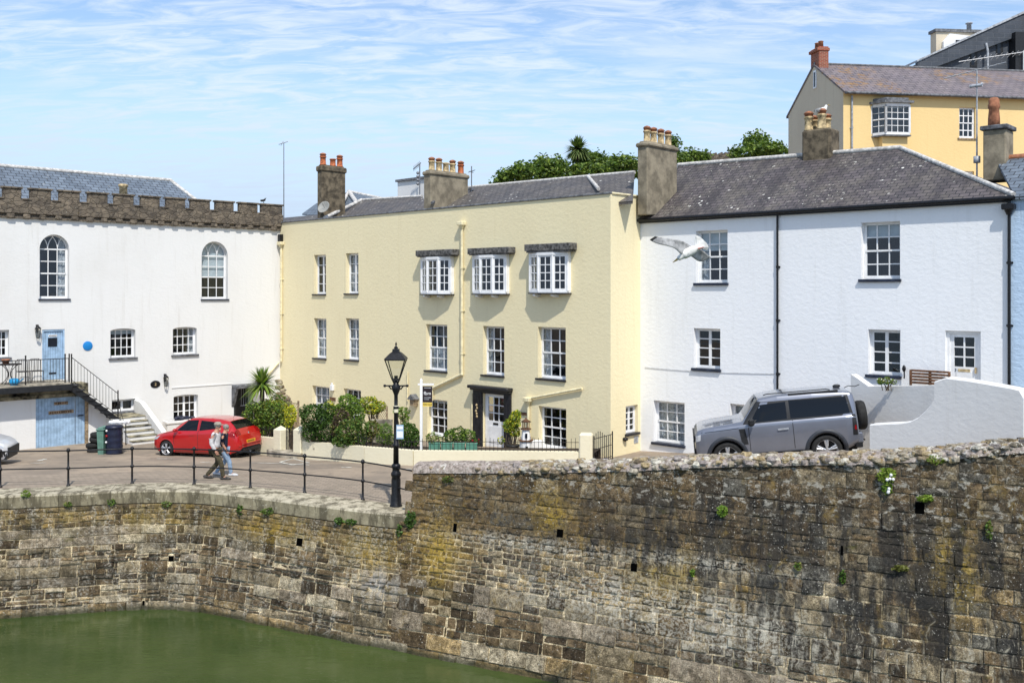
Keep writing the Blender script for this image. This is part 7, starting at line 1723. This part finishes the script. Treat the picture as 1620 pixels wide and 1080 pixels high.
def place(pf, pr, xf, xr):
    """matrix of a car whose front and rear wheel feet stand at pf and pr (local x xf, xr)"""
    pf = Vector(pf); pr = Vector(pr); ex = (pr - pf).normalized(); ey = Vector((0, 0, 1)).cross(ex).normalized(); ez = ex.cross(ey); o = pf - ex * xf
    return Matrix(((ex.x, ey.x, ez.x, o.x), (ex.y, ey.y, ez.y, o.y), (ex.z, ey.z, ez.z, o.z), (0, 0, 0, 1)))

def hatch(label, M, paint, plate, dark=False):
    xs = [0, .04, .12, .30, .60, .95, 1.35, 1.75, 2.1, 2.6, 3.1, 3.42, 3.62, 3.80, 3.90, 3.96, 3.99]
    zb = [.42, .33, .25, .20, .18, .18, .18, .18, .18, .18, .18, .19, .21, .26, .30, .34, .42]
    zs = [.55, .62, .68, .76, .84, .90, .93, .95, .97, 1.0, 1.02, 1.02, 1.00, .92, .80, .64, .52]
    zt = [.60, .70, .76, .84, .92, 1.00, 1.30, 1.46, 1.485, 1.48, 1.44, 1.38, 1.24, 1.03, .88, .70, .56]
    ws = [.45, .62, .72, .81, .85, .865, .868, .868, .868, .868, .865, .855, .84, .80, .76, .70, .58]
    wt = [.35, .50, .60, .68, .72, .70, .60, .585, .59, .59, .575, .56, .56, .60, .64, .62, .5]
    c = Car('parked_car', label, M, xs, zb, zs, zt, ws, wt, paint, (.78, 3.27), .31, .36); c.body(); c.flares(paint, .035, .006)
    c.both('side_window', 'carglass', [[(1.22, 1.0), (2.18, 1.03), (2.12, 1.40), (1.62, 1.37)], [(2.28, 1.03), (3.12, 1.13), (2.98, 1.34), (2.24, 1.39)]], .006)
    g = c.g(); c.tpatch(g, 1.02, 1.66, .62, .54); g.build('windscreen', MT['carglass'], c.T); g = c.g(); c.tpatch(g, 3.44, 3.74, .50, .56, .008); g.build('rear_window', MT['carglass'], c.T)
    for sg in (1, -1): g = c.g(); c.tpatch(g, 3.76, 3.89, .20 * sg, .26 * sg, .01, 5, .48 * sg); c.patch(g, [(3.60, .88), (3.84, .80), (3.82, .98), (3.66, 1.04)], off=.008, sides=(sg,)); g.build('tail_light', MT['lightred'], c.T)
    c.both('headlight', 'lightwhite', [[(.10, .62), (.34, .66), (.48, .80), (.16, .70)]], .008)
    c.lines([((1.15, .32), (1.15, .98)), ((2.24, .30), (2.24, 1.02)), ((1.15, .32), (2.24, .30)), ((2.24, 1.02), (2.2, 1.42)), ((.5, .86), (1.1, .96))])
    c.both('door_handle', paint, [[(1.86, .86), (2.1, .87), (2.1, .90), (1.86, .89)]], .03)
    for sg in (1, -1): g = c.g(); g.ball((1.28, sg * .96, 1.04), .1, rx=.7, ry=1, rz=.65); g.cyl((1.3, sg * .84, 1.0), (1.29, sg * .93, 1.02), .025); g.build('wing_mirror', MT[paint], c.T)
    if plate:
        g = c.g(); x = 3.965; g.box(x, 3.99, -.26, .26, .56, .67); p = g.build('number_plate', MT['plateY'], c.T)
        Mx = M @ Matrix(((0, 0, 1, 3.993), (1, 0, 0, 0), (0, 1, 0, .615), (0, 0, 0, 1))); g2 = c.g(); [g2.box(3.99, 3.993, -.22 + .062 * q, -.18 + .062 * q, .585, .645) for q in range(7)]; g2.build('lettering', MT['sillk'], p)
        g = c.g(); g.lathe([(.055, 0), (.05, .012)], (0, 0, 0), 14); 
        g = c.g(); g.ball((3.885, 0, .90), .05, rx=.4); g.build('badge', MT['chrome'], c.T)
        g = c.g(); g.bbox(3.93, 4.0, -.5, .5, .28, .36, .01); g.build('bumper_insert', MT['black'], c.T)
    if dark: g = c.g(); c.patch(g, [(.02, .36), (.5, .22), (.5, .42), (.03, .52)], off=.012); c.patch(g, [(1.15, .2), (2.9, .2), (2.9, .3), (1.15, .3)], off=.012); g.box(-.03, .04, -.55, .55, .33, .62); g.build('bumper', MT['black'], c.T)
    for wx in c.wheels:
        for sg in (1, -1): c.wheel(wx, sg, .855)
    g = c.g(); g.cyl((3.2, 0, 1.44), (3.35, 0, 1.62), .006, n=4); g.build('aerial', MT['iron'], c.T)
    return c

pf = Vector((-13.06, 35.95, 0)); pr = Vector((-10.72, 35.1, 0)); d = Vector((pf.x - pr.x, pf.y - pr.y, 0)).normalized(); nrm = Vector((-d.y, d.x, 0))
# the measured feet are those of the near side wheels: step half a track to the middle
near = Vector((d.y, -d.x, 0)); near = near if near.y < 0 else -near
def gp(p): return Vector((p.x, p.y, ground_z(p.x, p.y) + .006))
mf = gp(pf - near * .78); mr = gp(mf - d * 2.49); mr = gp(Vector((mf.x, mf.y, 0)) - Vector((d.x, d.y, 0)) * 2.49)
hatch('glossy red three door hatchback parked in front of the white house', place(mf, mr, .78, 3.27), 'red', True)
mf = gp(Vector((-18.15, 32.9, 0))); mr = gp(Vector((-20.6, 32.4, 0)))
hatch('white car with a dark lower bumper, only its nose in view', place(mf, mr, .78, 3.27), 'wcar', False, True)

def suv():
    f = Vector((5.92, 25.8, 0)); b = Vector((8.48, 25.35, 0)); d = (b - f).normalized(); far = Vector((-d.y, d.x, 0)); f += far * .85; b += far * .85
    # road height under each axle comes from where the hubs stand in the photograph
    f.z = ground_z(f.x, f.y) + .02; b = f + d * 2.587; b.z = ground_z(b.x, b.y) + .02
    xs = [0, .03, .10, .25, .55, .95, 1.30, 1.42, 1.60, 1.80, 2.3, 3.2, 4.0, 4.18, 4.26, 4.30]
    zb = [.55, .45, .40, .36, .36, .36, .36, .36, .36, .36, .36, .36, .40, .48, .50, .56]
    zs = [.85, 1.02, 1.10, 1.15, 1.19, 1.22, 1.24, 1.25, 1.25, 1.26, 1.27, 1.28, 1.28, 1.28, 1.26, 1.22]
    zt = [.90, 1.08, 1.16, 1.21, 1.25, 1.28, 1.32, 1.45, 1.70, 1.90, 1.96, 1.965, 1.93, 1.90, 1.84, 1.70]
    ws = [.78, .88, .93, .96, .985, .99, .99, .99, .99, .99, .99, .99, .98, .965, .95, .90]
    wt = [.70, .80, .85, .86, .86, .84, .80, .78, .76, .76, .76, .76, .76, .76, .75, .72]
    M = place(f, b, .845, 3.432)
    c = Car('parked_suv', 'silver grey boxy off road car with a black spare wheel cover on its tail', M, xs, zb, zs, zt, ws, wt, 'silver', (.845, 3.432), .405, .47, .25); c.body(.024); c.flares('archtrim', .085, .03, -25)
    c.both('side_window', 'carglass', [[(1.48, 1.27), (2.50, 1.31), (2.52, 1.76), (1.80, 1.72)]], .006)
    c.both('rear_side_window', 'carglass', [[(2.56, 1.31), (4.12, 1.33), (4.06, 1.77), (2.56, 1.78)]], .006)
    g = c.g(); c.tpatch(g, 1.38, 1.78, .76, .72); g.build('windscreen', MT['carglass'], c.T)
    c.both('window_surround', 'black', [[(1.40, 1.25), (4.20, 1.29), (4.12, 1.81), (1.80, 1.79)]], .003)
    c.both('pillar_trim', 'black', [[(1.32, 1.25), (1.50, 1.25), (1.86, 1.80), (1.74, 1.82)], [(2.49, 1.3), (2.58, 1.3), (2.58, 1.78), (2.50, 1.78)]], .009)
    c.both('wing_vent', 'black', [[(1.26, .72), (1.42, .72), (1.36, 1.14), (1.20, 1.14)]], .012)
    c.lines([((1.46, .44), (1.46, 1.24)), ((2.62, .44), (2.62, 1.3)), ((1.46, .44), (2.62, .44)), ((1.2, 1.16), (.2, 1.1)), ((2.62, 1.3), (2.60, 1.8))])
    c.both('sill_trim', 'black', [[(1.35, .36), (2.92, .36), (2.92, .46), (1.35, .46)]], .02)
    c.both('door_handle', 'alloy', [[(2.22, 1.03), (2.50, 1.04), (2.50, 1.09), (2.22, 1.08)]], .04)
    c.both('headlight', 'lightwhite', [[(.03, .86), (.16, .90), (.18, 1.06), (.05, 1.02)]], .01); g = c.g(); g.box(-.03, .05, -.74, .74, .84, 1.02); g.box(-.04, .04, -.76, .76, .45, .66); g.build('grille', MT['black'], c.T)
    c.both('light_surround', 'black', [[(4.14, .76), (4.27, .76), (4.25, 1.30), (4.16, 1.30)]], .010); c.both('tail_light', 'lightred', [[(4.19, .90), (4.25, .90), (4.24, 1.02), (4.20, 1.02)]], .016)
    g = c.g(); g.bbox(4.20, 4.40, -.88, .88, .50, .80, .03); g.build('rear_bumper', MT['silver'], c.T); g = c.g(); g.bbox(4.18, 4.37, -.90, .90, .40, .56, .02); g.build('bumper_insert', MT['black'], c.T)
    g = c.g(); g.tube([(4.3, .1, .42), (4.5, .1, .40), (4.56, .1, .46), (4.60, .1, .42)], .022, 6); g.build('tow_hook', MT['iron'], c.T)
    near_s = -1 if (M @ Vector((2, -1, 1))).y < (M @ Vector((2, 1, 1))).y else 1
    for sg in (1, -1):
        if sg * near_s > 0: g = c.g(); g.tube([(1.95, sg * .66, 1.96), (2.05, sg * .67, 1.985), (3.6, sg * .67, 1.99), (3.7, sg * .66, 1.96)], .014, 6); g.build('roof_rail', MT['black'], c.T)
        if sg * near_s > 0: g = c.g(); g.bbox(2.6, 3.9, sg * .70 - .05, sg * .70 + .05, 1.90, 1.95, .01); g.build('roof_trim', MT['black'], c.T)
        g = c.g(); g.bbox(1.45, 1.62, sg * 1.12 - .13, sg * 1.12 + .10, 1.22, 1.42, .05); g.cyl((1.53, sg * .96, 1.27), (1.53, sg * 1.08, 1.3), .03); g.build('wing_mirror', MT['black'], c.T)
    g = c.g(); n = 30; prof = [(.02, 4.66), (.28, 4.665), (.36, 4.65), (.395, 4.60), (.40, 4.50), (.385, 4.43), (.30, 4.41), (.02, 4.41)]; vs = []
    for (rr, x) in prof:
        for i in range(n): a = 2 * math.pi * i / n; vs.append((x, rr * math.cos(a), 1.13 + rr * math.sin(a)))
    g.add(vs, [(k * n + i, k * n + (i + 1) % n, (k + 1) * n + (i + 1) % n, (k + 1) * n + i) for k in range(len(prof) - 1) for i in range(n)], True); g.cyl((4.28, 0, 1.13), (4.43, 0, 1.13), .12); sp = g.build('spare_wheel', MT['rubber'], c.T)
    g = c.g(); g.cyl((4.668, .0, 1.16), (4.674, .0, 1.16), .03); g.build('badge', MT['chrome'], sp)
    g = c.g(); g.ball((3.98, 0, 1.97), .09, rx=1.2, ry=.4, rz=.6); g.tube([(4.2, .2, 1.88), (4.32, .2, 1.93), (4.5, .2, 1.90), (4.62, .2, 1.94)], .012, 5); g.build('roof_aerial', MT['black'], c.T)
    for wx in c.wheels:
        for sg in (1, -1): c.wheel(wx, sg, .975)
suv()
# ------------------------------------------------------------------ people and birds
def skin_mesh(name, V, E, RR, mat, parent, M, sub=1, extra=None):
    me = bpy.data.meshes.new(name); me.from_pydata([tuple(v) for v in V], E, []); o = bpy.data.objects.new(name, me); COL.objects.link(o)
    md = o.modifiers.new('s', 'SKIN'); md.use_smooth_shade = True
    for i, r in enumerate(RR):
        sv = me.skin_vertices[0].data[i]; sv.radius = r if hasattr(r, '__len__') else (r, r); sv.use_root = (i == 0)
    ss = o.modifiers.new('d', 'SUBSURF'); ss.levels = sub; ss.render_levels = sub
    bpy.context.view_layer.update(); dg = bpy.context.evaluated_depsgraph_get(); m2 = bpy.data.meshes.new_from_object(o.evaluated_get(dg)); bpy.data.objects.remove(o)
    if extra:
        bm = bmesh.new(); bm.from_mesh(m2); g = extra; vs = [bm.verts.new(p) for p in g.v]
        for f, s_ in zip(g.f, g.sm):
            try: bm.faces.new([vs[i] for i in f]).smooth = s_
            except ValueError: pass
        bm.to_mesh(m2); bm.free()
    off = Vector(parent.get('_w', (0, 0, 0))); m2.transform(Matrix.Translation(-off) @ M); o = bpy.data.objects.new(name, m2); COL.objects.link(o); o.parent = parent; m2.materials.clear(); m2.materials.append(MT[mat]); return o
def person(label, foot, heading, H_, top, legs, shoes, hat, sleeve, cap=True, step=1.0, arm=0.0):
    k = H_ / 1.74; M = Matrix.Translation(foot) @ Matrix.Rotation(heading, 4, 'Z') @ Matrix.Scale(k, 4)
    T = thing('person', label, 'person', tuple(foot)); st = step
    J = dict(pel=(0, 0, .93), wai=(.01, 0, 1.06), che=(.02, 0, 1.26), nb=(.03, 0, 1.43), nk=(.055, 0, 1.50), hd=(.085, 0, 1.60), ht=(.08, 0, 1.685),
             sl=(.02, .17, 1.39), el=(-.06 + arm, .225, 1.13), wl=(.04 + arm, .22, .91), sr=(.02, -.17, 1.39), er=(-.02 - arm, -.235, 1.13), wr=(.10 - arm, -.215, .90),
             hl=(0, .09, .87), kl=(.06 * st, .09, .50), al=(-.30 * st, .09, .14), tl=(-.16 * st, .09, .035), hr=(0, -.09, .87), kr=(.22 * st, -.09, .50), ar=(.27 * st, -.09, .10), tr=(.44 * st, -.10, .04))
    def mk(names, edges, rad): ns = list(names); return [J[n] for n in ns], [(ns.index(a), ns.index(b)) for a, b in edges], [rad[n] for n in ns]
    rad = dict(pel=(.15, .11), wai=(.14, .105), che=(.14, .10), nb=(.07, .065), nk=.052, hd=(.078, .09), ht=(.066, .075), sl=.05, el=.042, wl=.032, sr=.05, er=.042, wr=.032, hl=.085, kl=.058, al=.040, tl=.035, hr=.085, kr=.058, ar=.040, tr=.035)
    ed = [('pel', 'wai'), ('wai', 'che'), ('che', 'nb'), ('nb', 'nk'), ('nk', 'hd'), ('hd', 'ht'), ('nb', 'sl'), ('sl', 'el'), ('el', 'wl'), ('nb', 'sr'), ('sr', 'er'), ('er', 'wr'), ('pel', 'hl'), ('hl', 'kl'), ('kl', 'al'), ('al', 'tl'), ('pel', 'hr'), ('hr', 'kr'), ('kr', 'ar'), ('ar', 'tr')]
    V, E, RR = mk(rad, ed, rad); ex = G()
    # face, ears and hands belong to the same body mesh
    hx, hy, hz = J['hd']; ex.add([(hx + .085, -.014, hz + .015), (hx + .085, .014, hz + .015), (hx + .118, 0, hz - .02), (hx + .088, -.018, hz - .03), (hx + .088, .018, hz - .03)], [(0, 1, 2), (0, 2, 3), (1, 4, 2), (3, 2, 4)], True)
    ex.ball((hx + .078, 0, hz - .055), .022, 6, 4, 1, 1.2, .5); ex.ball((hx + .06, 0, hz - .09), .035, 8, 5)
    for sg in (1, -1): ex.ball((hx - .005, sg * .082, hz - .005), .028, 6, 4, .7, .35, 1.1)
    for (w, e_, sg) in (('wl', 'el', 1), ('wr', 'er', -1)):
        a = Vector(J[w]); d = (a - Vector(J[e_])).normalized(); y = Vector((0, 1, 0)); x = y.cross(d).normalized() * -1
        pc = a + d * .045; ex.ball(tuple(pc), .042, 8, 6, .95, .5, 1.1)
        for q in range(4):
            b = pc + x * (-.03 + .02 * q) + d * .03; c = b + d * (.042 + .006 * (q in (1, 2))) + x * .006; e2 = c + d * .03 + x * .018 - y * sg * .012; ex.tube([b, c, e2], (.0095, .009, .007), 6)
        b = pc + x * .035; c = b + x * .022 + d * .022; ex.tube([b, c, c + d * .028], (.011, .010, .008), 6)
    skin_mesh('body', V, E, RR, 'skin', T, M, 2, ex)
    e = G(); e.M = M
    for sg in (1, -1): e.ball((hx + .077, sg * .03, hz + .012), .009, 6, 4)
    e.build('eye', MT['iron'], T)
    # jumper: torso and sleeves
    r2 = dict(pel=(.175, .135), wai=(.17, .13), che=(.185, .135), nb=(.125, .105), sl=.095, el=.066, wl=.052, sr=.095, er=.068, wr=.052)
    if not sleeve: r2.pop('wl'); r2.pop('wr')
    V, E, RR = mk(r2, [x for x in ed if x[0] in r2 and x[1] in r2], r2)
    skin_mesh('jumper' if sleeve else 'shirt', V, E, RR, top, T, M, 2)
    J['al'] = (J['al'][0] - .015, .09, J['al'][2] - .055); J['ar'] = (J['ar'][0] + .01, -.09, J['ar'][2] - .035)
    r3 = dict(pel=(.165, .125), hl=.108, kl=.082, al=.062, hr=.108, kr=.082, ar=.062); V, E, RR = mk(r3, [x for x in ed if x[0] in r3 and x[1] in r3], r3); skin_mesh('trousers', V, E, RR, legs, T, M, 2)
    for s_ in ('l', 'r'):
        g = G(); a = Vector(J['a' + s_]) + Vector((0, 0, .045)); t = Vector(J['t' + s_]); g.M = M; d = (t - a); h = a - d * .35; h.z = max(.05, a.z - .06); pts = [h, a.lerp(t, .35) - Vector((0, 0, .03)), t, t + Vector((d.x, d.y, 0)).normalized() * .06]
        pts = [Vector((p.x, p.y, max(p.z, .045))) for p in pts]; g.tube(pts, (.045, .052, .050, .028), 10)
        for p in pts: g.ball(tuple(p), .045 if p is not pts[-1] else .03, 8, 6, 1, 1, .9)
        g.build('shoe', MT[shoes], T)
    g = G(); g.M = M; g.ball((hx - .012, 0, hz + .035), .103, 12, 8, 1, .92, .92); g.build('hair', MT['hairg'], T)
    if cap:
        g = G(); g.M = M; vs = []; prof = [(.108, 0), (.112, .03), (.10, .07), (.06, .095), (.01, .10)]; g.lathe(prof, (hx - .008, 0, hz + .045), 14); g.bbox(hx + .06, hx + .175, -.07, .07, hz + .05, hz + .062, .006); g.build('cap', MT[hat], T)
    return T
p1 = ghit(340.5, 757.8); p2 = ghit(354, 752.2)
person('older person in a pale grey jumper, stone cap and dark khaki trousers walking right', p1, R(-3), 1.75, 'jumper', 'khaki', 'shoe', 'cap', True, True, 1.0, .02)
person('person in a navy top and pale blue jeans walking just behind the grey jumper', p2, R(2), 1.62, 'navy', 'jeans', 'shoew', 'hairg', False, False, .95, -.03)

def gull_flying():
    D = 15.0; s = D / FPX
    def q(px, py, d=0): p = P(px, py, D + d); r_ = (D + d) / D; return p
    c = q(1090, 398); T = thing('flying_gull', 'white and grey herring gull gliding left in front of the cottage', 'gull', tuple(c)); chain = [(1071.5, 410.3, 0, .040), (1076, 407.3, 0, .043), (1081, 404, 0, .058), (1088, 399.8, 0, .078), (1096, 395.5, 0, .076), (1104, 392, 0, .052), (1112, 390, 0, .025)]
    V = [q(a, b, d) for a, b, d, r in chain]; V = [V[3]] + V[:3][::-1] + V[4:]; Rr = [chain[3][3]] + [chain[i][3] for i in (2, 1, 0)] + [chain[i][3] for i in (4, 5, 6)]
    skin_mesh('body', V, [(0, 1), (1, 2), (2, 3), (0, 4), (4, 5), (5, 6)], Rr, 'gullw', T, Matrix.Identity(4), 2)
    def wing(lead, trail, name, mat, d0, d1, tip=None, camber=.05):
        n = 14; g = G(); rows_t = []; rows_b = []
        L_ = catmull([(a, b, 0) for a, b in lead], 5); Tt = catmull([(a, b, 0) for a, b in trail], 5)
        def samp(C_, t): x = t * (len(C_) - 1); i = min(int(x), len(C_) - 2); return C_[i].lerp(C_[i + 1], x - i)
        up, dn = [], []
        for i in range(n + 1):
            t = i / n; a = samp(L_, t); b = samp(Tt, t); d = d0 + (d1 - d0) * t; ru, rd = [], []
            for j in range(7):
                u = j / 6; p = a.lerp(b, u); th = .012 * math.sin(math.pi * min(1, u * 1.3 + .1)) * (1 - .6 * t) + .002; dd = d + camber * math.sin(math.pi * u) * (1 - t) * .6 + (u - .5) * .16 * (1 - .4 * t)
                w = q(p.x, p.y, dd); ru.append(w + Vector((0, -th, th * .5))); rd.append(w + Vector((0, th, -th * .5)))
            up.append(ru); dn.append(rd)
        k = n if tip is None else int(n * tip)
        for (i0, i1, mt, nm) in ((0, k, mat, name), (k, n, 'gullk', 'wing_tip')):
            if i1 <= i0: continue
            g = G(); g.sheet(up[i0:i1 + 1]); g.sheet(dn[i0:i1 + 1])
            for rr in (0, 6): g.sheet([[up[i][rr] for i in range(i0, i1 + 1)], [dn[i][rr] for i in range(i0, i1 + 1)]])
            w = g.build(nm, MT[mt], T if nm != 'wing_tip' else wobj, merge=.0005)
            if nm != 'wing_tip': wobj = w
    wing([(1077, 402), (1068, 393.3), (1057, 389.4), (1043, 386.2), (1034, 383), (1028, 379.2)], [(1096, 391), (1084.8, 384), (1075.5, 380.2), (1060, 377.6), (1044, 375.2), (1036, 374)], 'wing', 'gullg', 0, -.38, .88)
    wing([(1088, 402), (1096, 407), (1103, 412), (1109, 413.5), (1116, 411.5)], [(1104, 394), (1112.6, 397), (1117, 400.5), (1121, 404), (1124.4, 407)], 'wing', 'gullg', .0, .42, None)
    # tail fan
    g = G(); cpt = q(1104, 391, 0); rim = [(1098.5, 386), (1099, 378), (1101.5, 372), (1108, 375), (1113.5, 380), (1118, 384.5), (1121.5, 391), (1119, 396)]
    a = [cpt] + [q(x, y, .04 + .012 * (i % 2)) for i, (x, y) in enumerate(rim)]; b = [p + Vector((0, .006, 0)) for p in a]; n = len(a); g.add(a, [(0, i, i + 1) for i in range(1, n - 1)]); g.add(b, [(0, i, i + 1) for i in range(1, n - 1)]); g.build('tail', MT['gullt'], T)
    g = G(); g.cyl(q(1071.5, 410.3), q(1064.3, 415.2), .020, .004, 8); g.build('beak', MT['beak'], T)
    g = G(); g.ball(q(1071.3, 408.8, -.033), .006, 6, 4); g.build('eye', MT['gullk'], T)
    for dy in (-.02, .03): g = G(); g.cyl(q(1104, 393.4, dy - .05), q(1112, 391.4, dy - .05), .012, .008, 6); g.ball(q(1112.5, 391.2, dy - .05), .014, 6, 4, 1.5, 1, .6); g.build('leg', MT['pink'], T)
gull_flying()
def perched(name, label, cat, F, px, py, off, h, mats, flip=1):
    u, z = F.at(px, py, off); b = F.W(u, off, z); k = h; T = thing(name, label, cat, tuple(b)); M = Matrix.Translation(b) @ Matrix.Scale(k, 4) @ Matrix.Scale(flip, 4, (1, 0, 0)) if flip == 1 else Matrix.Translation(b) @ Matrix.Rotation(math.pi, 4, 'Z') @ Matrix.Scale(k, 4)
    V = [(0, 0, .42), (-.22, 0, .40), (-.5, 0, .30), (.2, 0, .55), (.26, 0, .72), (.30, 0, .84)]; skin_mesh('body', V, [(0, 1), (1, 2), (0, 3), (3, 4), (4, 5)], [.2, .17, .05, .15, .10, .10], mats[0], T, M, 2)
    g = G(); g.M = M; 
    for sg in (1, -1): g.ball((-.15, sg * .15, .44), .2, 10, 6, 2.0, .35, .75)
    g.build('wing', MT[mats[1]], T); g = G(); g.M = M; g.cyl((.38, 0, .83), (.56, 0, .80), .04, .01, 6); g.build('beak', MT[mats[2]], T)
    g = G(); g.M = M
    for sg in (1, -1): g.cyl((.02, sg * .08, .0), (.0, sg * .08, .28), .025, n=5); g.cyl((.12, sg * .08, .01), (-.03, sg * .08, .01), .02, n=5)
    g.build('leg', MT[mats[3]], T)
perched('perched_gull', 'white gull perched on the chimney pots of the cottage', 'gull', FR, 1301, 184.5, -3.1, .48, ('gullw', 'gullg', 'beak', 'pink'))
perched('crow', 'small dark bird standing on the last merlon', 'bird', FL, 417, 321.5, -.1, .30, ('gullk', 'gullk', 'iron', 'iron'))
